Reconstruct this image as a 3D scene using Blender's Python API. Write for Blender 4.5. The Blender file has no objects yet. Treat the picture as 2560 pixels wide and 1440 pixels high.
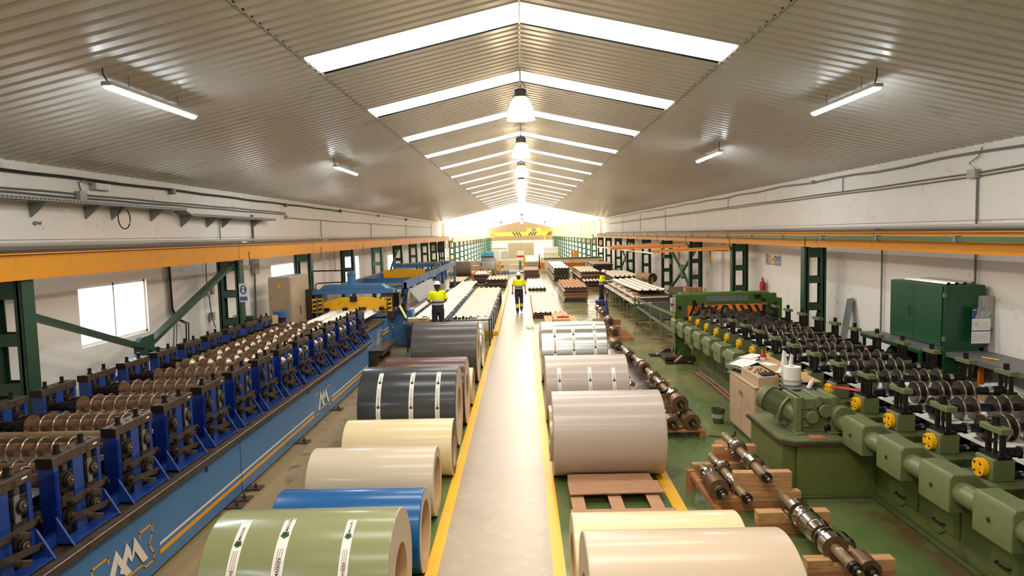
import bpy, bmesh, math, random
from mathutils import Vector, Matrix
random.seed(7)
S = bpy.context.scene
COL = S.collection
PI = math.pi

# ------------------------------------------------------------------ camera, world, exposure
cam_d = bpy.data.cameras.new('camera'); cam = bpy.data.objects.new('camera', cam_d); COL.objects.link(cam)
YAW, PITCH, ROLL = -.0162, .07879, -.02414
_f = Vector((math.sin(YAW)*math.cos(PITCH), math.cos(YAW)*math.cos(PITCH), -math.sin(PITCH)))
_r = Vector((math.cos(YAW), -math.sin(YAW), 0)); _u = _r.cross(_f)
_r2 = _r*math.cos(ROLL)+_u*math.sin(ROLL); _u2 = -_r*math.sin(ROLL)+_u*math.cos(ROLL)
M = Matrix((_r2, _u2, -_f)).transposed().to_4x4(); M.translation = Vector((0, 0, 3.5)); cam.matrix_world = M
cam_d.sensor_width = 36; cam_d.lens = 36*1707/2560; cam_d.clip_start = .05; cam_d.clip_end = 400
S.camera = cam
S.view_settings.view_transform = 'Standard'; S.view_settings.look = 'None'
S.view_settings.exposure = 0.25; S.view_settings.gamma = 1; S.view_settings.use_curve_mapping = False
W = bpy.data.worlds.new('sky'); S.world = W; W.use_nodes = True
W.node_tree.nodes['Background'].inputs[0].default_value = (.95, .97, 1, 1)
W.node_tree.nodes['Background'].inputs[1].default_value = 3.0
S.cycles.max_bounces = 7; S.cycles.diffuse_bounces = 4; S.cycles.glossy_bounces = 4; S.cycles.transmission_bounces = 4
S.cycles.transparent_max_bounces = 12; S.cycles.sample_clamp_indirect = 6.0; S.cycles.caustics_reflective = False; S.cycles.caustics_refractive = False
LAMP_W = 105.0      # watts of one ridge lamp
TUBE_L = 55.0      # radiance of the batten diffusers
SKY_L = 6.0         # radiance of the daylit roof strips
HALL2_L = 5.0

# ------------------------------------------------------------------ materials
def lin(h):
    h = h.lstrip('#'); v = [int(h[i:i+2], 16)/255 for i in (0, 2, 4)]
    return tuple([(c/12.92 if c <= .04045 else ((c+.055)/1.055)**2.4) for c in v]+[1])
MATS = {}
def mat(name, col, rough=.5, metal=0., var=.12, dirt=None, damt=.3, dscale=3., scale=6., bump=0., stretch=(1, 1, 1), coat=0., spec=.5, coords='Object'):
    if name in MATS: return MATS[name]
    m = bpy.data.materials.new(name); m.use_nodes = True; nt = m.node_tree; N = nt.nodes; L = nt.links
    b = N['Principled BSDF']; c = lin(col) if isinstance(col, str) else col
    b.inputs['Roughness'].default_value = rough; b.inputs['Metallic'].default_value = metal
    b.inputs['Coat Weight'].default_value = coat; b.inputs['Specular IOR Level'].default_value = spec; b.inputs['Coat Roughness'].default_value = .12
    tc = N.new('ShaderNodeTexCoord'); mp = N.new('ShaderNodeMapping'); mp.inputs['Scale'].default_value = stretch
    L.new(tc.outputs[coords], mp.inputs[0])
    n1 = N.new('ShaderNodeTexNoise'); n1.inputs['Scale'].default_value = scale; n1.inputs['Detail'].default_value = 5
    L.new(mp.outputs[0], n1.inputs['Vector'])
    mx = N.new('ShaderNodeMix'); mx.data_type = 'RGBA'
    mx.inputs[6].default_value = tuple([max(0, v*(1-var*1.6)) for v in c[:3]]+[1]); mx.inputs[7].default_value = tuple([min(1, v*(1+var*1.6)) for v in c[:3]]+[1])
    L.new(n1.outputs[0], mx.inputs[0]); out = mx.outputs[2]
    if dirt:
        n2 = N.new('ShaderNodeTexNoise'); n2.inputs['Scale'].default_value = dscale; n2.inputs['Detail'].default_value = 8; n2.inputs['Roughness'].default_value = .65
        L.new(mp.outputs[0], n2.inputs['Vector'])
        r = N.new('ShaderNodeMapRange'); r.inputs[1].default_value = .62-damt*.35; r.inputs[2].default_value = .78-damt*.2
        L.new(n2.outputs[0], r.inputs[0])
        m2 = N.new('ShaderNodeMix'); m2.data_type = 'RGBA'; L.new(r.outputs[0], m2.inputs[0]); L.new(out, m2.inputs[6]); m2.inputs[7].default_value = lin(dirt)
        out = m2.outputs[2]
    L.new(out, b.inputs['Base Color'])
    if bump:
        bp = N.new('ShaderNodeBump'); bp.inputs['Strength'].default_value = bump; bp.inputs['Distance'].default_value = .01
        L.new(n1.outputs[0], bp.inputs['Height']); L.new(bp.outputs[0], b.inputs['Normal'])
    MATS[name] = m; return m
def emis(name, col, s):
    m = bpy.data.materials.new(name); m.use_nodes = True; b = m.node_tree.nodes['Principled BSDF']
    b.inputs['Base Color'].default_value = (.8, .8, .8, 1); b.inputs['Emission Color'].default_value = col if not isinstance(col, str) else lin(col)
    b.inputs['Emission Strength'].default_value = s; MATS[name] = m; return m
def clear(name, col, alpha, rough=.1):
    m = bpy.data.materials.new(name); m.use_nodes = True; b = m.node_tree.nodes['Principled BSDF']
    b.inputs['Base Color'].default_value = lin(col); b.inputs['Roughness'].default_value = rough; b.inputs['Alpha'].default_value = alpha
    MATS[name] = m; return m

m_ceil = mat('painted_roof_sheet', '#cfc8bc', .30, .12, .04, scale=2, dirt='#a59c8c', damt=.06, dscale=1.2)
m_wall = mat('white_wall_paint', '#f3eee6', .7, 0, .03, '#c4b8a6', .02, 2.6, 1.5, bump=.1)
m_wall2 = mat('worn_upper_wall_paint', '#f0ebe2', .7, 0, .04, '#beb3a2', .05, 3.4, 1.2, bump=.15)
m_walk = mat('walkway_paint', '#a39480', .32, 0, .05, '#b59f86', .32, 5, 1.6)
m_line = mat('yellow_floor_paint', '#f0b400', .35, 0, .05, '#c28f1c', .12, 8)
m_beam = mat('yellow_beam_paint', '#dc9000', .55, 0, .05, '#b87a20', .08, 4)
m_craneyel = mat('crane_yellow_paint', '#c9a23c', .5, 0, .05)
m_beam_pale = mat('pale_yellow_beam_paint', '#f0d488', .5, 0, .05)
m_rail = mat('rail_steel', '#4b3d33', .5, .5, .1)
m_dkgreen = mat('dark_green_paint', '#24452f', .45, 0, .1, '#1a2f22', .2)
m_teal = mat('faded_green_paint', '#3e6a50', .5, 0, .1)
m_conduit = mat('grey_conduit', '#77736b', .5, 0, .1)
m_conduit_l = mat('pale_duct', '#b9b4a5', .45, 0, .08)
m_tray = mat('galvanised_tray', '#878a87', .45, .5, .1)
m_black = mat('black_rubber', '#141414', .55, 0, .1)
m_blue = mat('machine_blue_paint', '#406e9c', .4, 0, .06, '#3f6680', .18, 2.5, 3)
m_dblue = mat('deep_blue_paint', '#1c3a80', .32, 0, .1, '#142a55', .14, 6)
m_navy = mat('navy_frame_paint', '#1d3050', .45, 0, .1)
m_steelbr = mat('oily_brown_steel', '#5a4b3f', .42, .55, .2, '#2e2620', .3, 9)
m_oily = mat('oily_black_steel', '#2a2522', .38, .6, .25, '#100e0d', .3, 10)
m_roll = mat('worn_roller_steel', '#7d604a', .42, .55, .2, '#4a382c', .35, 10)
m_rollrim = mat('polished_roller_rim', '#948474', .3, .9, .1)
m_shaft = mat('roller_shaft_steel', '#8c785a', .5, .3, .12, '#66543e', .3, 9)
m_chrome = mat('polished_steel', '#b9b3ad', .12, 1, .05)
m_shaftdk = mat('dark_shaft_steel', '#2c3238', .3, .75, .2, '#191512', .2, 10)
m_flange = mat('dull_flange_steel', '#6f665f', .3, .85, .15, '#463b32', .25, 10)
m_mgreen = mat('machine_green_paint', '#626c38', .42, 0, .08, '#4a5530', .2, 4, 4)
m_mgreen2 = mat('sage_green_paint', '#68714a', .4, 0, .1, '#545c42', .2, 6)
m_mgreend = mat('worn_green_paint', '#4b5830', .5, 0, .15, '#3a3322', .3, 5)
m_pressgreen = mat('press_green_paint', '#4a6a2a', .4, 0, .1, '#3a4a20', .2, 4)
m_yel = mat('warning_yellow_paint', '#f3b40a', .4, 0, .05, '#5a4310', .2, 14)
m_yelm = mat('machine_yellow_paint', '#ecac00', .4, 0, .05, '#9a6a10', .2, 5)
m_orange = mat('orange_paint', '#ee7d12', .45, 0, .08)
m_orangebeam = mat('dark_orange_paint', '#d9860f', .5, 0, .08)
m_wood = mat('sawn_wood', '#bd9060', .75, 0, .22, '#8b5c34', .3, 3, 5, .2, stretch=(1, 9, 9))
m_woodpale = mat('pale_sawn_wood', '#d9ae7c', .75, 0, .15, '#b98a5c', .2, 3, 6, .2)
m_wooddk = mat('reddish_wood', '#a87048', .75, 0, .22, '#7c4a2a', .3, 4, 5, .2, stretch=(1, 9, 9))
m_paper = mat('white_paper', '#efeae2', .7, 0, .02)
m_white = mat('white_plastic', '#ecebe6', .4, 0, .03)
m_beige = mat('beige_cabinet_paint', '#b9a184', .45, 0, .06, '#927a60', .25, 3)
m_grey = mat('light_grey_paint', '#aaa89f', .45, 0, .05)
m_greydk = mat('mid_grey_paint', '#6b6e6c', .45, .1, .08)
m_cardb = mat('cardboard', '#b99a72', .8, 0, .08)
m_red = mat('red_paint', '#b3202a', .35, 0, .05)
m_redp = mat('red_plastic', '#c8252e', .4, 0, .05)
m_galv = mat('galvanised_sheet', '#c9c5bd', .3, .6, .08)
m_sheetw = mat('white_roof_sheet_paint', '#f3efe8', .55, 0, .03)
m_sheettile = mat('cream_tile_sheet_paint', '#efe4d2', .5, 0, .06)
m_sheetterra = mat('mottled_tile_sheet_paint', '#dcb896', .4, .05, .1, '#b67b58', .3, 4)
m_sheetbr = mat('brown_sheet_edge', '#6d5546', .5, .1, .15)
m_sheettan = mat('tan_sheet_edge', '#a5754f', .5, .1, .12)
m_sheetdk = mat('dark_sheet_edge', '#4b4038', .5, .2, .2)
m_skin = mat('skin', '#b87f60', .5, 0, .05)
m_hivis = mat('hi_vis_yellow_cloth', '#e6f000', .8, 0, .05)
m_navycloth = mat('navy_cloth', '#23202c', .85, 0, .1)
m_reflect = mat('reflective_tape', '#b9b7b0', .4, .3, .03)
m_helmet = mat('white_helmet_shell', '#f0ece4', .25, 0, .02)
m_hair = mat('dark_hair', '#2a1d16', .7, 0, .1)
m_glove = mat('grey_glove', '#5d5f66', .8, 0, .1)
m_boot = mat('black_boot_leather', '#1c1a1c', .5, 0, .1)
m_clad = mat('brown_corrugated_cladding', '#97815c', .6, 0, .1, stretch=(1, 1, 1))
m_redclad = mat('dark_red_cladding', '#9c6a58', .6, 0, .15)
m_fin = mat('rust_orange_paint', '#b98058', .6, 0, .1)
m_cream = mat('cream_machine_paint', '#efe3c0', .45, 0, .04)
m_door = mat('olive_door_paint', '#9b9372', .6, 0, .05)
m_tarp = mat('light_blue_tarp', '#58bfe0', .5, 0, .08)
m_glass = clear('clear_guard_plastic', '#8c9cc8', .11, .12)
m_glass2 = clear('clear_acrylic_guard', '#cfd4cf', .12, .08)
m_bell = None
def tinted(m, col):
    nt = m.node_tree; t = nt.nodes.new('ShaderNodeBsdfTransparent'); t.inputs[0].default_value = col
    nt.links.new(t.outputs[0], nt.nodes['Material Output'].inputs['Surface'])
tinted(m_glass, (.72, .77, .90, 1)); tinted(m_glass2, (.84, .86, .85, 1))
m_ink = mat('black_ink', '#1c1c1c', .6, 0, 0)
m_grnink = mat('green_ink', '#2e5c2c', .6, 0, 0)
m_inkgrey = mat('grey_ink', '#8d8a8c', .6, 0, 0)
m_whitedecal = mat('white_decal', '#d9cfc0', .4, 0, .02)
m_orangedecal = mat('orange_decal', '#e09408', .4, 0, .03)
m_bluesign = mat('blue_sign', '#27408f', .4, 0, .02)
m_wire = mat('orange_webbing', '#c9701c', .8, 0, .1)
m_bronzed = mat('dark_grey_lamp_cast', '#5b554c', .45, .5, .1)
m_plastic_tarp = mat('dark_plastic_wrap', '#4a4038', .35, 0, .2, bump=.4)

# ------------------------------------------------------------------ mesh helpers
class MB:
    def __init__(s): s.v = []; s.f = []; s.m = []; s.ms = []
    def mi(s, m):
        if m not in s.ms: s.ms.append(m)
        return s.ms.index(m)
    def add(s, vs, fs, m):
        o = len(s.v); k = s.mi(m); s.v += [Vector(v) for v in vs]
        for f in fs: s.f.append([i+o for i in f]); s.m.append(k)
        return s
    def box(s, x0, x1, y0, y1, z0, z1, m):
        return s.add([(x, y, z) for z in (z0, z1) for y in (y0, y1) for x in (x0, x1)],
            [(0, 2, 3, 1), (4, 5, 7, 6), (0, 1, 5, 4), (2, 6, 7, 3), (0, 4, 6, 2), (1, 3, 7, 5)], m)
    def bar(s, a, b, w, h, m, up=(0, 0, 1)):
        a = Vector(a); b = Vector(b); d = (b-a).normalized(); u = Vector(up)
        if abs(d.dot(u)) > .98: u = Vector((0, 1, 0))
        r = d.cross(u).normalized(); u = r.cross(d)
        vs = [p+r*(sx*w/2)+u*(sz*h/2) for p in (a, b) for sz in (-1, 1) for sx in (-1, 1)]
        return s.add(vs, [(0, 2, 3, 1), (4, 5, 7, 6), (0, 1, 5, 4), (2, 6, 7, 3), (0, 4, 6, 2), (1, 3, 7, 5)], m)
    def lathe(s, a, d, prof, m, n=24, caps=True, mats=None):
        a = Vector(a); d = Vector(d).normalized(); u = Vector((0, 0, 1)) if abs(d.z) < .9 else Vector((0, 1, 0))
        r = d.cross(u).normalized(); u = r.cross(d)
        o = len(s.v)
        for t, rad in prof:
            for k in range(n):
                an = 2*PI*k/n; s.v.append(a+d*t+(r*math.cos(an)+u*math.sin(an))*rad)
        for i in range(len(prof)-1):
            k2 = s.mi(mats[i] if mats else m)
            for k in range(n):
                q = (k+1) % n; s.f.append([o+i*n+k, o+i*n+q, o+(i+1)*n+q, o+(i+1)*n+k]); s.m.append(k2)
        if caps:
            k2 = s.mi(mats[0] if mats else m); s.f.append([o+k for k in range(n)][::-1]); s.m.append(k2)
            k2 = s.mi(mats[-1] if mats else m); s.f.append([o+(len(prof)-1)*n+k for k in range(n)]); s.m.append(k2)
        return s
    def cyl(s, a, b, r, m, n=20, r1=None):
        a = Vector(a); b = Vector(b); return s.lathe(a, b-a, [(0, r), ((b-a).length, r if r1 is None else r1)], m, n)
    def tube(s, pts, r, m, n=8, rs=None):
        pts = [Vector(p) for p in pts]; o = len(s.v); k2 = s.mi(m)
        for i, p in enumerate(pts):
            d = (pts[min(i+1, len(pts)-1)]-pts[max(i-1, 0)]).normalized()
            u = Vector((0, 0, 1)) if abs(d.z) < .95 else Vector((0, 1, 0)); rr = d.cross(u).normalized(); u = rr.cross(d)
            rad = rs[i] if rs else r
            for k in range(n):
                an = 2*PI*k/n; s.v.append(p+(rr*math.cos(an)+u*math.sin(an))*rad)
        for i in range(len(pts)-1):
            for k in range(n):
                q = (k+1) % n; s.f.append([o+i*n+k, o+i*n+q, o+(i+1)*n+q, o+(i+1)*n+k]); s.m.append(k2)
        s.f.append([o+k for k in range(n)][::-1]); s.m.append(k2); s.f.append([o+(len(pts)-1)*n+k for k in range(n)]); s.m.append(k2)
        return s
    def prism(s, poly, ext, m):
        n = len(poly); P = [Vector(p) for p in poly]; e = Vector(ext)
        return s.add(P+[p+e for p in P], [tuple(range(n))[::-1], tuple(range(n, 2*n))]+[(i, (i+1) % n, n+(i+1) % n, n+i) for i in range(n)], m)
    def torso(s, rings, m, n=16, mats=None):
        o = len(s.v)
        for z, cx, cy, rx, ry in rings:
            for k in range(n):
                an = 2*PI*k/n; s.v.append(Vector((cx+rx*math.cos(an), cy+ry*math.sin(an), z)))
        for i in range(len(rings)-1):
            k2 = s.mi(mats[i] if mats else m)
            for k in range(n):
                q = (k+1) % n; s.f.append([o+i*n+k, o+i*n+q, o+(i+1)*n+q, o+(i+1)*n+k]); s.m.append(k2)
        s.f.append([o+k for k in range(n)][::-1]); s.m.append(s.mi(mats[0] if mats else m)); s.f.append([o+(len(rings)-1)*n+k for k in range(n)]); s.m.append(s.mi(mats[-1] if mats else m))
        return s
    def build(s, name, parent=None, bevel=0, ang=35, label=None, cat=None, group=None, kind=None, flat=False, solid=0):
        me = bpy.data.meshes.new(name)
        if parent is not None:
            off = Vector((0, 0, 0)); p = parent
            while p is not None: off += p.location; p = p.parent
        else:
            xs = [v.x for v in s.v]; ys = [v.y for v in s.v]; zs = [v.z for v in s.v]
            off = Vector(((min(xs)+max(xs))/2, (min(ys)+max(ys))/2, min(zs)))
        me.from_pydata([tuple(v-off) for v in s.v], [], s.f)
        for m in s.ms: me.materials.append(m)
        me.polygons.foreach_set('material_index', s.m)
        if not flat:
            me.polygons.foreach_set('use_smooth', [True]*len(me.polygons)); me.set_sharp_from_angle(angle=math.radians(ang))
        me.update()
        o = bpy.data.objects.new(name, me); COL.objects.link(o)
        if parent is not None: o.parent = parent
        else: o.location = off
        if bevel:
            b = o.modifiers.new('bevel', 'BEVEL'); b.width = bevel; b.segments = 2; b.limit_method = 'ANGLE'; b.angle_limit = .6
        if solid:
            b = o.modifiers.new('thickness', 'SOLIDIFY'); b.thickness = solid
        tag(o, label, cat, group, kind); return o
def tag(o, label=None, cat=None, group=None, kind=None):
    if label: o['label'] = label
    if cat: o['category'] = cat
    if group: o['group'] = group
    if kind: o['kind'] = kind
    return o
def empty(name, loc, label=None, cat=None, group=None, kind=None, parent=None):
    o = bpy.data.objects.new(name, None); COL.objects.link(o); o.location = loc; o.empty_display_size = .2
    if parent is not None: o.parent = parent
    return tag(o, label, cat, group, kind)
def kids(o): return [c for c in bpy.data.objects if c.parent == o]
def copy_tree(o, parent=None, loc=None, ch=None):
    if ch is None:
        ch = {}
        for c in bpy.data.objects:
            if c.parent is not None: ch.setdefault(c.parent.name, []).append(c)
    c = o.copy(); COL.objects.link(c)
    if parent is not None: c.parent = parent
    if loc is not None: c.location = loc
    for k in ch.get(o.name, []): copy_tree(k, c, None, ch)
    return c
ORD = ['nearest', 'second', 'third', 'fourth', 'fifth', 'sixth', 'seventh', 'eighth', 'ninth', 'tenth', 'eleventh', 'twelfth', 'thirteenth', 'fourteenth', 'fifteenth', 'sixteenth', 'seventeenth', 'eighteenth', 'nineteenth', 'twentieth', 'twenty-first', 'twenty-second', 'twenty-third', 'twenty-fourth']
def text_polys(txt, size=1.0, bold=0):
    cu = bpy.data.curves.new('t', 'FONT'); cu.body = txt; cu.size = size; cu.resolution_u = 2; cu.offset = bold
    ob = bpy.data.objects.new('t', cu); COL.objects.link(ob)
    dg = bpy.context.evaluated_depsgraph_get(); me = bpy.data.meshes.new_from_object(ob.evaluated_get(dg))
    vs = [v.co.copy() for v in me.vertices]; fs = [tuple(p.vertices) for p in me.polygons]
    bpy.data.objects.remove(ob); bpy.data.meshes.remove(me); bpy.data.curves.remove(cu)
    return vs, fs
def put_text(mb, txt, size, fn, m, bold=0):
    vs, fs = text_polys(txt, size, bold); mb.add([fn(v.x, v.y) for v in vs], fs, m)

# ------------------------------------------------------------------ the setting
RX, RZ, SL = .034, 6.612, .2218           # ridge line and roof slope
YE = 66.5                                 # where the lower hall ends and the bright hall begins
def roofz(x): return RZ-SL*abs(x-RX)
# floor with zones of paint, dirt and painted-in warm reflection
def floor_mat():
    m = bpy.data.materials.new('epoxy_floor'); m.use_nodes = True; nt = m.node_tree; N = nt.nodes; L = nt.links; b = N['Principled BSDF']
    tc = N.new('ShaderNodeTexCoord'); sep = N.new('ShaderNodeSeparateXYZ'); geo = N.new('ShaderNodeNewGeometry'); L.new(geo.outputs['Position'], sep.inputs[0])
    def noise(sc, det=6, st=(1, 1, 1), ro=.6):
        mp = N.new('ShaderNodeMapping'); mp.inputs['Scale'].default_value = st; L.new(geo.outputs['Position'], mp.inputs[0])
        n = N.new('ShaderNodeTexNoise'); n.inputs['Scale'].default_value = sc; n.inputs['Detail'].default_value = det; n.inputs['Roughness'].default_value = ro; L.new(mp.outputs[0], n.inputs[0]); return n.outputs[0]
    def rng(v, a, b_, c=0, d=1):
        r = N.new('ShaderNodeMapRange'); r.inputs[1].default_value = a; r.inputs[2].default_value = b_; r.inputs[3].default_value = c; r.inputs[4].default_value = d; L.new(v, r.inputs[0]); return r.outputs[0]
    def mix(f, a, c):
        x = N.new('ShaderNodeMix'); x.data_type = 'RGBA'; L.new(f, x.inputs[0])
        for i, q in ((6, a), (7, c)):
            if isinstance(q, str): x.inputs[i].default_value = lin(q)
            else: L.new(q, x.inputs[i])
        return x.outputs[2]
    def mul(a, c):
        x = N.new('ShaderNodeMath'); x.operation = 'MULTIPLY'; L.new(a, x.inputs[0])
        L.new(c, x.inputs[1]); return x.outputs[0]
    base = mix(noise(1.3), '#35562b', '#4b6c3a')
    worn = mix(mul(rng(noise(.55, 7), .28, .56), rng(sep.outputs[1], 11, 26, .25, .95)), base, '#a3946a')  # patchy wear; its ramp along Y paints in the mid hall's warm reflections
    scr = mix(rng(noise(6, 8, (1, .25, 1), .8), .60, .74, 0, .55), worn, '#a3a079')
    # bare trampled strip beside the blue line
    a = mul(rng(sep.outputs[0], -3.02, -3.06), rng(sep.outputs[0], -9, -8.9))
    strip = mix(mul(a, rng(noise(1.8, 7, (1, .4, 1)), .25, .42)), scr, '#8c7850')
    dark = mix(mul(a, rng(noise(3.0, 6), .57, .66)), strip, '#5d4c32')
    # oily rim along the green line
    a2 = mul(rng(sep.outputs[0], 4.0, 4.25), rng(noise(2.2, 6), .4, .55))
    oil = mix(a2, dark, '#5a4a2f')
    L.new(oil, b.inputs['Base Color'])
    L.new(rng(noise(2.5, 6), .3, .7, .12, .30), b.inputs['Roughness'])
    return m
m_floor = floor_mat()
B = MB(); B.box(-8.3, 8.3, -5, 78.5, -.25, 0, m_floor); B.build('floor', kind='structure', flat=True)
B = MB(); B.box(-8.3, 8.3, 78.5, 166, -2.6, -2.35, m_walk); B.box(-8.3, 8.3, 78.4, 78.5, -2.6, -.25, m_walk); B.build('floor', kind='structure', flat=True)
B = MB(); B.box(-.955, .247, -4.9, 63, 0, .004, m_walk)
B.build('trim_1', kind='structure', flat=True)
B = MB(); B.box(-1.087, -.955, -4.9, 23.3, 0, .006, m_line); B.build('trim_2', kind='structure', flat=True)
B = MB(); B.box(.247, .379, -4.9, 63, 0, .006, m_line); B.build('trim_3', kind='structure', flat=True)
B = MB(); B.prism([(2.02, 9.95, 0), (1.84, 9.95, 0), (1.83, 7.2, 0), (1.98, 7.2, 0)], (0, 0, .006), m_line); B.build('trim_4', kind='structure', flat=True)
# raised yellow kerb rail beyond the first coils on the left
B = MB(); B.box(-1.08, -.9, 23.7, 46, 0, .13, m_line); B.box(-1.75, -.9, 23.6, 23.85, 0, .14, m_line)
B.build('floor_kerb', label='raised yellow floor kerb running along the left side of the walkway beside the tables', cat='kerb', bevel=.01)

# ---- corrugated ceiling with translucent strips
SK = [9.55+3.888*k for k in range(15) if 9.55+3.888*k+.885 < YE]
SKB = [9.55-3.888*k for k in (1, 2, 3)]
XW = 2.965
def corr(y0, y1, x0, x1, mb, pitch=.243, m=m_ceil, dep=.038):
    # profile runs along Y, sheet follows the roof slope between x0 and x1
    pts = []; y = y0
    while y < y1-1e-6:
        for dy, dz in ((0, 0), (.60*pitch, 0), (.72*pitch, dep), (.88*pitch, dep), (pitch, 0)):
            if y+dy <= y1+1e-6 and (not pts or y+dy > pts[-1][0]+1e-5): pts.append((y+dy, dz))
        y += pitch
    vs = []; fs = []
    for (yy, dz) in pts:
        vs.append((x0, yy, roofz(x0)+dz)); vs.append((x1, yy, roofz(x1)+dz))
    for i in range(len(pts)-1): fs.append((2*i, 2*i+2, 2*i+3, 2*i+1))
    mb.add(vs, fs, m)
B = MB()
for s in (-1, 1):
    corr(-5, YE, RX+s*XW, s*8.25, B)
    seg = [-5]+sum([[y, y+.885] for y in sorted(SKB+SK)], [])+[YE]
    for i in range(0, len(seg), 2):
        corr(seg[i], seg[i+1], RX, RX+s*XW, B)
B.build('ceiling', kind='structure', ang=20)
# ridge capping and lap seams
B = MB(); B.bar((RX, -5, RZ+.005), (RX, YE, RZ+.005), .03, .01, m_ceil)
for s in (-1, 1):
    x = RX+s*(XW+.03); B.bar((x, -5, roofz(x)-.004), (x, YE, roofz(x)-.004), .012, .004, m_conduit)
B.build('ceiling', kind='structure')
m_sky = emis('daylit_roof_strip', (1, .965, .90, 1), SKY_L)
for i, y in enumerate(sorted(SKB+SK)):
    B = MB()
    for s in (-1, 1):
        B.add([(RX, y-.01, RZ+.03), (RX, y+.895, RZ+.03), (RX+s*(XW+.03), y+.895, roofz(RX+s*XW)+.03), (RX+s*(XW+.03), y-.01, roofz(RX+s*XW)+.03)], [(0, 1, 2, 3)], m_sky)
    B.build('window_%d' % (i+10), kind='structure', flat=True)
# outer skin above the ceiling so no sky leaks in
B = MB()
for s in (-1, 1): B.add([(RX, -5, RZ+.25), (RX, YE+.1, RZ+.25), (s*8.4, YE+.1, roofz(8.4)+.25), (s*8.4, -5, roofz(8.4)+.25)], [(0, 1, 2, 3)], m_greydk)
B.build('ceiling', kind='structure', flat=True)

# ---- side walls
def wall_with_holes(side, x0, x1, y0, y1, z0, z1, holes, m, name):
    B = MB(); ys = sorted(set([y0, y1]+[h[0] for h in holes]+[h[1] for h in holes]))
    for a, b in zip(ys[:-1], ys[1:]):
        hs = [h for h in holes if h[0] <= a+1e-6 and h[1] >= b-1e-6]
        if hs:
            h = hs[0]; B.box(x0, x1, a, b, z0, h[2], m); B.box(x0, x1, a, b, h[3], z1, m)
        else: B.box(x0, x1, a, b, z0, z1, m)
    return B.build(name, kind='structure', flat=True)
WL = [(12.12, 14.36, 1.62, 2.74), (21.6, 23.9, .9, 2.72), (30.7, 33.3, 1.2, 2.66), (40.5, 43.1, 1.3, 2.45)]
wall_with_holes(-1, -8.25, -8, -5, YE, 0, 3.6, WL, m_wall, 'wall_left')
wall_with_holes(-1, -8.25, -7.97, -5, YE, 3.6, 4.9, [], m_wall2, 'wall_left')
wall_with_holes(1, 8, 8.25, -5, YE, 0, 3.55, [], m_wall, 'wall_right')
wall_with_holes(1, 7.97, 8.25, -5, YE, 3.55, 4.9, [], m_wall2, 'wall_right')
B = MB(); B.box(-8.3, 8.3, -5.2, -5, 0, 7, m_wall); B.build('wall_back', kind='structure', flat=True)
# shallow pilasters seen on the side walls
B = MB()
for y in (19.2, 27.3, 36.5): B.box(7.86, 8.0, y-.16, y+.16, 0, 3.5, m_wall)
B.build('trim_5', kind='structure', flat=True)
B = MB()
for y in (19.3, 27.3, 36.8): B.box(-8.0, -7.86, y-.16, y+.16, 0, 3.5, m_wall)
B.build('trim_6', kind='structure', flat=True)
m_win = emis('daylit_window', (.93, .97, 1, 1), 5.5)
for i, (a, b, z0, z1) in enumerate(WL):
    fr = MB(); t = .05
    fr.box(-8.12, -8.04, a, b, z0, z0+t, m_white); fr.box(-8.12, -8.04, a, b, z1-t, z1, m_white)
    for y in ([a, b-t, (a+b)/2-t/2] if i != 1 else [a, b-t]): fr.box(-8.12, -8.04, y, y+t, z0, z1, m_white)
    P = MB(); P.add([(-8.1, a, z0), (-8.1, b, z0), (-8.1, b, z1), (-8.1, a, z1)], [(0, 1, 2, 3)], m_win)
    w = P.build('window_%d' % (i+1), kind='structure', flat=True); fr.build('window_frame', w)

# ---- the bright hall beyond
m_roof2 = emis('translucent_roof_sheet', (1, .96, .84, 1), HALL2_L*.42)
m_clere = emis('daylit_clerestory', (1, .99, .95, 1), HALL2_L)
B = MB()
for s in (-1, 1):
    for k in range(25):
        y = YE+.2+k*3.94
        B.add([(RX, y, RZ), (RX, y+3.94, RZ), (s*8.25, y+3.94, roofz(8.2)), (s*8.25, y, roofz(8.2))], [(0, 1, 2, 3)], m_roof2 if k % 1 == 0 else m_ceil)
B.build('ceiling', kind='structure', flat=True)
for s, nm in ((-1, 'wall_left'), (1, 'wall_right')):
    B = MB(); B.box(min(s*8, s*8.25), max(s*8, s*8.25), YE, 165.2, -2.6, 3.25, m_wall)
    B.build(nm, kind='structure', flat=True)
    P = MB(); P.add([(s*8.1, YE, 3.25), (s*8.1, 165.2, 3.25), (s*8.1, 165.2, 4.9), (s*8.1, YE, 4.9)], [(0, 1, 2, 3)], m_clere)
    P.build('window_%d' % (7 if s < 0 else 8), kind='structure', flat=True)
    R = MB()
    for k in range(16):
        y = YE+1.2+k*5.85; R.box(min(s*7.98, s*8), max(s*7.98, s*8), y, y+4.2, 2.15, 2.95, m_redclad)
    R.build('trim_%d' % (7 if s < 0 else 8), kind='structure', flat=True)
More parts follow.
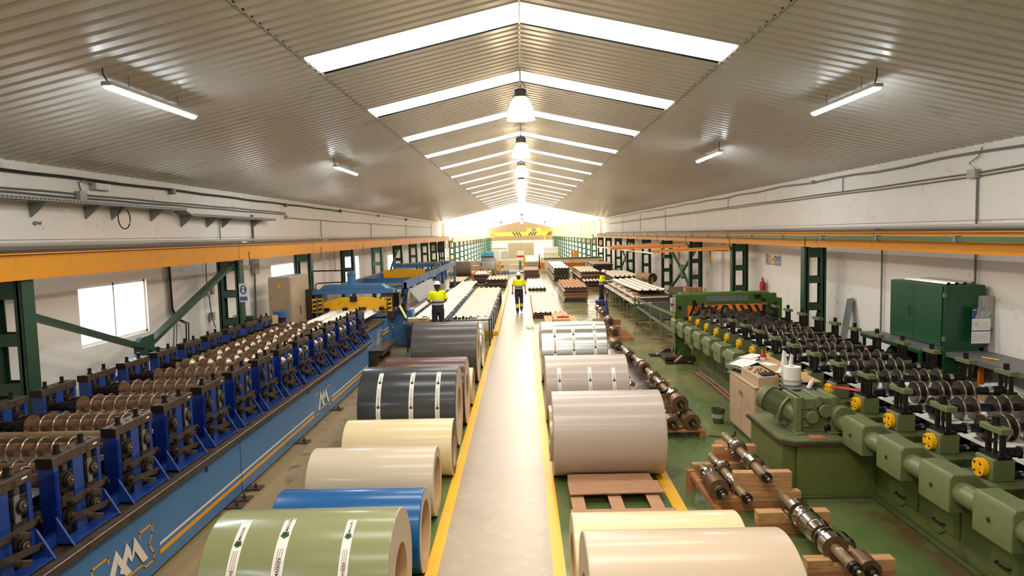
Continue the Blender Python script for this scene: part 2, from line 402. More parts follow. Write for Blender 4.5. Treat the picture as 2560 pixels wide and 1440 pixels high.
# far gable wall
B = MB(); B.box(-8.25, 8.25, 165, 165.2, -2.6, 1.45, m_wall); B.box(-8.25, 8.25, 164.9, 165, 1.45, 1.95, m_cream)
B.build('wall_far', kind='structure', flat=True)
B = MB(); n = 64
for k in range(n):
    x0 = -8.2+16.4*k/n; x1 = x0+16.4/n; d = .06 if k % 2 else 0
    B.add([(x0, 165-d, 1.9), (x1, 165-d, 1.9), (x1, 165-d, roofz(x1)), (x0, 165-d, roofz(x0))], [(0, 1, 2, 3)], m_clad)
B.build('wall_far', kind='structure', flat=True)
D = MB(); D.box(-3.4, -.34, 164.85, 165, -2.35, 1.33, m_door); d1 = D.build('door_1', kind='structure', flat=True)
H = MB(); H.box(-.55, -.45, 164.75, 164.85, -1.3, -.9, m_black); H.build('door_handle', d1)
D = MB(); D.box(-.28, 2.8, 164.85, 165, -2.35, 1.3, m_door); d1 = D.build('door_2', kind='structure', flat=True)
H = MB(); H.box(-.2, -.1, 164.75, 164.85, -1.3, -.9, m_black); H.build('door_handle', d1)
D = MB(); D.box(-6.9, -3.9, 164.9, 165, -2.35, .1, m_cream)
for k in range(4): D.box(-6.9, -3.9, 164.86, 164.9, -2.1+k*.65, -2.04+k*.65, m_greydk)
D.box(-7, -6.9, 164.8, 165, -2.35, .2, m_greydk); D.box(-3.9, -3.8, 164.8, 165, -2.35, .2, m_greydk); D.box(-7, -3.8, 164.8, 165, .1, .22, m_greydk)
D.build('door_3', kind='structure', flat=True)

# ------------------------------------------------------------------ ridge lamps (bell pendants)
def bell_mat():
    m = bpy.data.materials.new('prismatic_lamp_glass'); m.use_nodes = True; nt = m.node_tree; N = nt.nodes; L = nt.links
    b = N['Principled BSDF']; b.inputs['Base Color'].default_value = (.9, .8, .65, 1); b.inputs['Roughness'].default_value = .25
    b.inputs['Emission Color'].default_value = (1, .78, .52, 1); b.inputs['Alpha'].default_value = .78
    tc = N.new('ShaderNodeTexCoord'); sp = N.new('ShaderNodeSeparateXYZ'); L.new(tc.outputs['Object'], sp.inputs[0])
    r = N.new('ShaderNodeMapRange'); r.inputs[1].default_value = .42; r.inputs[2].default_value = 0; r.inputs[3].default_value = 2.2; r.inputs[4].default_value = 6.0
    L.new(sp.outputs[2], r.inputs[0]); L.new(r.outputs[0], b.inputs['Emission Strength']); return m
m_bell = bell_mat(); m_bulb = emis('lamp_lens_glow', (1, .86, .66, 1), 9)
def ridge_lamp():
    t = empty('pendant_lamp', (0, 0, 0))
    c = MB(); c.lathe((0, 0, .42), (0, 0, 1), [(0, .155), (.02, .16), (.03, .14), (.10, .145), (.14, .135), (.165, .10), (.17, .03)], m_bronzed, 24)
    c.cyl((0, 0, .58), (0, 0, .64), .02, m_bronzed, 8); c.build('ballast_housing', t)
    h = MB(); h.tube([(0, 0, .63), (0, 0, .70), (0, 0, .73)], .006, m_greydk, 6); h.tube([(.1, 0, .58), (.07, 0, .66), (0, 0, .74)], .006, m_black, 6); h.build('hanger', t)
    g = MB(); n = 48; prof = [(.42, .11), (.38, .15), (.3, .195), (.2, .228), (.1, .248), (.02, .258), (0, .27)]; o = 0
    for z, r in prof:
        for k in range(n):
            rr = r*(1+(.018 if k % 2 else -.018)); g.v.append(Vector((rr*math.cos(2*PI*k/n), rr*math.sin(2*PI*k/n), z)))
    g.mi(m_bell)
    for i in range(len(prof)-1):
        for k in range(n):
            q = (k+1) % n; g.f.append([i*n+k, i*n+q, (i+1)*n+q, (i+1)*n+k]); g.m.append(0)
    g.build('ribbed_glass_bell', t, ang=60)
    l = MB(); l.lathe((0, 0, .02), (0, 0, -1), [(0, .24), (.02, .2), (.035, .1), (.04, .01)], m_bulb, 24); l.build('lens', t)
    b = MB(); b.lathe((0, 0, .3), (0, 0, -1), [(0, .03), (.05, .055), (.15, .06), (.2, .03)], m_bulb, 12); b.build('bulb', t)
    ld = bpy.data.lights.new('lamp_light', 'AREA'); ld.shape = 'DISK'; ld.size = .46; ld.energy = LAMP_W; ld.color = (1, .83, .65)
    lo = bpy.data.objects.new('lamp_light', ld); COL.objects.link(lo); lo.parent = t; lo.location = (0, 0, -.04)
    return t
lamp0 = ridge_lamp()
LYs = [13.2+6.5*k for k in range(8)]
for i, y in enumerate([5.9, -.6]+LYs):
    o = lamp0 if i == 0 else copy_tree(lamp0)
    o.location = (RX, y, 5.66+.0)
    k = i-2
    if k < 0: tag(o, 'ribbed bell pendant on the ridge %s, out of the frame' % ['just in front of the camera', 'above the camera'][i], 'lamp', 'bell pendants along the roof ridge')
    else: tag(o, 'ribbed glass bell pendant lamp on the roof ridge, %s from the camera' % ORD[k], 'lamp', 'bell pendants along the roof ridge')
    # suspension rod up to the ridge
    h = MB(); h.tube([(RX, y, 5.66+.72), (RX, y, roofz(RX)+.02)], .008, m_greydk, 6); h.build('rod', o)
# dark pendants of the bright hall
B = MB(); B.lathe((0, 0, .3), (0, 0, 1), [(0, .2), (.25, .2), (.3, .1)], m_greydk, 12); B.lathe((0, 0, 0), (0, 0, 1), [(0, .32), (.15, .29), (.3, .15)], m_helmet, 12); B.cyl((0, 0, .58), (0, 0, 1.2), .02, m_greydk, 6)
hp = B.build('high_bay_lamp')
for i, (x, y, z) in enumerate([(RX, 84, RZ-1.21), (-2.9, 96, roofz(-2.9)-1.21), (3.4, 100, roofz(3.4)-1.21), (RX, 108, RZ-1.21), (RX, 132, RZ-1.21)]):
    o = hp if i == 0 else hp.copy()
    if i: COL.objects.link(o)
    o.location = (x, y, z)
    tag(o, ['dark high bay lamp on the ridge at the start of the bright far hall', 'dark high bay lamp hanging on the left side of the bright far hall roof', 'dark high bay lamp hanging on the right side of the bright far hall roof', 'high bay lamp on the ridge halfway down the far hall', 'high bay lamp on the ridge close to the far gable'][i], 'lamp', 'high bay lamps in the far hall')

# ------------------------------------------------------------------ batten lights under the roof slopes
m_tube = emis('batten_diffuser_glow', (.80, .92, 1, 1), TUBE_L)
def batten(x, y0, y1, lab):
    L_ = y1-y0; z = 5.34; t = empty('batten_light', (x, (y0+y1)/2, z)); tag(t, lab, 'light', 'batten lights under the roof')
    y0, y1 = -L_/2, L_/2
    h = MB(); h.box(x-.065, x+.065, (y0+t.location.y), (y1+t.location.y), z, z+.05, m_grey)
    h.bar((x, y0+t.location.y-.03, z+.02), (x, y0+t.location.y, z+.02), .12, .05, m_grey); h.bar((x, y1+t.location.y, z+.02), (x, y1+t.location.y+.03, z+.02), .12, .05, m_grey)
    h.build('housing', t, bevel=.01)
    d = MB(); pr = []
    for k in range(9):
        a = PI*k/8; pr.append((x-.055*math.cos(a), z-.045*math.sin(a)))
    ya, yb = t.location.y+y0+.01, t.location.y+y1-.01; n = len(pr)
    d.add([(p[0], ya, p[1]) for p in pr]+[(p[0], yb, p[1]) for p in pr], [(i, i+1, n+i+1, n+i) for i in range(n-1)]+[tuple(range(n)), tuple(range(n, 2*n))[::-1]], m_tube)
    d.build('diffuser', t)
    c = MB(); yy = t.location.y
    for q in (y0+.45, y1-.45):
        c.tube([(x, yy+q, z+.05), (x, yy+q, roofz(x)+.01)], .006, m_greydk, 6)
    c.build('hanger', t)
    c = MB(); c.tube([(x-.02, yy+y0+.05, z+.05), (x-.03, yy+y0-.02, z+.13), (x-.03, yy+y0-.02, roofz(x)+.02)], .009, m_black, 6); c.build('cable', t)
batten(-4.79, 8.05, 10.15, 'bright white batten light hanging under the left roof slope, nearer one')
batten(4.79, 9.35, 11.35, 'bright white batten light hanging under the right roof slope, nearer one')
batten(-4.8, -1.8, .3, 'batten light under the left roof slope above and behind the camera')
batten(4.8, -1.2, .9, 'batten light under the right roof slope above and behind the camera')
batten(-4.75, 17.7, 19.9, 'small bright batten light under the left roof slope, farther one')
batten(4.79, 16.6, 18.7, 'small bright batten light under the right roof slope, farther one')

# ------------------------------------------------------------------ lattice columns
def ladder(x0, x1, y, z0, z1, m, label, group, rungs=None, dep=.24):
    t = empty('lattice_column', ((x0+x1)/2, y, z0)); tag(t, label, 'column', group)
    w = .12
    for a, b in ((x0, x0+w), (x1-w, x1)):
        c = MB(); c.box(a, b, y-dep/2, y-dep/2+.02, z0, z1, m); c.box(a, b, y+dep/2-.02, y+dep/2, z0, z1, m); c.box((a+b)/2-.015, (a+b)/2+.015, y-dep/2, y+dep/2, z0, z1, m)
        e = a if a == x0 else b; c.box(e-.006, e+.006, y-dep/2, y+dep/2, z0, z1, m)
        c.build('chord', t)
    n = rungs or int((z1-z0)/.62)
    for k in range(n+1):
        z = z1-.12-k*(z1-z0-.24)/n
        c = MB(); h = .11 if k else .15
        c.box(x0+w-.02, x1-w+.02, y-dep/2-.012, y-dep/2+.004, z-h, z+h*.6, m); c.box(x0+w-.02, x1-w+.02, y+dep/2-.004, y+dep/2+.012, z-h, z+h*.6, m); c.build('batten_plate', t)
    return t
YL = [9.45, 16.75, 22.45, 28.15, 33.9, 39.6, 45.2, 50.6, 55.7, 61.2]
YR = [17.45, 23.4, 29.3, 35.1, 40.9, 46.8, 52.7, 58.6, 64.4]
for i, y in enumerate(YL):
    ladder(-7.5, -6.95, y, 0, 3.03, m_dkgreen, 'dark green ladder column against the left wall, %s from the camera' % ORD[i], 'green ladder columns along the left wall')
for i, y in enumerate(YR):
    ladder(7.12, 7.66, y, 0, 3.0, m_dkgreen, 'dark green ladder column against the right wall, %s from the camera' % ORD[i], 'green ladder columns along the right wall')
for s in (-1, 1):
    for k in range(16):
        y = 70.2+5.85*k
        ladder(*((-7.5, -6.95) if s < 0 else (7.12, 7.66)), y, -2.35, 3.0, m_teal, 'tall green ladder column of the far hall, %s side, %s along' % ('left' if s < 0 else 'right', ORD[k] if k else 'first'), 'far hall ladder columns', rungs=8)
# rust coloured fins between the clerestory panes
B = MB(); B.prism([(7.68, 0, 3.35), (8.0, 0, 3.35), (8.0, 0, 4.78), (7.35, 0, 4.80), (7.68, 0, 4.55)], (0, .1, 0), m_fin)
fin = B.build('wall_fin')
for k in range(16):
    o = fin if k == 0 else fin.copy()
    if k: COL.objects.link(o)
    o.location = (7.68, 67.6+5.85*k, 3.35)
    tag(o, 'rust coloured steel fin between the right clerestory panes, %s along the far hall' % (ORD[k] if k else 'first'), 'post', 'rust coloured clerestory fins')
B = MB(); B.box(-8.0, -7.65, 67.6, 67.75, 3.35, 4.78, m_fin); B.build('wall_post', label='pinkish steel post at the start of the far hall, left side, beside the glare', cat='post')
# K / X bracing between columns
def brace(node, ends, m, label, w=.11, plate=(.3, .42)):
    t = empty('cross_brace', node); tag(t, label, 'brace')
    for e in ends:
        c = MB(); c.bar(node, e, .08, w, m, up=(1, 0, 0)); c.build('diagonal', t)
    c = MB(); y, z = node[1], node[2]; x = node[0]; a, b = plate
    c.prism([(x-.05, y-a, z-b*.7), (x-.05, y-a, z+b*.5), (x-.05, y-a*.5, z+b*.8), (x-.05, y+a, z+b*.9), (x-.05, y+a, z-b), (x-.05, y-a*.5, z-b)], (.1, 0, 0), m); c.build('gusset_plate', t)
brace((-7.08, 12.5, 1.55), [(-7.12, 9.55, 2.53), (-7.12, 16.6, 2.92), (-7.12, 9.55, .5), (-7.12, 16.6, .45)], m_dkgreen, 'thick dark green diagonal cross brace in front of the first window on the left wall', .16, (.26, .26))
brace((7.45, 31.9, 1.58), [(7.45, 29.3, 2.75), (7.45, 35, 2.75), (7.45, 29.3, .4), (7.45, 35, .4)], m_teal, 'faded green cross brace between two columns on the right wall behind the press', .12, (.22, .34))
brace((7.45, 49.6, 1.6), [(7.45, 46.8, 2.8), (7.45, 52.7, 2.8), (7.45, 46.8, .3), (7.45, 52.7, .3)], m_dkgreen, 'thin dark cross brace far down the right wall', .1, (.2, .3))
brace((-7.2, 36.7, 1.5), [(-7.2, 33.9, .3), (-7.2, 39.5, 2.8)], m_teal, 'thin sloping brace on the left wall beside the third window', .1, (.05, .05))

# ------------------------------------------------------------------ crane runway beams
def ibeam(name, x, y0, y1, z0, z1, m, label, w=.26):
    t = empty(name, (x, y0, z0)); tag(t, label, 'beam')
    b = MB(); b.box(x-w/2, x+w/2, y0, y1, z0, z0+.02, m); b.box(x-w/2, x+w/2, y0, y1, z1-.02, z1, m); b.box(x-.02, x+.02, y0, y1, z0+.02, z1-.02, m)
    s = -1 if x > 0 else 1
    b.box(x+s*w*.30-.006, x+s*w*.30+.006, y0, y1, z0+.02, z1-.03, m)
    y = y0
    b.build('girder', t)
    j = MB()
    yy = 16.6
    while yy < y1: j.box(x+s*w*.30-.009, x+s*w*.30+.009, yy, yy+.012, z0+.02, z1-.02, m_rail); yy += 6.0
    if len(j.v): j.build('joint_seam', t)
    r = MB(); r.box(x-.03, x+.03, y0, y1, z1, z1+.045, m_rail); r.build('crane_rail', t)
ibeam('crane_runway_beam', -7.0, -4.8, YE-1, 3.03, 3.40, m_beam, 'yellow crane runway beam carried by the green columns along the left wall')
ibeam('crane_runway_beam', 7.2, -4.8, YE-1, 3.01, 3.37, m_beam, 'yellow crane runway beam carried by the green columns along the right wall')
ibeam('crane_runway_beam', -6.75, YE-.5, 164, 2.85, 3.25, m_beam_pale, 'pale yellow crane runway beam of the far hall, left side')
ibeam('crane_runway_beam', 6.9, YE-.5, 164, 2.9, 3.28, m_beam_pale, 'pale yellow crane runway beam of the far hall, right side')
# conductor rail
t = empty('conductor_rail', (6.98, -4, 3.2)); tag(t, 'long green conductor rail hung along the inner side of the right yellow beam', 'rail')
c = MB(); c.box(6.95, 7.01, -4, 64, 3.215, 3.285, m_teal); c.build('channel', t)
for k in range(23):
    y = 8.6+2.45*k; c = MB(); c.box(6.935, 7.025, y, y+.09, 3.2, 3.3, m_conduit); c.build('joint_clamp', t)
    if k % 2 == 0:
        c = MB(); c.tube([(6.98, y+.2, 3.3), (6.98, y+.2, 3.42), (7.15, y+.2, 3.42)], .01, m_conduit, 6); c.build('hanger', t)

# ------------------------------------------------------------------ pipes, conduits, trays on the walls
def pipe(name, pts, r, m, label, cat='pipe', clamps=None):
    b = MB(); b.tube(pts, r, m, 8); o = b.build(name, label=label, cat=cat)
    return o
def wav(x, y0, y1, z, a=.02, n=40, st=0):
    return [(x, y0+(y1-y0)*k/n, z+a*math.sin(k*1.7+st)+a*.5*math.sin(k*.6+st)) for k in range(n+1)]
pipe('air_pipe', [(-7.86, -4.5, 3.52), (-7.86, 64, 3.50)], .035, m_conduit_l, 'pale round air pipe along the left wall just above the yellow beam')
pipe('air_pipe', [(-7.9, -4.5, 3.44), (-7.9, 64, 3.43)], .018, m_conduit, 'thin grey pipe under the pale air pipe on the left wall')
pipe('air_pipe', [(7.86, -4.5, 3.45), (7.86, 64, 3.45)], .035, m_conduit_l, 'pale round air pipe along the right wall just above the yellow beam')
pipe('cable_bundle', wav(-7.93, -4.5, 30, 4.68, .008), .026, m_black, 'thick black cable run under the ceiling edge on the left wall', 'cable')
pipe('cable_bundle', wav(-7.95, 30, 62, 4.70, .01), .016, m_conduit, 'thin grey cable continuing under the ceiling edge at the far left wall', 'cable')
pipe('conduit', wav(-7.93, -4.5, 23, 4.40, .006), .014, m_conduit, 'upper of two parallel conduits above the cable tray on the left wall', 'conduit')
pipe('conduit', wav(-7.93, -4.5, 23, 4.34, .005, st=2), .014, m_conduit, 'lower of two parallel conduits above the cable tray on the left wall', 'conduit')
pipe('conduit', wav(-7.93, 23, 60, 4.22, .012), .014, m_conduit, 'conduit far along the upper left wall', 'conduit')
pipe('cable_bundle', wav(7.93, -4.5, 62, 4.71, .022, 60), .022, m_tray, 'wavy grey cable under the ceiling edge on the right wall', 'cable')
pipe('conduit', [(7.93, -4.5, 4.41), (7.93, 10.9, 4.40), (7.93, 12.0, 4.37)]+[(7.93, 12+50*k/30, 4.36-.004*k+.008*math.sin(k*2)) for k in range(1, 31)], .014, m_conduit, 'upper of two parallel conduits across the right wall', 'conduit')
pipe('conduit', [(7.93, -4.5, 4.35), (7.93, 10.9, 4.34), (7.93, 12.0, 4.31)]+[(7.93, 12+50*k/30, 4.30-.004*k+.008*math.sin(k*2+1)) for k in range(1, 31)], .012, m_conduit, 'lower of two parallel conduits across the right wall', 'conduit')
pipe('conduit', [(7.94, 12.1, 4.33), (7.94, 12.08, 2.3)], .02, m_conduit, 'vertical conduit on the right wall dropping to the grey switch box', 'conduit')
pipe('conduit', [(7.94, 15.2, 3.45), (7.94, 15.2, 1.1)], .02, m_conduit, 'vertical conduit on the right wall left of the green cabinet', 'conduit')
pipe('cable', [(7.94, 12.0, 4.80), (7.92, 12.05, 4.65), (7.92, 12.3, 4.55), (7.92, 12.1, 4.42)], .01, m_conduit, 'short cable dropping from the ceiling to the junction box on the right wall', 'cable')
for i, (y, z, a) in enumerate([(12.15, 4.36, .1), (18.8, 4.71, .055)]):
    b = MB(); b.box(7.86, 7.97, y-a, y+a*1.3, z-a*.8, z+a*.7, m_grey); b.build('junction_box', bevel=.008, label=['grey junction box with a lid at the conduit crossing on the right wall', 'small pale junction box under the ceiling edge of the right wall'][i], cat='box')
for y, z1, z0 in ((26.5, 4.7, 4.3), (38, 4.6, 3.5), (46, 4.6, 3.5), (54, 4.7, 3.5), (17.1, 4.72, 4.33)):
    pipe('conduit', [(7.94, y, z1), (7.94, y, z0)], .012, m_conduit, 'thin vertical conduit on the upper right wall, %s from the camera' % ORD[{26.5: 2, 38: 3, 46: 4, 54: 5, 17.1: 1}[y]], 'conduit')
for i, (y, z1, z0, r) in enumerate([(20.1, 4.25, 2.55, .035), (17.9, 4.1, 3.5, .014), (27, 4.2, 3.5, .014), (36, 4.2, 3.5, .014), (47, 4.3, 3.5, .014), (60, 4.6, 3.3, .02)]):
    pipe('conduit', [(-7.93, y, z1), (-7.93, y, z0)], r, m_greydk if i == 0 else m_conduit, 'vertical %s conduit on the left wall, %s from the camera' % ('thick dark' if i == 0 else 'thin', ORD[i]), 'conduit')
pipe('conduit', [(-7.94, 20.1, 2.6), (-7.94, 20.0, 1.0)], .03, m_conduit, 'grey downpipe below the yellow beam on the left wall beside the second column', 'conduit')
b = MB(); b.box(-7.98, -7.86, 19.95, 20.3, 2.5, 2.95, m_grey); b.build('junction_box', label='grey box above the downpipe under the left yellow beam', cat='box', bevel=.01)
for i, (y, z, a) in enumerate([(15.5, 4.66, .09), (12.25, 4.38, .12), (23.0, 4.66, .08), (23.0, 4.26, .08), (30, 4.7, .09), (38, 4.7, .1), (47, 4.68, .12)]):
    b = MB(); b.box(-7.97, -7.85, y-a*.8, y+a*.8, z-a*.8, z+a*.6, m_grey if i % 2 else m_conduit); b.build('junction_box', bevel=.008, label='grey junction box on the upper left wall conduits, %s from the camera' % ORD[(1, 0, 2, 3, 4, 5, 6)[i]], cat='box')
# emergency light
t = empty('emergency_light', (-7.95, 12.85, 4.48), 'small emergency light with a clear ribbed lens on the upper left wall', 'light')
b = MB(); b.box(-7.97, -7.9, 12.6, 13.1, 4.5, 4.64, m_grey); b.build('base', t, bevel=.01)
b = MB(); b.box(-7.9, -7.85, 12.63, 13.07, 4.51, 4.63, clear('emergency_lens', '#e9ece6', .7, .2))
for k in range(9): b.box(-7.85, -7.843, 12.66+k*.045, 12.68+k*.045, 4.52, 4.62, m_white)
b.build('lens', t, bevel=.01)
pipe('cable', [(-7.93, 12.3, 4.47), (-7.9, 12.2, 4.6), (-7.9, 12.35, 4.66), (-7.9, 12.6, 4.6)], .014, m_conduit, 'short curved conduit between the junction box and the emergency light', 'cable')
# cable tray with brackets
t = empty('cable_tray', (-7.8, -2, 4.15), 'perforated galvanised cable tray on triangular brackets along the upper left wall', 'cable tray')
def tray(y0, y1, z):
    b = MB(); b.box(-7.95, -7.62, y0, y1, z, z+.008, m_tray); b.box(-7.63, -7.62, y0, y1, z, z+.07, m_tray); b.box(-7.95, -7.94, y0, y1, z, z+.07, m_tray)
    y = y0+.03
    while y < y1: b.box(-7.621, -7.616, y, y+.035, z+.03, z+.048, m_black); y += .09
    b.build('tray_section', t)
tray(-3, 15.55, 4.20); tray(15.85, 21.2, 4.09)
b = MB(); b.add([(-7.95, 15.55, 4.2), (-7.62, 15.55, 4.2), (-7.62, 15.9, 4.09), (-7.95, 15.9, 4.09)], [(0, 1, 2, 3)], m_tray); b.build('tray_ramp', t, solid=.01)
for y in (5.5, 8.3, 11.0, 12.4, 13.2, 14.6, 15.9, 17.2, 18.1, 20.1):
    z = 4.20 if y < 15.7 else 4.09
    b = MB(); b.prism([(-7.97, y, z), (-7.65, y, z), (-7.95, y, z-.24)], (0, .03, 0), m_tray); b.build('bracket', t)
pipe('cable_loop', [(-7.7+.0, 13.2+.25*math.sin(a)*.8*(1 if a < 2*PI else 1), 3.98+.20*math.cos(a)) for a in [2*PI*k/24 for k in range(2, 23)]]+[(-7.68, 13.1, 4.19)], .011, m_black, 'black cable loop hanging below the cable tray on the left wall', 'cable')
b = MB(); b.prism([(-7.965, 11.05, 3.86), (-7.965, 11.1, 3.9), (-7.965, 11.22, 3.885), (-7.965, 11.28, 3.9), (-7.965, 11.25, 3.84), (-7.965, 11.15, 3.85), (-7.965, 11.12, 3.82)], (.006, 0, 0), m_greydk)
b.build('wall_chip', label='dark chipped patch in the white paint of the upper left wall', cat='chip')

# ------------------------------------------------------------------ steel coils
def coil_mat(name, col, rough=.32, metal=.0, coat=.35):
    return mat(name, col, rough, metal, .02, coat=coat, scale=1.5)
def coil(name_l, x0, x1, c, r, ri, m, mend, label, labels=(), bands=(), cz=None, core=m_cardb, lseed=0, inner=False, group=None):
    cz = r if cz is None else cz
    t = empty('steel_coil', ((x0+x1)/2, c, cz-r), label, 'coil', group)
    B = MB(); n = 96; rad = .012
    prof = [(0, ri+.004), (0, r-rad), (rad*.4, r-rad*.3), (rad, r), (x1-x0-rad, r), (x1-x0-rad*.4, r-rad*.3), (x1-x0, r-rad), (x1-x0, ri+.004)]
    B.lathe((x0, c, cz), (1, 0, 0), prof, m, n, caps=False, mats=[mend, m, m, m, m, m, mend])
    B.lathe((x0, c, cz), (1, 0, 0), [(0, ri+.004), (.004, ri), (x1-x0-.004, ri), (x1-x0, ri+.004)], core, 64, caps=False)
    B.build('wound_sheet', t, ang=25)
    # outer wrap edge
    E = MB()
    def S(u, x, off=.003):   # u = angle from the top towards the camera
        return (x, c-(r+off)*math.sin(u), cz+(r+off)*math.cos(u))
    m_e = m
    E.add([S(1.25+.004*k, x0+.0+(x1-x0)*i/8, .004-.001*k) for i in range(9) for k in (0, 1, 2, 3)], [(4*i+k, 4*i+k+1, 4*i+k+5, 4*i+k+4) for i in range(8) for k in range(3)], m_e)
    if inner: E.build('wrap_edge', t)
    for (xl, u0, u1, w, slant) in labels:
        P = MB(); k = 24; rnd = random.Random(int(xl*1000)+lseed)
        def LS(u, v, off=.0045):   # u along the strip 0..1, v across -.5...5
            an = u0+(u1-u0)*u; return S(an, xl+v*w+slant*(1-u), off)
        P.add([LS(i/k, v) for i in range(k+1) for v in (-.5, .5)], [(2*i, 2*i+1, 2*i+3, 2*i+2) for i in range(k)], m_paper)
        # torn top end
        for j in range(4): P.add([LS(0, -.5+j*.25), LS(0, -.25+j*.25), LS(-.03-.03*rnd.random(), -.36+j*.25+.06*rnd.random())], [(0, 1, 2)], m_paper)
        lb = P.build('paper_label', t, label='white printed paper strip')
        Ln = (u1-u0)*r; G = MB()
        def TS(s, h, u): return lambda x, y: LS(u-(x*s)/Ln, (y*s)/w+h, .0065)
        sh_ = rnd.uniform(-.03, .05); pos = [.20+sh_, .62+sh_, .99] if Ln > .8 else [.35, .85]
        for q in pos:
            if q > 1.01: continue
            sz = w*.42
            put_text(G, 'MAGON', sz, lambda x, y, q=q: LS(q-.04-x/Ln, .16-y/w, .0065), m_ink, .01*sz)
            # pentagon emblem
            for R_, mm, of in ((.42, m_grnink, .0065), (.17, m_ink, .0072)):
                G.add([LS(q+(.30*w+R_*w*math.cos(an))/Ln-.03, .02+R_*math.sin(an), of) for an in [2*PI*k2/5 for k2 in range(5)]], [(0, 1, 2, 3, 4)], mm)
            G.add([LS(q-.04, .26, .0065), LS(q-.04-sz*3.2/Ln, .26, .0065), LS(q-.04-sz*3.2/Ln, .29, .0065), LS(q-.04, .29, .0065)], [(0, 1, 2, 3)], m_orangedecal)
        for q in ([.40, .78] if Ln > .8 else [.6]):
            for row in range(3):
                u = q-.09
                while u < q+.09:
                    l = .006+.014*rnd.random(); G.add([LS(u, -.25+row*.2, .0065), LS(u+l, -.25+row*.2, .0065), LS(u+l, -.17+row*.2, .0065), LS(u, -.17+row*.2, .0065)], [(0, 1, 2, 3)], m_inkgrey); u += l+.006
        G.build('print', lb, flat=True)
    for xb in bands:
        P = MB(); P.lathe((xb-.012, c, cz), (1, 0, 0), [(0, r+.001), (0, r+.006), (.024, r+.006), (.024, r+.001)], m_greydk, 64, caps=False); P.build('steel_band', t)
    return t
e_grey = mat('coil_edge_beige', '#b5a48e', .35, .3, .05, scale=30)
c_green = coil_mat('sage_coil_paint', '#8b9067', .27); c_blue = coil_mat('blue_coil_paint', '#155a98', .25)
c_beige = coil_mat('beige_coil_paint', '#cdbfa8', .33); c_cream = coil_mat('cream_coil_paint', '#e2d2a6', .3)
c_anth = coil_mat('anthracite_coil_paint', '#33363a', .28); c_brown = coil_mat('brown_coil_paint', '#55352c', .3); c_char = coil_mat('charcoal_coil_paint', '#4a4846', .33)
c_greige = coil_mat('greige_coil_paint', '#b8aaa2', .36); c_silver = mat('bare_galvalume', '#cfd2d0', .22, .95, .04, scale=2)
c_tan = coil_mat('warm_beige_coil_paint', '#cbb9a2', .34)
coil('', -2.62, -1.10, 5.62, .585, .29, c_green, e_grey, 'sage green steel coil with three white label strips, nearest left of the walkway', [(-2.34, .25, 1.75, .08, -.0), (-1.98, .22, 1.75, .09, 0), (-1.46, .25, 1.75, .075, 0)], inner=True)
coil('', -2.6, -1.08, 6.94, .43, .30, c_blue, e_grey, 'plain blue steel coil behind the sage green coil')
coil('', -2.68, -1.13, 8.36, .43, .30, c_beige, e_grey, 'plain beige steel coil between the blue and the cream coils')
coil('', -2.63, -1.06, 9.81, .41, .28, c_cream, m_sheetdk, 'glossy cream steel coil with a dark core in front of the anthracite coil')
coil('', -2.68, -1.11, 11.25, .66, .30, c_anth, e_grey, 'anthracite steel coil with three white label strips on the left of the walkway', [(-2.34, .42, 1.9, .07, 0), (-1.82, .42, 1.9, .07, 0), (-1.40, .42, 1.9, .07, 0)], lseed=5)
coil('', -2.57, -1.08, 12.545, .62, .3, c_brown, e_grey, 'dark brown steel coil directly behind the anthracite coil')
coil('', -2.3, -1.07, 13.95, .38, .25, c_cream, m_cardb, 'small cream steel coil just visible behind the dark brown coil')
coil('', -2.62, -1.10, 16.2, .72, .3, c_char, e_grey, 'large charcoal steel coil on the left, farthest of the dark coils')
coil('', -2.5, -1.10, 17.98, .57, .3, c_silver, c_silver, 'silver steel coil mostly hidden behind the large charcoal coil')
coil('', -2.5, -1.12, 19.05, .40, .22, c_tan, m_cardb, 'small tan steel coil behind the silver coil on the left')
coil('', .42, 1.95, 5.01, .60, .29, c_tan, e_grey, 'beige steel coil in the bottom right foreground, nearest on the right of the walkway')
coil('', .40, 1.93, 6.10, .45, .27, c_cream, e_grey, 'pale cream steel coil just behind the nearest beige coil on the right')
t3 = coil('', .37, 1.93, 9.74, .60, .30, c_greige, e_grey, 'large plain greige steel coil behind the empty pallet on the right')
coil('', .37, 1.88, 12.68, .60, .30, c_greige, e_grey, 'greige steel coil with three label strips on the right of the walkway', [(.62, .75, 1.9, .065, 0), (1.17, .75, 1.9, .065, 0), (1.60, .78, 1.9, .065, 0)], lseed=9)
coil('', .39, 1.90, 16.1, .70, .30, c_silver, c_silver, 'shiny bare silver steel coil, farthest of the coils on the right', [(.70, .62, 1.9, .07, 0), (1.13, .62, 1.9, .07, 0), (1.62, .40, 1.9, .07, 0)], lseed=3, inner=True)
# inner sleeves sticking out of the greige coil
B = MB(); B.lathe((.33, 9.74, .6), (1, 0, 0), [(0, .36), (0, .40), (.05, .40), (.05, .36)], e_grey, 48, caps=False); B.build('inner_sleeve', t3)

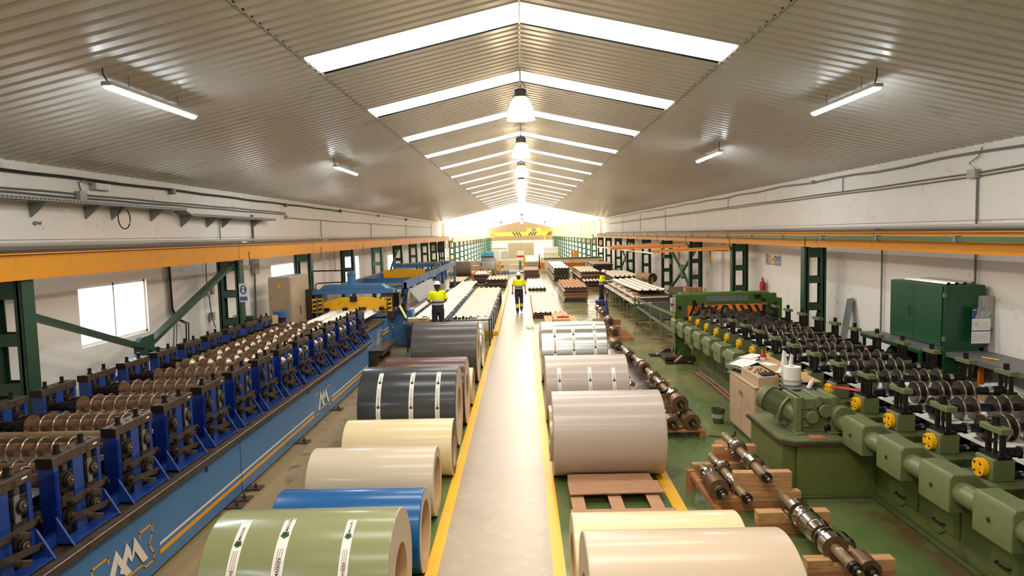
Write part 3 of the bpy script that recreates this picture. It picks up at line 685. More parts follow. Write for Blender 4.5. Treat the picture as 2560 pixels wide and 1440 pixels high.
# ------------------------------------------------------------------ blue roll forming line (left)
bl = empty('roll_forming_line', (-5.2, 4, 0), 'long blue roll forming line with rows of brown rollers along the left side', 'machine')
X0 = -3.95
b = MB(); b.box(-6.5, X0, 3.2, 16.95, .03, .80, m_blue); b.build('bed', bl, bevel=.008)
b = MB(); b.box(-6.55, X0+.07, 3.2, 17.15, .80, .87, m_steelbr); b.build('deck_plate', bl)
b = MB(); b.cyl((X0+.068, 3.2, .866), (X0+.068, 17.16, .868), .007, m_rollrim, 12); b.build('edge_highlight_bead', bl)  # polished bead added along the deck edge to catch a highlight line
b = MB(); b.box(-6.55, -6.5, 3.2, 17, .03, .8, m_blue)
def hole(y, z, r=.035):
    h = MB(); h.cyl((X0+.001, y, z), (X0+.006, y, z), r, m_black, 16); h.build('bolt_hole', bl)
for y, z in ((8.15, .70), (12.2, .72), (15.95, .76), (4.9, .7)): hole(y, z)
b = MB()
for y0, y1, z0 in ((3.3, 5.75, 0), (7.01, 12.48, 0), (13.66, 16.93, 0)):
    b.add([(X0+.003, y0, .272), (X0+.003, y1, .272), (X0+.003, y1, .302), (X0+.003, y0, .302)], [(0, 1, 2, 3)], m_whitedecal)
b.build('white_stripe', bl, flat=True)
b = MB()
for y0, y1, z0 in ((3.3, 5.75, 0), (7.01, 12.48, 0), (13.66, 16.93, 0)):
    b.add([(X0+.003, y0, .175), (X0+.003, y1, .175), (X0+.003, y1, .228), (X0+.003, y0, .228)], [(0, 1, 2, 3)], m_orangedecal)
b.build('orange_stripe', bl, flat=True)
b = MB(); b.box(X0+.001, X0+.004, 9.15, 9.158, .03, .8, m_navy); b.build('panel_seam', bl)
# emblem on the bed: white peaks inside an orange angular outline
EM_W = ([(.16, .24), (.37, .58), (.42, .50), (.27, .24)], [(.37, .58), (.42, .50), (.60, .25), (.50, .25), (.345, .50)], [(.40, .33), (.54, .575), (.59, .50), (.47, .29)],
        [(.54, .575), (.60, .48), (.62, .37), (.60, .35), (.52, .47)], [(.60, .35), (.67, .575), (.71, .50), (.64, .38)], [(.67, .575), (.89, .25), (.79, .25), (.655, .45)])
EM_O = [(.25, .51), (.24, .565), (0, .565), (0, .49), (.09, .37), (0, .24), (.02, .18), (.23, .18), (.24, .235), (.81, .225), (.82, .18), (1.0, .18), (1.01, .25), (.93, .37), (1.0, .47), (1.0, .565), (.77, .565), (.77, .51)]
def emblem(parent, to):
    w = MB()
    nrm = (Vector(to(1, 0))-Vector(to(0, 0))).cross(Vector(to(0, 1))-Vector(to(0, 0))).normalized()
    if nrm.y > .5: nrm = -nrm
    for i, p in enumerate(EM_W): w.add([Vector(to(y, z))+nrm*.0012*i for y, z in p], [tuple(range(len(p)))], m_whitedecal)
    t = .011
    for a, b_ in zip(EM_O[:-1], EM_O[1:]):
        dy, dz = b_[0]-a[0], b_[1]-a[1]; L_ = math.hypot(dy, dz); ny, nz = -dz/L_*t, dy/L_*t; ey, ez = dy/L_*t*.8, dz/L_*t*.8
        w.add([to(a[0]-ny-ey, a[1]-nz-ez), to(b_[0]-ny+ey, b_[1]-nz+ez), to(b_[0]+ny+ey, b_[1]+nz+ez), to(a[0]+ny-ey, a[1]+nz-ez)], [(0, 1, 2, 3)], m_orangedecal)
    return w.build('emblem', parent, flat=True)
emblem(bl, lambda y, z: (X0+.004, 5.88+y, z)); emblem(bl, lambda y, z: (X0+.004, 12.55+y, z))
# floor anchors
for y in (6.6, 8.7, 8.95, 9.35, 11.5, 13.7, 4.9):
    q = MB(); q.box(X0-.02, X0+.20, y-.09, y+.09, .0, .022, m_steelbr); q.cyl((X0+.11, y, .02), (X0+.11, y, .085), .014, m_steelbr, 8); q.cyl((X0+.11, y, .03), (X0+.11, y, .05), .026, m_steelbr, 6); q.build('anchor_plate', bl)
# parts that repeat are built around the origin while their machine stands at the origin
def chmap():
    ch = {}
    for c in bpy.data.objects:
        if c.parent is not None: ch.setdefault(c.parent.name, []).append(c)
    return ch
def repeat(root, make, places):
    keep = Vector(root.location); root.location = (0, 0, 0)
    o = make(); ch = chmap(); root.location = keep
    for i, p in enumerate(places):
        c = o if i == 0 else copy_tree(o, o.parent, None, ch)
        c.location = Vector(p)-keep
def blue_stand(front=True):
    c = MB(); c.box(-.09, .05, .01, .07, .87, 1.56, m_dblue); c.box(-.09, .05, .61, .66, .87, 1.56, m_dblue)
    c.box(-.05, .045, .27, .41, .87, 1.56, m_dblue)
    c.box(-.12, .1, -.02, .7, .87, .885, m_navy)
    if front:
        for y in (-.02, .66): c.prism([(.05, y, .88), (.2, y, .88), (.05, y, 1.14)], (0, .022, 0), m_dblue)
        c.box(.05, .19, -.02, .70, .885, .90, m_dblue); c.box(.045, .052, -.25, 0, .885, 1.02, m_dblue)
    t2 = c.build('roller_stand', bl)
    q = MB(); q.box(-.1, .05, 0, .68, 1.56, 1.65, m_steelbr); q.box(-.101, .051, -.004, .004, 1.559, 1.651, m_oily); q.build('top_bar', t2, bevel=.004)
    for y in (.17, .50):
        q = MB(); q.cyl((-.025, y, 1.65), (-.025, y, 1.66), .04, m_oily, 12); q.cyl((-.025, y, 1.66), (-.025, y, 1.73), .024, m_oily, 10); q.build('jack_bolt', t2)
    for y in (.05, .33, .62):
        q = MB(); q.cyl((-.025, y, 1.65), (-.025, y, 1.652), .02, m_black, 12); q.build('bar_hole', t2)
    for y in (.17, .51):
        for z in (1.06, 1.40):
            q = MB(); q.box(-.07, .055, y-.09, y+.09, z-.085, z+.085, m_oily); q.cyl((.055, y, z), (.075, y, z), .065, m_oily, 20); q.cyl((.075, y, z), (.09, y, z), .045, m_steelbr, 16); q.cyl((.09, y, z), (.105, y, z), .012, m_rollrim, 8)
            q.cyl((-.07, y, z), (-.09, y, z), .07, m_oily, 16); q.build('bearing_block', t2, bevel=.005)
        q = MB(); q.box(-.05, .05, y-.08, y+.08, 1.18, 1.27, m_steelbr); q.box(-.04, .04, y-.03, y+.03, 1.49, 1.56, m_steelbr); q.box(-.05, .03, y-.03, y+.03, 1.27, 1.49, m_oily); q.box(-.05, .02, y-.1, y+.1, .885, 1.5, m_oily); q.build('spacer', t2)
    if front:
        for z, dz in ((1.22, .0), (.99, -.03)):
            q = MB(); q.bar((.10, .08, z-dz*3), (.10, .66, z+.01), .016, .055, m_steelbr); q.cyl((.09, .10, z-dz*3), (.13, .10, z-dz*3), .022, m_oily, 8); q.cyl((.09, .64, z), (.13, .64, z), .022, m_oily, 8)
            q.cyl((.10, .36, z), (.15, .36, z+.0), .03, m_steelbr, 10); q.bar((.15, .36, z), (.21, .39, z-.01), .03, .045, m_steelbr); q.build('link_bar', t2)
        q = MB(); q.box(.058, .062, -.27, .05, 1.0, 1.53, m_glass); q.build('clear_guard', t2)
        q = MB(); q.box(.056, .068, .44, .50, 1.28, 1.50, m_greydk); q.build('plate', t2)
        q = MB(); q.add([(.0515, .56, 1.60), (.0515, .62, 1.60), (.0515, .62, 1.615), (.0515, .56, 1.615)], [(0, 1, 2, 3)], m_paper); q.build('tag_plate', t2, flat=True)
    return t2
FY = [5.73+.925*k for k in range(-3, 13)]
repeat(bl, lambda: blue_stand(True), [(-4.17, y, 0) for y in FY])
repeat(bl, lambda: blue_stand(False), [(-6.23, y, 0) for y in FY[:-1]])
def roller(kind):
    q = MB(); pr = [(0, .05), (.12, .05), (.12, .065), (.2, .065), (.2, .045), (.24, .045), (.24, .062)]; ms = [m_oily, m_oily, m_oily, m_oily, m_oily, m_oily]
    if kind in ('disc', 'small'):
        R_ = .128 if kind == 'disc' else .098
        pr += [(.3, .078), (.38, R_*.85), (.40, R_), (.43, R_), (.43, .067)]; ms += [m_oily, m_oily, m_roll, m_rollrim, m_roll, m_roll]; x = .43
        for k in range(8):
            x2 = x+.132; pr += [(x2, .067), (x2, R_*.95), (x2+.006, R_), (x2+.018, R_), (x2+.024, R_*.95), (x2+.024, .067)]; ms += [m_shaft, m_roll, m_rollrim, m_rollrim, m_rollrim, m_roll]; x = x2+.024
    elif kind == 'low':
        x = .24
        for k in range(9):
            x2 = x+.13; pr += [(x2, .058), (x2, .09), (x2+.02, .1), (x2+.05, .1), (x2+.06, .058)]; ms += [m_shaft, m_roll, m_rollrim, m_roll, m_roll]; x = x2+.06
    else:
        x = .24; w = .14 if kind == 'barrel' else .2
        n = 6 if kind == 'barrel' else 5
        for k in range(n):
            x2 = x+.07; pr += [(x2, .05), (x2+.03, .09), (x2+.05, .112), (x2+.05+w*.5, .115), (x2+.05+w*.52, .108), (x2+.05+w, .112), (x2+.08+w, .085), (x2+.1+w, .05)]; ms += [m_shaft, m_rollrim, m_rollrim, m_roll, m_roll, m_roll, m_rollrim, m_rollrim]; x = x2+.1+w
    pr += [(1.92, .058), (1.92, .05), (2.0, .05)]; ms += [m_shaft, m_oily, m_oily]
    q.lathe((0, 0, 0), (1, 0, 0), pr, m_roll, 32, mats=ms[:len(pr)-1]+[m_oily]*(len(pr)-1-len(ms)))
    return q.build('forming_roller', bl, ang=25)
st = [(y+d, k) for k, y in enumerate(FY[:-1]) for d in (.17, .51)]
repeat(bl, lambda: roller('disc'), [(-6.18, FY[k]+.17, 1.40) for k in range(9)])
repeat(bl, lambda: roller('small'), [(-6.18, FY[k]+.51, 1.385) for k in range(9)])
repeat(bl, lambda: roller('low'), [(-6.18, y, 1.06) for y, k in st])
repeat(bl, lambda: roller('barrel'), [(-6.18, y, 1.40) for y, k in st if 8 < k and k % 2])
repeat(bl, lambda: roller('wide'), [(-6.18, y, 1.40) for y, k in st if 8 < k and k % 2 == 0])
q = MB(); q.cyl((-6.25, 7.08, 1.46), (-4.32, 7.08, 1.46), .055, m_shaft, 24); q.build('plain_roller', bl)
# ribbed strip running through the line into the press
def ribbed(x0, x1, y0, y1, z, pitch, h, m, tk=.004, top=.3, step=None, zf=None):
    """sheet with ribs along Y; step = tile step length along Y"""
    pts = []; x = x0; w = pitch
    while x < x1-1e-6:
        for f, dz in ((0, 0), (.5-top*.9, 0), (.5-top*.5, h), (.5+top*.5, h), (.5+top*.9, 0)):
            if x+f*w <= x1: pts.append((x+f*w, dz))
        x += w
    pts.append((x1, 0))
    ys = [(y0, 0), (y1, 0)]
    if step:
        ys = []; y = y0
        while y < y1-1e-6: ys += [(y, .034), (min(y1, y+step)-.002, 0)]; y += step
    elif zf:
        ys = [(y0+(y1-y0)*k/16, 0) for k in range(17)]
    B = MB(); n = len(pts)
    vs = [(px, yy, z+dz+sd+(zf((yy-y0)/(y1-y0), (px-x0)/(x1-x0)) if zf else 0)) for yy, sd in ys for px, dz in pts]
    vs += [(a, b, c-tk) for a, b, c in vs]; N_ = n*len(ys)
    fs = []
    for j in range(len(ys)-1):
        for i in range(n-1):
            a = j*n+i; fs += [(a, a+1, a+n+1, a+n), (N_+a, N_+a+n, N_+a+n+1, N_+a+1)]
    for i in range(n-1):
        a = i; fs.append((a, N_+a, N_+a+1, a+1)); a = (len(ys)-1)*n+i; fs.append((a, a+1, N_+a+1, N_+a))
    for j in range(len(ys)-1):
        a = j*n; fs.append((a, a+n, N_+a+n, N_+a)); a = j*n+n-1; fs.append((a, N_+a, N_+a+n, a+n))
    B.add(vs, fs, m); return B
ribbed(-6.0, -4.5, 3.3, 15.2, 1.215, .25, .004, m_sheetw).build('steel_strip', label='flat white steel strip passing between the rollers of the blue forming line', cat='strip', flat=True)
ribbed(-6.0, -4.5, 15.3, 24.5, 1.20, .375, .085, m_sheetw, top=.22).build('profiled_sheet', label='white ribbed sheet coming out of the blue forming line into the yellow-beamed press', cat='sheet', flat=True)

# second bed section carrying the press
q = MB(); q.box(-6.5, -4.22, 17.25, 20.3, .04, .98, m_blue); q.box(-6.5, -4.2, 20.3, 22.0, .04, 1.02, m_blue); q.box(-6.55, -4.16, 17.25, 20.3, .98, 1.04, m_steelbr)
pb = empty('shear_press', (-5.2, 21.5, 0), 'blue and yellow hydraulic shear press at the end of the blue forming line', 'machine')
q.build('bed', pb, bevel=.01)
q = MB()
for y0, y1 in ((19.9, 20.8), (21.3, 21.95)): q.add([(-4.17, y0, .72), (-4.17, y1, .72), (-4.17, y1, .75), (-4.17, y0, .75)], [(0, 1, 2, 3)], m_whitedecal); q.add([(-4.17, y0, .6), (-4.17, y1, .6), (-4.17, y1, .67), (-4.17, y0, .67)], [(0, 1, 2, 3)], m_orangedecal)
q.build('stripe', pb, flat=True)
q = MB()
for d in (0, .18, .36, .6): q.add([(-4.215, 19.2+d, .3), (-4.215, 19.3+d, .3), (-4.215, 19.5+d*.8, .85), (-4.215, 19.45+d*.8, .85)], [(0, 1, 2, 3)], m_whitedecal)
q.build('emblem', pb, flat=True)
for (x, y) in ((-6.45, 21.0), (-4.3, 21.0)):
    q = MB(); q.box(x-.06, x+.24, y-.1, y+.5, 1.0, 1.75, m_rail); q.cyl((x+.09, y-.1, 1.1), (x+.09, y-.1, 1.7), .04, m_chrome, 10); q.build('guide_post', pb)
    q = MB()
    for k in range(3):
        z = 1.25+k*.13; q.prism([(x-.05, y-.12, z), (x-.05, y-.12, z+.06), (x+.23, y-.12, z+.12), (x+.23, y-.12, z+.06)], (0, -.012, 0), m_black)
    q.box(x-.07, x+.25, y-.12, y-.10, 1.22, 1.66, m_yel); q.build('hazard_plate', pb, flat=True)
q = MB(); q.box(-6.5, -4.0, 20.85, 21.35, 1.78, 1.92, m_blue); q.prism([(-6.3, 20.9, 1.92), (-4.2, 20.9, 1.92), (-4.35, 20.9, 2.06), (-6.15, 20.9, 2.06)], (0, .4, 0), m_blue); q.build('top_beam', pb, bevel=.01)
q = MB(); q.prism([(-6.15, 20.8, 1.30), (-4.2, 20.8, 1.30), (-4.2, 20.8, 1.55), (-4.7, 20.8, 1.68), (-5.6, 20.8, 1.68), (-6.15, 20.8, 1.55)], (0, .12, 0), m_yelm); q.build('blade_beam', pb, bevel=.01)
q = MB()
for k in range(4): x = -6.1+k*.56; q.box(x, x+.14, 20.7, 20.8, 1.27, 1.37, m_oily)
q.box(-5.3, -5.1, 20.7, 20.8, 1.55, 1.72, m_oily); q.build('clamp_block', pb)
q = MB(); q.box(-6.2, -4.2, 20.7, 21.2, 1.08, 1.19, m_greydk); q.build('lower_blade', pb)
q = MB(); q.cyl((-5.33, 21.1, 2.05), (-5.33, 21.1, 2.36), .13, m_blue, 24); q.cyl((-5.33, 21.1, 2.36), (-5.33, 21.1, 2.4), .15, m_blue, 24); q.box(-5.42, -5.24, 21.0, 21.2, 2.4, 2.48, m_greydk); q.build('hydraulic_cylinder', pb)
q = MB(); q.tube([(-6.55, 21.1, 1.0), (-6.55, 21.1, 2.45), (-6.5, 21.1, 2.5), (-5.4, 21.1, 2.5), (-5.33, 21.1, 2.45)], .02, m_oily, 8); q.build('hydraulic_pipe', pb)
q = MB(); q.tube([(-6.45, 21.1, 1.9), (-6.45, 21.1, 2.08), (-6.35, 21.1, 2.12), (-5.5, 21.1, 2.14)], .018, m_oily, 8); q.build('hydraulic_pipe', pb)
q = MB(); q.box(-6.7, -6.45, 20.9, 21.1, .8, 1.95, m_rail); q.build('rear_post', pb)
# blue side cabinet and clutter right of the press
q = MB(); q.box(-4.2, -3.55, 21.6, 22.1, .03, 1.15, m_blue); q.build('side_pedestal', pb, bevel=.01)
q = MB(); q.box(-4.15, -3.9, 21.3, 21.6, 1.3, 1.75, m_oily); q.tube([(-4.1, 21.3, 1.9), (-3.8, 21.2, 2.0), (-3.7, 21.3, 1.6), (-3.9, 21.4, 1.2)], .02, m_oily, 8); q.tube([(-4.0, 21.3, 1.2), (-3.7, 21.2, 1.4), (-3.6, 21.3, 1.9)], .02, m_oily, 8); q.box(-3.95, -3.7, 21.4, 21.7, 1.15, 1.35, m_steelbr); q.build('valve_cluster', pb)
q = MB(); q.box(-4.2, -3.85, 18.3, 20.3, .28, .42, m_steelbr); q.box(-4.2, -3.8, 18.25, 20.3, .42, .44, m_rollrim)
for k in range(7): q.cyl((-3.85, 18.5+k*.27, .35), (-3.845, 18.5+k*.27, .35), .04, m_rollrim, 10)
q.box(-4.2, -4.0, 18.3, 18.5, 0, .28, m_steelbr); q.box(-4.2, -4.0, 20.0, 20.2, 0, .28, m_steelbr); q.build('drilled_rail', pb)

# ------------------------------------------------------------------ green roll forming line (right)
gl = empty('roll_forming_line', (5.4, 9, 0), 'long green roll forming line with yellow bearing discs along the right side', 'machine')
b = MB(); b.box(4.5, 6.75, 3.5, 18.15, .04, .74, m_mgreen); b.box(4.42, 6.8, 3.5, 18.2, 0, .05, m_mgreend); b.build('bed', gl, bevel=.008)
b = MB(); b.box(4.28, 6.85, 3.5, 18.2, .745, .785, m_oily); b.box(4.27, 4.29, 3.5, 18.2, .735, .79, m_steelbr); b.build('deck_plate', gl)
# doors with handles
for i, y in enumerate([4.1, 5.0, 5.9, 6.9, 7.65]):
    q = MB(); q.box(4.485, 4.5, y+.06, y+.78, .2, .66, m_mgreen); q.prism([(4.485, y+.3, .2), (4.485, y+.78, .2), (4.485, y+.6, .12), (4.485, y+.4, .12)], (.015, 0, 0), m_mgreen); d = q.build('access_door', gl, bevel=.003)
    q = MB(); q.tube([(4.485, y+.3, .27), (4.45, y+.31, .27), (4.45, y+.47, .265), (4.485, y+.48, .265)], .011, m_black, 8); q.build('handle', d)
for y in (13.3, 14.2, 15.1, 16.0):
    q = MB(); q.box(4.487, 4.5, y, y+.8, .12, .66, m_mgreend); q.build('access_door', gl, bevel=.003)
for y, z in ((8.2, .6), (12.9, .55)):
    q = MB(); q.cyl((4.46, y, z), (4.5, y, z), .055, m_mgreen2, 16); q.cyl((4.455, y, z), (4.462, y, z), .035, m_black, 12); q.build('cable_port', gl)
GY = [6.67+.843*k for k in range(-3, 15)]
def green_front(cast=True):
    c = MB(); c.box(4.52, 4.74, -.13, .13, .98, 1.2, m_mgreen2); c.box(4.4, 4.95, -.3, .3, .785, .98, m_mgreend)
    t = c.build('stand_block', gl, bevel=.008)
    pm = m_oily if cast else m_chrome
    q = MB()
    for y in (-.10, .10): q.cyl((4.63, y, 1.2), (4.63, y, 1.46), .028, pm, 14)
    q.cyl((4.63, 0, 1.2), (4.63, 0, 1.46), .017, m_oily, 10); q.box(4.56, 4.7, -.14, .14, 1.2, 1.23, m_oily); q.build('guide_pillars', t)
    q = MB(); q.box(4.57, 4.69, -.16, .16, 1.45, 1.51, m_mgreen2 if cast else m_oily); q.build('crosshead', t, bevel=.006)
    q = MB(); q.cyl((4.63, 0, 1.52), (4.63, 0, 1.6), .036, m_oily, 12); q.cyl((4.63, 0, 1.52), (4.63, 0, 1.535), .05, m_oily, 12)
    q.cyl((4.63, .1, 1.52), (4.63, .1, 1.54), .02, m_oily, 8); q.build('jack_bolt', t)
    q = MB(); q.cyl((4.46, 0, 1.09), (4.52, 0, 1.09), .09, m_yel, 28); q.cyl((4.455, 0, 1.09), (4.461, 0, 1.09), .03, m_yel, 12)
    for k in range(4): a = PI/4+k*PI/2; q.cyl((4.453, .06*math.cos(a), 1.09+.06*math.sin(a)), (4.461, .06*math.cos(a), 1.09+.06*math.sin(a)), .012, m_oily, 8)
    q.build('bearing_disc', t, bevel=.004)
    # angular gear case with its cylindrical link towards the camera
    q = MB()
    P_ = [(4.04, .72), (4.04, 1.05), (4.07, 1.10), (4.28, 1.10), (4.42, .985), (4.52, .985), (4.52, .79), (4.26, .79), (4.26, .72)]
    q.prism([(x, -.24, z) for x, z in P_], (0, .51, 0), m_mgreen2); q.build('gear_case', t, bevel=.01)
    q = MB(); q.cyl((4.17, -.60, .92), (4.17, -.1, .92), .108, m_mgreen2, 28); q.build('drive_cover', t)
    q = MB(); q.cyl((4.03, .05, .9), (4.045, .05, .9), .022, m_steelbr, 10); q.build('plug', t)
    q = MB(); q.box(4.18, 4.45, -.55, .34, .785, .80, m_oily); q.build('base_shim', t)
    return t
def green_back():
    c = MB(); c.box(6.4, 6.6, -.13, .13, .785, 1.2, m_mgreen2); t = c.build('stand_block', gl, bevel=.008)
    q = MB()
    for y in (-.10, .10): q.cyl((6.5, y, 1.2), (6.5, y, 1.46), .028, m_oily, 12)
    q.cyl((6.5, 0, 1.2), (6.5, 0, 1.46), .017, m_oily, 10); q.box(6.43, 6.57, -.13, .13, 1.2, 1.23, m_oily); q.build('guide_pillars', t)
    q = MB(); q.box(6.44, 6.56, -.16, .16, 1.45, 1.51, m_mgreen2); q.build('crosshead', t, bevel=.006)
    q = MB(); q.cyl((6.5, 0, 1.52), (6.5, 0, 1.6), .036, m_oily, 12); q.build('jack_bolt', t)
    return t
repeat(gl, lambda: green_front(True), [(0, y, 0) for k, y in enumerate(GY) if k <= 13 and k not in (7, 8)])
repeat(gl, lambda: green_front(False), [(0, y, 0) for k, y in enumerate(GY) if k > 13])
repeat(gl, lambda: green_front(True), [(0, y, 0) for k, y in enumerate(GY) if k in (7, 8)])
repeat(gl, green_back, [(0, y, 0) for k, y in enumerate(GY)])
def gshaft(kind):
    q = MB(); pr = [(0, .05), (.12, .05), (.12, .062), (.16, .062), (.16, .05), (.2, .05)]; ms = [m_shaftdk, m_shaftdk, m_chrome, m_shaftdk, m_shaftdk]
    if kind == 'disc': D_ = [.32, .52, .62, .83, .93, 1.12, 1.24]; R_ = .15
    elif kind == 'disc2': D_ = [.28, .40, .58, .75, 1.0, 1.14, 1.32]; R_ = .145
    else: D_ = []; R_ = .1
    for d in D_:
        pr += [(d, .052), (d, .08), (d+.004, R_*.97), (d+.01, R_), (d+.024, R_), (d+.03, R_*.97), (d+.03, .08), (d+.05, .052)]; ms += [m_shaftdk, m_flange, m_flange, m_rollrim, m_rollrim, m_rollrim, m_flange, m_flange]
    if kind == 'ribbed':
        for x in (.35, .75, 1.15):
            for j in range(6): d = x+j*.036; pr += [(d, .07), (d, .115), (d+.02, .115), (d+.02, .07)]; ms += [m_flange]*4
    pr += [(1.5, .052), (1.5, .062), (1.56, .062), (1.56, .055), (1.62, .065), (1.72, .065), (1.75, .05)]; ms += [m_shaftdk, m_shaftdk, m_chrome, m_shaftdk, m_oily, m_oily, m_oily]
    q.lathe((4.74, 0, 1.22-.02), (1, 0, 0), pr, m_flange, 32, mats=(ms+[m_shaftdk]*8)[:len(pr)-1]); return q.build('forming_roller', gl, ang=25)
repeat(gl, lambda: gshaft('disc'), [(0, y, .03) for k, y in enumerate(GY) if k % 2 == 0 and k < 14])
repeat(gl, lambda: gshaft('disc2'), [(0, y, .03) for k, y in enumerate(GY) if k % 2 and k < 14])
repeat(gl, lambda: gshaft('ribbed'), [(0, y, .03) for k, y in enumerate(GY) if k >= 14])
repeat(gl, lambda: gshaft('disc2'), [(0, y, -.22) for k, y in enumerate(GY)])
ribbed(4.95, 6.2, 3.6, 19.5, 1.085, .25, .004, m_sheetw).build('steel_strip', label='flat white steel strip lying under the rollers of the green forming line', cat='strip', flat=True)
# clear acrylic guards on the front of three stations
for y in (8.8, 9.75, 10.6, 11.4):
    q = MB(); q.box(4.80, 4.806, y-.3, y+.32, 1.12, 1.48, m_glass2); q.build('clear_guard', gl)
# gearbox pedestal projecting from the bed
q = MB(); q.box(3.5, 4.5, 8.66, 10.0, .03, .70, m_mgreen); q.box(3.32, 3.5, 8.75, 9.95, .03, .70, m_mgreen); q.box(3.3, 4.5, 8.62, 10.02, 0, .035, m_mgreend); q.build('pedestal', gl, bevel=.008)
q = MB(); q.prism([(3.28, 8.75, .70), (3.45, 8.6, .70), (4.05, 8.6, .70), (4.3, 8.3, .70), (4.5, 8.3, .70), (4.5, 10.05, .70), (3.28, 10.05, .70)], (0, 0, .045), m_steelbr); q.prism([(3.3, 8.77, .745), (3.47, 8.63, .745), (4.1, 8.63, .745), (4.1, 10.0, .745), (3.3, 10.0, .745)], (0, 0, .02), m_mgreen2); q.build('pedestal_top', gl)
g = empty('gearbox', (3.9, 9.2, .76), parent=gl); g.location = Vector((3.9, 9.2, .76))-gl.location
def gp(mb, name): return mb.build(name, g, bevel=.01)
q = MB(); q.box(3.62, 4.18, 9.0, 9.42, .765, 1.22, m_mgreen2)
for x in (3.66, 3.9, 4.1): q.box(x-.04, x+.04, 8.97, 9.45, 1.1, 1.25, m_mgreen2)
q.box(3.58, 3.66, 8.95, 9.45, .765, 1.25, m_mgreen2)
for z in (.85, .97, 1.09): q.box(3.60, 3.8, 8.965, 9.0, z, z+.02, m_mgreen2)
q.box(3.56, 3.7, 8.88, 9.5, .765, .79, m_mgreen2); q.box(4.0, 4.22, 8.88, 9.5, .765, .79, m_mgreen2)
gp(q, 'housing')
q = MB(); q.cyl((3.80, 8.93, .98), (3.80, 9.0, .98), .085, m_mgreen2, 28); gp(q, 'bearing_cover')
q = MB(); q.cyl((3.97, 8.93, 1.06), (3.97, 9.0, 1.06), .09, m_mgreen2, 28); q.lathe((3.97, 8.955, 1.06), (0, 1, 0), [(0, .095), (.03, .095)], m_oily, 28); gp(q, 'bearing_cover')
q = MB(); q.cyl((4.17, 8.85, 1.0), (4.17, 9.05, 1.0), .14, m_mgreen2, 32); q.cyl((4.17, 8.98, 1.0), (4.17, 9.05, 1.0), .17, m_mgreend, 32); gp(q, 'output_flange')
q = MB(); q.cyl((4.02, 8.96, .82), (4.02, 9.0, .82), .05, m_oily, 16); gp(q, 'drain_plug')
# motor on its left, axis pointing up and away from the aisle
ma = Vector((3.66, 9.14, .99)); md = Vector((-.50, .82, .26)).normalized()
q = MB(); q.lathe(ma, md, [(-.06, .13), (.1, .15), (.1, .21), (.135, .21), (.135, .165), (.15, .165)], m_mgreen2, 32); q.build('motor_flange', gl, bevel=.004)
q = MB(); q.lathe(ma+md*.15, md, [(0, .145), (.3, .145)], m_mgreend, 32)
u_ = Vector((0, 0, 1)); r_ = md.cross(u_).normalized(); u_ = r_.cross(md)
for k in range(36):
    a = 2*PI*k/36; d = r_*math.cos(a)+u_*math.sin(a); q.bar(ma+md*.15+d*.157, ma+md*.43+d*.157, .005, .028, m_mgreen2, up=d)
q.build('finned_motor', gl)
q = MB(); q.lathe(ma+md*.43, md, [(0, .185), (.1, .185), (.12, .17), (.13, .03)], m_mgreen2, 32); q.build('fan_cowl', gl)
q = MB(); c0 = ma+md*.22+Vector((-.02, -.02, -.15)); q.box(c0.x-.1, c0.x+.1, c0.y-.1, c0.y+.06, c0.z-.08, c0.z+.06, m_mgreen2); q.build('terminal_box', gl, bevel=.01)
q = MB(); q.box(3.68, 3.86, 8.68, 8.82, .766, .786, m_wooddk); q.build('wood_offcut', label='small flat wood offcut on the pedestal in front of the gearbox', cat='wood')
# cables and rusty bars along the foot of the far bed
for i in range(4):
    q = MB(); q.tube([(4.30-.05*i, 12.2+.1*i, .03+.012*(i % 2)), (4.27-.05*i, 13.5, .03), (4.30-.05*i, 15.0, .03+.015*(i % 2)), (4.28-.05*i, 16.6, .03)], .016, m_steelbr if i % 2 else m_wooddk, 6)
    q.build('hose', label='rusty hose on the floor along the foot of the green line, %s from the aisle' % ['fourth', 'third', 'second', 'first'][i], cat='hose', group='hoses along the green line')

# green shear press with hazard stripes
pg = empty('shear_press', (5.5, 18.7, 0), 'olive green shear press with an orange and black striped beam beyond the green line', 'machine')
zt = 1.74
q = MB(); q.box(4.12, 4.36, 18.5, 18.85, .12, zt-.02, m_pressgreen); q.box(6.6, 6.85, 18.5, 18.85, .12, zt-.02, m_pressgreen); q.box(4.13, 6.84, 18.49, 18.62, 1.46, zt+.005, m_pressgreen); q.box(4.3, 6.7, 18.62, 19.0, 1.5, zt+.03, m_pressgreen); q.build('portal_frame', pg, bevel=.008)
q = MB(); q.box(4.95, 6.1, 18.475, 18.489, 1.55, zt-.04, m_greydk); q.build('name_plate', pg)
q = MB(); q.box(4.45, 6.45, 18.43, 18.5, 1.14, 1.45, m_orange); hb = q.build('striped_beam', pg)
q = MB()
for k in range(10):
    x = 4.50+k*.2; s = 1 if x < 5.4 else -1
    a, b_ = x, x+.09
    q.prism([(max(4.45, a-.08*s*1.0), 18.425, 1.14), (max(4.45, min(6.45, b_-.08*s)), 18.425, 1.14), (min(6.45, b_+.08*s), 18.425, 1.45), (max(4.45, min(6.45, a+.08*s)), 18.425, 1.45)], (0, .004, 0), m_black)
q.build('black_stripes', hb, flat=True)
q = MB(); q.box(5.41, 5.49, 18.41, 18.43, 1.31, 1.39, m_pressgreen); q.build('stripe_plate', hb)
q = MB(); q.box(4.4, 6.6, 18.45, 18.7, 1.07, 1.13, m_oily); q.build('blade', pg)
q = MB()
for x, z in ((4.24, 1.4), (4.24, .92), (6.72, 1.36)): q.cyl((x, 18.44, z), (x, 18.5, z), .045, m_oily, 14)
q.box(6.25, 6.4, 18.42, 18.488, 1.62, 1.72, m_oily); q.build('pin', pg)
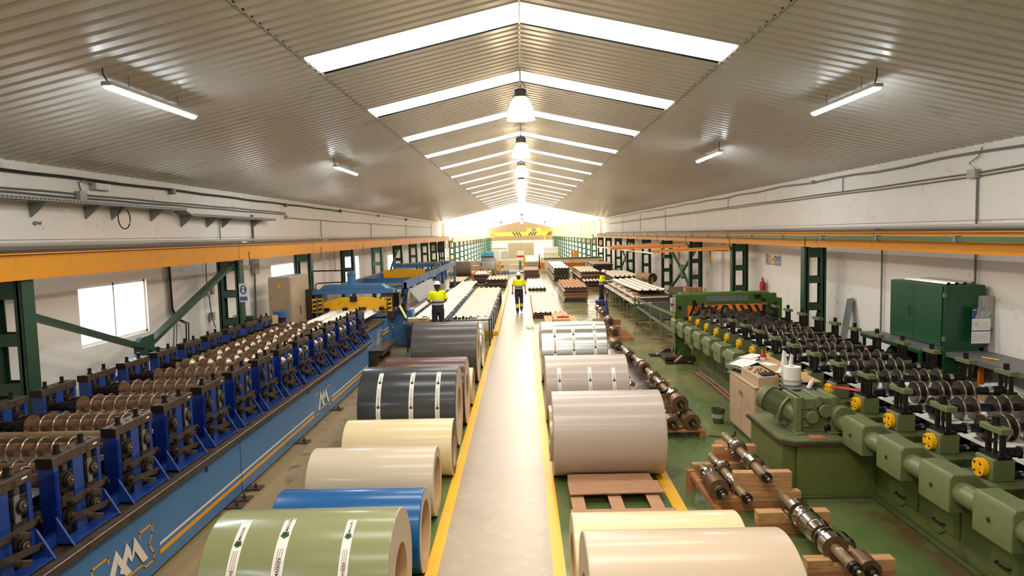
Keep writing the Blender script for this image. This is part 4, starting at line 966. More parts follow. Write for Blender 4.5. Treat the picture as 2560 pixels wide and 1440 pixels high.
q = MB(); q.box(4.0, 4.12, 18.4, 18.6, 1.30, 1.66, m_grey); q.cyl((3.98, 18.45, 1.5), (4.06, 18.45, 1.5), .06, m_red, 16); q.build('control_box', pg, bevel=.01)
q = MB(); q.tube([(4.1, 18.42, 1.3), (4.08, 18.4, .8), (4.02, 18.35, .2), (4.1, 18.1, .05), (4.35, 17.7, .05)], .014, m_wooddk, 6); q.tube([(4.12, 18.42, 1.2), (4.13, 18.4, .7), (4.1, 18.38, .15), (4.2, 18.0, .04)], .014, m_black, 6); q.build('cables', pg)
q = MB(); q.box(6.85, 7.0, 18.5, 18.9, .9, 1.6, m_pressgreen); q.box(6.86, 6.95, 18.4, 18.5, .8, 1.1, m_oily); q.build('side_cylinder', pg)
q = MB(); q.box(3.75, 4.45, 18.1, 18.9, .04, .12, m_steelbr); q.prism([(4.12, 18.3, .12), (4.5, 18.3, .12), (4.5, 18.3, .28), (4.36, 18.3, .45), (4.2, 18.3, .25)], (0, .04, 0), m_pressgreen)
q.prism([(3.7, 18.95, .03), (4.1, 18.95, .03), (4.1, 18.95, .2), (3.95, 18.95, .2)], (0, .2, 0), m_rail); q.prism([(3.95, 17.8, .03), (4.45, 17.8, .03), (4.45, 17.8, .2), (4.15, 17.8, .2)], (0, .2, 0), m_rail); q.box(3.7, 4.45, 17.75, 18.0, 0, .03, m_oily); q.box(3.5, 4.0, 18.9, 19.2, 0, .03, m_oily); q.build('rail_foot', pg)
# green outfeed frame between the press and the sheet stack
t = empty('outfeed_frame', (4.6, 23, 0), 'light green outfeed frame on castors between the press and the white sheet stack', 'frame')
for a, b_, nm in (((4.2, 25.7, 0.16), (4.2, 25.7, 1.02), 'post'), ((4.32, 25.5, .1), (4.32, 25.5, 1.02), 'post'), ((4.25, 25.4, .96), (4.25, 18.9, 1.12), 'top_rail'), ((4.25, 25.4, .68), (4.25, 18.9, .62), 'lower_rail'), ((4.2, 25.6, .16), (6.2, 25.6, .16), 'cross_rail'), ((4.2, 25.6, .5), (6.2, 25.6, .5), 'cross_rail'), ((4.25, 22.8, .2), (4.25, 22.8, 1.0), 'strut'), ((4.25, 21, .2), (4.25, 21, 1.05), 'strut'), ((6.2, 25.6, .16), (6.2, 25.6, 1.0), 'post')):
    q = MB(); q.bar(a, b_, .06, .06, m_mgreen2); q.build(nm, t)
q = MB(); q.cyl((4.22, 25.55, .07), (4.27, 25.55, .07), .068, m_rail, 20); q.box(4.21, 4.28, 25.5, 25.6, .1, .16, m_greydk); q.build('castor', t)
q = MB(); q.prism([(4.35, 25.3, .2), (6.15, 25.3, .2), (6.15, 25.3, .85), (4.8, 25.3, .85), (4.35, 25.3, .6)], (0, .02, 0), m_greydk); q.build('sheet_screen', t)

# ------------------------------------------------------------------ forming rolls stored on timber
def stored_roll(x, y0, y1, z, kind, label, group=None, rmax=.12, mark=None):
    t = empty('forming_roll', (x, (y0+y1)/2, z-rmax), label, 'forming roll', group); L_ = y1-y0; f = rmax/.12
    q = MB(); q.lathe((x, y0, z), (0, 1, 0), [(0, .028), (.05, .032), (.05, .045), (.1, .05), (.1, .062), (.16, .062), (.16, .055), (L_-.16, .055), (L_-.16, .06), (L_-.1, .06), (L_-.05, .045), (L_, .03)], m_steelbr, 28, mats=[m_rollrim, m_oily, m_oily, m_oily, m_oily, m_oily]+[m_shaft]*5)
    q.build('shaft', t)
    def collar(c, pr, m=m_chrome, side=m_wooddk):
        q = MB(); n = len(pr); q.lathe((x, c, z), (0, 1, 0), [(0, .05)]+[(a, b_*f) for a, b_ in pr]+[(pr[-1][0], .05)], m, 40, caps=False, mats=[m_roll]+[m]*(n-1)+[m_roll]); q.build('roll_collar', t, ang=20)
    if kind == 'twin':
        collar(y0+L_*.28, [(0, .085), (.02, .105), (.10, .12), (.14, .112), (.15, .12), (.2, .118), (.22, .10), (.24, .08)])
        collar(y0+L_*.60, [(0, .09), (.03, .115), (.09, .12), (.1, .112), (.12, .12), (.2, .11), (.23, .085)])
    elif kind == 'big':
        collar(y0+.52, [(0, .12), (.1, .125), (.102, .10)]); collar(y0+.66, [(0, .095), (.06, .1), (.062, .118), (.08, .118), (.1, .11)])
        collar(y0+.82, [(0, .105), (.10, .12), (.105, .112), (.11, .12), (.13, .112), (.14, .12), (.3, .122), (.30, .10)]); collar(y0+1.16, [(0, .11), (.05, .112), (.055, .1), (.1, .1), (.12, .12), (.14, .12)]); collar(y0+1.38, [(0, .12), (.11, .122)])
    elif kind == 'grooved':
        pr = []
        for k in range(9): pr += [(k*.036, .12), (k*.036+.022, .12), (k*.036+.022, .108), (k*.036+.034, .108)]
        collar(y0+L_*.2, pr, m_roll)
        collar(y0+L_*.2+.38, [(0, .08), (.05, .11), (.12, .11), (.14, .08)])
    elif kind == 'toothed':
        pr = []
        for k in range(12): pr += [(k*.045, .1), (k*.045+.025, .1), (k*.045+.027, .085), (k*.045+.043, .085)]
        collar(y0+.25, pr, m_chrome)
    elif kind == 'fat':
        collar(y0+.14, [(0, .12), (.16, .125), (.18, .115), (.26, .118), (.28, .10)], m_roll); collar(y0+.6, [(0, .10), (.04, .12), (.2, .12), (.22, .1)])
    return t
def timber(x0, x1, y, z, h=.1, d=.1, m=None, label='', group=None, notch=None):
    m = m or m_wood; q = MB()
    if notch: a, b_ = notch; q.box(x0, a, y-d/2, y+d/2, z+h*.5, z+h, m); q.box(b_, x1, y-d/2, y+d/2, z+h*.5, z+h, m); q.box(x0, x1, y-d/2, y+d/2, z, z+h*.5, m)
    else: q.box(x0, x1, y-d/2, y+d/2, z, z+h, m)
    return q.build('timber_block', label=label, cat='timber', group=group, bevel=.004)
G_ = 'timber blocks under the near rolls'
# near pile (lower right)
timber(2.30, 3.20, 9.42, .002, .11, .11, m_wood, 'lower of two timber beams under the far end of the near roll pile', G_)
timber(2.32, 3.22, 9.42, .114, .11, .11, m_wood, 'second timber beam from the floor under the far end of the near roll pile', G_)
timber(2.62, 3.22, 9.52, .226, .11, .11, m_wooddk, 'reddish timber beam under the far end of the topmost roll of the near pile', G_)
timber(2.64, 3.24, 9.54, .338, .10, .11, m_wood, 'top notched timber beam at the far end of the topmost roll of the near pile', G_, notch=(2.79, 2.95))
timber(2.33, 3.38, 8.32, .002, .12, .12, m_wooddk, 'lower timber beam in the middle of the near roll pile', G_)
timber(2.33, 3.38, 8.32, .124, .12, .12, m_wood, 'second timber beam in the middle of the near roll pile', G_, notch=(2.52, 2.72))
timber(2.57, 3.28, 8.36, .246, .12, .12, m_wood, 'third timber beam in the middle of the near roll pile', G_)
timber(2.57, 3.28, 8.36, .368, .11, .12, m_wood, 'notched top timber beam under the near end of the topmost roll', G_, notch=(2.82, 2.96))
timber(2.62, 3.44, 7.66, .002, .13, .13, m_wooddk, 'lower reddish timber beam under the far end of the big polished roll', G_)
timber(2.62, 3.44, 7.66, .134, .13, .13, m_wood, 'upper timber beam under the far end of the big polished roll', G_, notch=(2.92, 3.10))
timber(2.72, 3.58, 6.55, .002, .12, .12, m_wooddk, 'lower timber beam at the bottom edge of the picture under the big polished roll', G_)
timber(2.72, 3.58, 6.55, .124, .12, .12, m_wood, 'notched timber beam at the bottom edge of the picture under the big polished roll', G_, notch=(2.96, 3.16))
stored_roll(2.885, 7.95, 9.86, .50, 'twin', 'topmost polished twin-collar forming roll of the near pile, resting on notched timbers')
stored_roll(2.62, 7.85, 9.6, .285, 'twin', 'twin-collar forming roll lying lower left of the topmost one in the near pile')
stored_roll(2.36, 8.0, 9.15, .30, 'grooved', 'short rusty grooved forming roll at the left side of the near pile', rmax=.125)
stored_roll(3.03, 6.05, 8.05, .32, 'big', 'big polished forming roll with the hand-painted mark 2-1, nearest in the pile', rmax=.13)
stored_roll(3.26, 6.2, 8.0, .20, 'fat', 'dark forming roll lying low on the right behind the big polished roll', rmax=.11)
stored_roll(3.12, 8.4, 9.9, .30, 'fat', 'dark forming roll lying low on the right under the topmost one', rmax=.1)
q = MB()
def onshaft(x, y): an = -.95+(.08-y)/.056; return (3.03+.0565*math.sin(an), 6.50-x, .32+.0565*math.cos(an))
put_text(q, '2-1', .09, onshaft, m_paper)
q.build('painted_mark', bpy.data.objects['forming_roll.003'], flat=True)
q = MB(); q.bar((2.20, 9.0, .25), (2.36, 8.1, .02), .07, .06, m_wooddk); q.box(2.15, 2.25, 8.95, 9.05, 0, .28, m_wooddk); q.build('timber_prop', label='reddish sloping timber prop at the left end of the near roll pile', cat='timber')
# pallets
def pallet(x0, x1, y0, y1, label, m=m_wooddk, boards=5, name='pallet', z0=0.):
    t = empty(name, ((x0+x1)/2, (y0+y1)/2, z0), label, 'pallet')
    for k in range(3):
        x = x0+(x1-x0-.1)*k/2; q = MB(); q.box(x, x+.1, y0, y1, z0, z0+.022, m)
        for j in range(3): y = y0+(y1-y0-.12)*j/2; q.box(x, x+.1, y, y+.12, z0+.022, z0+.10, m)
        q.build('runner', t)
    for k in range(boards):
        y = y0+(y1-y0-.12)*k/(boards-1); q = MB(); q.box(x0, x1, y, y+.12, z0+.10, z0+.125, m); q.build('deck_board', t, bevel=.003)
    return t
pt = empty('pallet', (1.1, 8.2, 0), 'empty wooden pallet on the floor in front of the large greige coil', 'pallet')
m_palletwood = mat('pinkish_pallet_wood', '#b58a68', .75, 0, .18, '#8b6344', .25, 4, 5, .2, stretch=(1, 9, 9))
for pts, z in (([(.55, 9.0), (1.71, 9.0), (1.70, 9.33), (.56, 9.33)], .13), ([(.54, 8.55), (1.76, 8.58), (1.75, 8.98), (.54, 8.96)], .155)):
    q = MB(); q.prism([(x, y, z-.024) for x, y in pts], (0, 0, .024), m_palletwood); q.build('deck_board', pt, bevel=.004)
for x in (.55, 1.03, 1.52):
    q = MB(); q.box(x, x+.17, 7.95, 9.2, .082, .106, m_palletwood); q.box(x+.02, x+.15, 8.0, 8.15, 0, .08, m_wooddk); q.box(x+.02, x+.15, 8.9, 9.05, 0, .08, m_wooddk); q.build('runner', pt, bevel=.004)
q = MB(); q.box(.52, 1.80, 7.9, 8.12, .107, .128, m_palletwood); q.build('deck_board', pt, bevel=.004)
# middle pile
pallet(1.50, 3.02, 11.32, 12.4, 'low wooden pallet carrying the rolls beside the large greige coil', m_wooddk)
stored_roll(2.46, 11.2, 12.6, .24, 'fat', 'dark forming roll on the low pallet, left of the two in the bottom row', rmax=.12)
stored_roll(2.80, 11.2, 12.7, .26, 'fat', 'large dark forming roll on the low pallet, right of the two in the bottom row', rmax=.14)
stored_roll(2.66, 11.45, 13.2, .52, 'fat', 'large forming roll on top of the bottom row beside the greige coil', rmax=.14)
G_ = 'timber blocks of the middle roll pile'
for i, (x0, x1, y, z) in enumerate([(2.2, 3.0, 13.0, .002), (2.2, 3.0, 13.0, .115), (2.1, 2.95, 13.05, .228), (2.25, 3.05, 14.2, .002), (2.25, 3.05, 14.2, .115), (2.3, 3.05, 14.25, .228)]):
    timber(x0, x1, y, z, .11, .11, m_wood if i % 2 else m_wooddk, '%s timber beam of the %s stack in the middle roll pile' % (['bottom', 'middle', 'top'][i % 3], ['nearer', 'farther'][i//3]), G_)
stored_roll(2.58, 12.1, 14.3, .58, 'twin', 'bright twin-collar forming roll leading back from the top of the middle pile', rmax=.13)
stored_roll(2.58, 14.35, 16.0, .56, 'fat', 'forming roll with dark collars in the middle of the long row', rmax=.12)
stored_roll(2.55, 16.05, 17.7, .50, 'toothed', 'polished toothed forming roll in the middle of the long row', rmax=.15)
stored_roll(2.5, 17.9, 19.6, .42, 'grooved', 'grooved forming roll behind the silver coil', rmax=.16)
stored_roll(2.2, 13.3, 15.6, .26, 'twin', 'forming roll lying low left under the dark plastic sheet', rmax=.12)
stored_roll(2.05, 15.6, 17.4, .25, 'toothed', 'toothed forming roll lying low left behind the greige labelled coil', rmax=.12)
stored_roll(2.3, 18.0, 19.3, .14, 'grooved', 'grooved forming roll wrapped in dark sheeting beside the silver coil', rmax=.12)
q = MB(); n = 14
for i in range(n+1):
    for j in range(9):
        x = 1.98+.95*j/8; y = 13.5+6.4*i/n; q.v.append(Vector((x+.05*math.sin(i*1.9+j), y, .06+.30*max(0, math.sin(PI*j/8))**.6+.05*math.sin(i*2.3+j*1.3))))
q.mi(m_plastic_tarp)
for i in range(n):
    for j in range(8): a = i*9+j; q.f.append([a, a+1, a+10, a+9]); q.m.append(0)
q.build('plastic_sheeting', label='crumpled dark plastic sheeting under the long row of forming rolls', cat='sheeting', solid=.006)
timber(1.95, 2.9, 17.0, .002, .3, .12, m_woodpale, 'pale timber beam showing between the silver coil and the toothed roll')
# far small pile
pallet(2.5, 3.5, 21.7, 23.2, 'wooden pallet with three dark rolls behind the silver coil', m_wooddk)
stored_roll(2.62, 21.9, 23.4, .26, 'fat', 'dark forming roll on the far pallet, left in the bottom row', rmax=.13)
stored_roll(2.95, 21.8, 23.4, .26, 'fat', 'dark forming roll on the far pallet, right in the bottom row', rmax=.13)
stored_roll(2.90, 22.6, 25.0, .50, 'fat', 'dark forming roll on the far pallet, second row', rmax=.13)
stored_roll(2.80, 23.6, 26.3, .66, 'twin', 'bright forming roll on top of the far pallet pile', rmax=.13)
for i, z in enumerate((.126, .228, .33)): timber(2.45, 3.4, 24.0, z if i else .002, .10 if i else .12, .4, m_wooddk, '%s reddish plank layer under the top roll of the far pile' % ['bottom', 'middle', 'top'][i])
# timber stack with a strap behind the silver coil
G_ = 'sawn timber stack behind the silver coil'
for k in range(8):
    for j in range(3):
        x = .72+k*.135; q = MB(); q.box(x, x+.125, 22.2, 24.2-(.2 if k > 6 else 0), .36+j*.11 if j < 2 or k in (2, 3, 4, 5) else .36, .465+j*.11 if j < 2 or k in (2, 3, 4, 5) else .365, m_woodpale)
        if j == 2 and k not in (2, 3, 4, 5): continue
        q.build('timber_beam', label='pale square sawn timber in the %s layer of the stack, %s from its left end' % (['lower', 'middle', 'top'][j], ORD[k] if k else 'first'), cat='timber', group=G_, bevel=.004)
for k in range(2):
    for j in range(4):
        q = MB(); x = .48+k*.12; q.box(x, x+.11, 20.9, 22.15, .002+j*.115, .11+j*.115, m_woodpale); q.build('timber_beam', label='pale timber in the narrow stack beside the walkway, %s column, layer %d from the floor' % (['left', 'right'][k], j+1), cat='timber', group='narrow timber stack beside the walkway', bevel=.004)
q = MB(); q.box(.75, 1.75, 22.25, 22.4, .002, .355, m_woodpale); q.box(.75, 1.75, 23.8, 23.95, .002, .355, m_woodpale); q.build('timber_bearer', label='pair of timber bearers under the sawn timber stack', cat='timber')
q = MB(); q.tube([(.95, 22.4, .60), (1.1, 22.6, .63), (1.2, 22.8, .705), (1.35, 22.9, .72), (1.2, 22.7, .71)], .022, m_black, 8); q.box(1.12, 1.5, 22.55, 22.75, .692, .74, m_redp); q.build('ratchet_strap', label='black and red ratchet strap lying on the sawn timber stack', cat='strap')
q = MB()
for r, c in ((.12, (.22, 25.2)), (.10, (.26, 24.9))):
    pts = [(c[0]+r*math.cos(a)*1.3, c[1]+r*math.sin(a)*1.6, .02) for a in [2*PI*k/20 for k in range(19)]]
    q.tube(pts, .007, m_mgreend, 6)
q.build('cord_loop', label='loops of greenish cord lying on the edge of the walkway beside the timber', cat='cord')

# ------------------------------------------------------------------ profiled sheet stacks
def sheet_layer(x0, x1, y0, y1, z, h, style, me, label, group, top=None):
    t = empty('sheet_bundle', ((x0+x1)/2, y0, z), label, 'roof sheets', group)
    if style == 'tile': B = ribbed(x0, x1, y0, y1, z+h*.58, (x1-x0)/6.0, h*.34, top or m_sheettile, top=.2, step=.42 if top else None)
    elif style == 'rib': B = ribbed(x0, x1, y0, y1, z+h*.60, (x1-x0)/5.0, h*.34, top or m_sheetw, top=.2)
    else: B = ribbed(x0, x1, y0, y1, z+h*.75, (x1-x0)/16, h*.22, top or m_sheettan, top=.4)
    B.build('top_sheet', t, flat=True)
    q = MB(); n = 4
    if style == 'plain': q.box(x0, x1, y0, y1, z+.002, z+h*.72, me); q.build('sheet_core', t)
    else:
        for k in range(3):
            b2 = ribbed(x0+.003, x1-.003, y0+.01*k, y1, z+.01+h*.18*k, (x1-x0)/(6.0 if style == 'tile' else 5.0), h*.34, me, tk=h*.14, top=.2); q.add(b2.v, b2.f, me)
        q.build('sheets_below', t, flat=True)
    return t
def stack(x0, x1, y0, y1, ztop, layers, label, sheet_me, base=.0):
    h = (ztop-base)/len(layers)
    for i, st_ in enumerate(layers):
        nm = ['bottom', 'second', 'third', 'fourth', 'fifth', 'sixth', 'seventh', 'eighth'][i] if i < len(layers)-1 else 'topmost'
        style, me, top = st_; d = .03*((i*7) % 3-1)
        sheet_layer(x0+d, x1+d, y0+abs(d), y1, base+i*h+.001, h-.006, style, me, '%s bundle %s' % (nm, label), 'sheet bundles '+label.replace('in the', 'of the'), top)
br, tan_, dk = m_sheetbr, m_sheettan, m_sheetdk
stack(2.06, 3.27, 34.35, 40.6, .76, [('tile', dk, None), ('tile', dk, None), ('plain', tan_, None), ('plain', tan_, None), ('tile', dk, None), ('tile', br, m_sheetterra)], 'in the terracotta-topped stack on the right of the aisle', br)
stack(2.25, 3.42, 49.6, 61.2, 1.02, [('tile', dk, None), ('tile', dk, None), ('tile', br, None), ('tile', dk, None), ('tile', dk, None), ('rib', dk, m_sheetw)], 'in the tall grey stack far right of the aisle', dk)
stack(3.75, 5.05, 44.3, 51.5, .98, [('tile', dk, None), ('plain', br, None), ('tile', dk, None), ('tile', br, None), ('plain', tan_, None), ('tile', br, m_sheettile)], 'in the brown stack behind the man with the clipboard hands', br)
stack(3.78, 5.1, 42.2, 44.1, .52, [('plain', tan_, None), ('tile', dk, None), ('tile', dk, m_sheettile)], 'in the low stack left of the man in profile', br)
stack(5.5, 7.0, 53, 58, 1.05, [('tile', dk, None), ('tile', dk, None), ('plain', br, None), ('plain', dk, None), ('plain', dk, None)], 'in the dark stack under the orange spreader', dk)
stack(5.15, 6.7, 38.7, 44.5, 1.02, [('plain', dk, None), ('tile', dk, None), ('tile', dk, None), ('tile', dk, m_sheettile)], 'in the dark stack against the right wall columns', dk)
stack(.12, 1.25, 51.7, 57.0, .78, [('plain', br, None), ('plain', br, None), ('plain', br, None), ('plain', br, None), ('plain', br, m_sheettan)], 'in the brown stack right behind the walking man', br)
stack(.33, 1.45, 41.8, 50.8, .24, [('rib', dk, m_sheetw)], 'of white ribbed sheets right of the walkway', dk)
stack(.40, 1.62, 27.95, 37.6, .27, [('plain', dk, None), ('tile', br, m_sheetw)], 'of white tile sheets on the floor right of the walkway', br, base=.02)
stack(-2.42, -1.05, 44.4, 48.5, .62, [('tile', dk, None), ('tile', br, None), ('tile', dk, m_sheettile)], 'in the stack left of the walkway behind the tables', dk)
stack(-3.55, -2.35, 47.2, 52.0, .80, [('tile', dk, None), ('tile', dk, None), ('plain', br, None), ('tile', br, m_sheetw)], 'in the stack under the orange lifting sling', dk)
stack(-5.0, -4.1, 46.2, 51.0, .45, [('rib', dk, None), ('rib', br, m_sheettile)], 'in the small stack left of the lifting sling', dk)
stack(-4.1, -3.55, 45.9, 52.2, .10, [('rib', dk, m_galv)], 'of galvanised sheets lying beside the small stack', dk)
# orange lifting sling with its dark hook ring
t = empty('lifting_sling', (-2.9, 49, 0), 'orange webbing lifting sling with a black ring standing over a sheet stack', 'sling')
for a, b_ in (((-2.95, 48.3, 1.28), (-3.45, 47.15, .78)), ((-2.9, 48.3, 1.28), (-2.35, 47.5, .84)), ((-3.45, 47.15, .78), (-3.43, 47.12, .1))):
    q = MB(); q.bar(a, b_, .10, .03, m_wire); q.build('webbing_leg', t)
q = MB(); q.tube([(-2.93+.055*math.sin(a), 48.3, 1.42+.13*math.cos(a)) for a in [2*PI*k/16 for k in range(17)]], .016, m_black, 6); q.build('ring', t)
q = MB(); q.tube([(-3.4, 47.1, .42), (-3.1, 46.9, .12), (-2.7, 46.9, .1), (-2.4, 47.0, .3)], .02, m_sheettile, 6); q.build('loose_strap', t)

# ------------------------------------------------------------------ tables with sheets on the left of the walkway
def table(x0, x1, y0, y1, z, label):
    t = empty('roller_table', ((x0+x1)/2, y0, 0), label, 'table')
    for x in (x0, x1-.05):
        q = MB(); q.box(x, x+.05, y0, y1, z-.12, z-.02, m_navy); q.build('side_rail', t)
        k = y0
        while k < y1+.01: q = MB(); q.box(x, x+.05, k, k+.06, 0, z-.12, m_navy); q.build('leg', t); k += (y1-y0-.06)/8
    q = MB(); k = y0+.1
    while k < y1: q.cyl((x0+.05, k, z-.06), (x1-.05, k, z-.06), .03, m_greydk, 8); k += 1.2
    q.build('cross_rollers', t); return t
table(-2.36, -1.06, 21.3, 33.5, .88, 'navy blue steel table carrying cream tile sheets beside the walkway')
table(-3.75, -2.42, 21.4, 33.8, .86, 'navy blue steel table carrying plain white ribbed sheets behind the first worker')
def tsheet(x0, x1, y0, y1, z, style, label, n=1):
    B = ribbed(x0, x1, y0, y1, z, (x1-x0)/(5.0), .045, m_sheettile if style == 'tile' else m_sheetw, top=.2, step=.9 if style == 'tile' else None, tk=.02); B.build('roof_sheet', label=label, cat='roof sheet', flat=True)
tsheet(-2.26, -1.10, 21.5, 33.4, .885, 'tile', 'long cream tile-effect sheet on the navy table nearest the walkway')
tsheet(-3.55, -2.52, 21.5, 33.8, .87, 'rib', 'long white ribbed sheet on the second navy table, left of the tile sheets')
tsheet(-4.9, -3.8, 24.0, 34.2, .70, 'rib', 'long white ribbed sheet lying lower, under the arms of the blue stacker')
tsheet(-3.9, -2.9, 36.0, 43.5, .55, 'rib', 'ribbed sheet lying beyond the second navy table')
for i in range(6):
    q = MB(); y = 23.3+i*1.5; q.box(-1.16, -.98, y, y+.18, .861, .884, m_woodpale if i % 2 else m_wooddk); q.build('timber_wedge', label='small timber wedge under the tile sheet on the navy table, %s from the camera' % ORD[i], cat='timber', group='timber wedges along the sheet table')
# operator platform, console, monitor
q = MB(); q.box(-3.1, -2.2, 20.45, 21.2, .0, .33, m_greydk); q.build('platform', label='low grey platform the first worker stands on behind the charcoal coil', cat='platform')
t = empty('operator_console', (-3.2, 20, 0), 'blue operator console stand cluttered with papers left of the first worker', 'console')
q = MB(); q.box(-3.55, -2.85, 19.75, 20.2, .93, 1.0, m_greydk); q.build('desk_top', t)
q = MB(); q.box(-3.4, -2.8, 19.8, 20.15, 1.0, 1.10, m_cardb); q.build('cardboard_box', t, bevel=.005)
for x in (-3.45, -3.12):
    q = MB(); q.box(x, x+.05, 19.85, 19.9, .05, .93, m_blue); q.bar((x, 19.6, .03), (x+.3, 20.0, .03), .05, .05, m_blue); q.build('leg', t)
q = MB(); q.box(-3.45, -3.1, 19.8, 19.86, .25, .85, m_navy); q.tube([(-3.4, 19.7, .8), (-3.35, 19.65, .4), (-3.42, 19.7, .15)], .02, m_oily, 6); q.build('cable_box', t)
q = MB(); q.bar((-3.56, 19.7, 1.30), (-3.42, 19.75, 1.02), .03, .03, m_oily); q.build('monitor_arm', t)
q = MB(); q.bar((-3.62, 19.7, 1.52), (-3.44, 19.72, 1.13), .28, .04, m_oily, up=(1, 0, .4)); mo = q.build('monitor', t)
q = MB(); q.bar((-3.60, 19.68, 1.51), (-3.42, 19.70, 1.14), .25, .02, mat('olive_screen', '#a8a84a', .3, 0, .02), up=(1, 0, .4)); q.build('screen', mo)
for i, (x, y, a) in enumerate([(-3.3, 19.95, .2), (-3.05, 20.0, -.4), (-2.95, 19.9, .1)]):
    q = MB(); c, s_ = math.cos(a), math.sin(a); P_ = [(x+dx*c-dy*s_, y+dx*s_+dy*c, 1.103+.004*i) for dx, dy in ((-.11, -.15), (.11, -.15), (.11, .15), (-.11, .15))]; q.prism(P_, (0, 0, .003), m_paper); q.build('paper_sheet', label='white paper sheet on the cluttered operator console, %s' % ['left one', 'middle one', 'right one'][i], cat='paper')
q = MB(); q.tube([(-2.98, 19.9, 1.13), (-2.9, 19.85, 1.15), (-2.85, 19.95, 1.13)], .015, m_black, 6); q.build('pliers', label='black pliers lying on the papers of the operator console', cat='pliers')

# ------------------------------------------------------------------ blue stacker over the sheets
t = empty('sheet_stacker', (-5.7, 26, 0), 'long blue steel sheet stacker frame with a yellow panel beyond the press', 'machine'); sk = t
for x in (-6.95, -4.6):
    q = MB(); q.box(x, x+.1, 26.2, 45.8, 1.50, 1.76, m_blue); q.box(x-.02, x+.12, 26.2, 45.8, 1.76, 1.785, m_tray); q.build('side_beam', t)
for y in (26.2, 29.3, 33.0, 36.5, 45.7):
    q = MB(); q.box(-6.9, -4.5, y, y+.1, 1.48, 1.74, m_blue); q.build('cross_beam', t)
q = MB(); q.box(-6.5, -4.56, 31.7, 31.76, 1.60, 1.98, m_yelm); q.build('yellow_panel', t)
q = MB(); q.box(-6.9, -4.4, 36.4, 36.7, 1.85, 2.02, m_blue); q.box(-6.9, -6.4, 36.3, 36.8, 2.0, 2.08, m_blue); q.box(-4.72, -4.5, 36.2, 36.6, 1.75, 2.15, m_greydk); q.build('upper_carriage', t)
for i, (y, z0, w) in enumerate([(26.2, .85, .22), (30.2, .82, .14), (33.6, .8, .5), (37.0, .95, .2), (38.5, .8, .5), (40.4, .9, .2), (45.5, .4, .25)]):
    q = MB(); q.box(-4.62, -4.5, y, y+w, z0, 1.52, m_dblue if i % 2 == 0 and i != 2 else m_blue); q.build('hanging_arm', t)
for x in (-6.9, -4.6):
    for y in (45.3, 36.0): 
        q = MB(); q.box(x, x+.12, y, y+.15, 0, 1.5, m_blue); q.build('leg', t)
q = MB(); q.box(-6.9, -6.75, 26.3, 26.45, 0, 1.5, m_blue); q.build('leg', t)
q = MB(); q.bar((-6.9, 40, 1.9), (-4.6, 43, 1.9), .08, .08, m_tray); q.build('top_rail', t)
emblem(t, lambda y, z: (-5.55+y*.5, 26.19, 1.47+z*.36))
q = MB(); q.box(-5.1, -4.65, 26.18, 26.19, 1.66, 1.68, m_orangedecal); q.build('orange_stripe', t)
q = MB(); q.prism([(-4.45, 26.4, 1.45), (-4.05, 26.4, .95), (-4.05, 26.4, .93), (-4.45, 26.4, 1.43)], (0, 6.5, 0), m_navy)
for k in range(14): q.prism([(-4.45, 26.5+k*.46, 1.46), (-4.05, 26.5+k*.46, .96), (-4.05, 26.52+k*.46, .96), (-4.45, 26.52+k*.46, 1.46)], (0, .1, .004), m_greydk)
q.build('sloping_guide', t)

# ------------------------------------------------------------------ people
def skin_mesh(name, nodes, edges, m, parent, sub=1, root=0):
    me = bpy.data.meshes.new(name); bm = bmesh.new(); lay = bm.verts.layers.skin.verify()
    vs = []
    for i, (p, r) in enumerate(nodes):
        v = bm.verts.new(p); rr = r if isinstance(r, tuple) else (r, r); v[lay].radius = rr; v[lay].use_root = (i == root); vs.append(v)
    for a, b_ in edges: bm.edges.new((vs[a], vs[b_]))
    bm.to_mesh(me); bm.free(); me.materials.append(m)
    o = bpy.data.objects.new(name, me); COL.objects.link(o)
    md = o.modifiers.new('skin', 'SKIN'); md.use_smooth_shade = True; md.branch_smoothing = .3
    s_ = o.modifiers.new('sub', 'SUBSURF'); s_.levels = sub; s_.render_levels = sub
    dg = bpy.context.evaluated_depsgraph_get(); me2 = bpy.data.meshes.new_from_object(o.evaluated_get(dg)); me2.name = name
    bpy.data.objects.remove(o); o = bpy.data.objects.new(name, me2); COL.objects.link(o)
    if not me2.materials: me2.materials.append(m)
    me2.polygons.foreach_set('use_smooth', [True]*len(me2.polygons)); o.parent = parent; return o
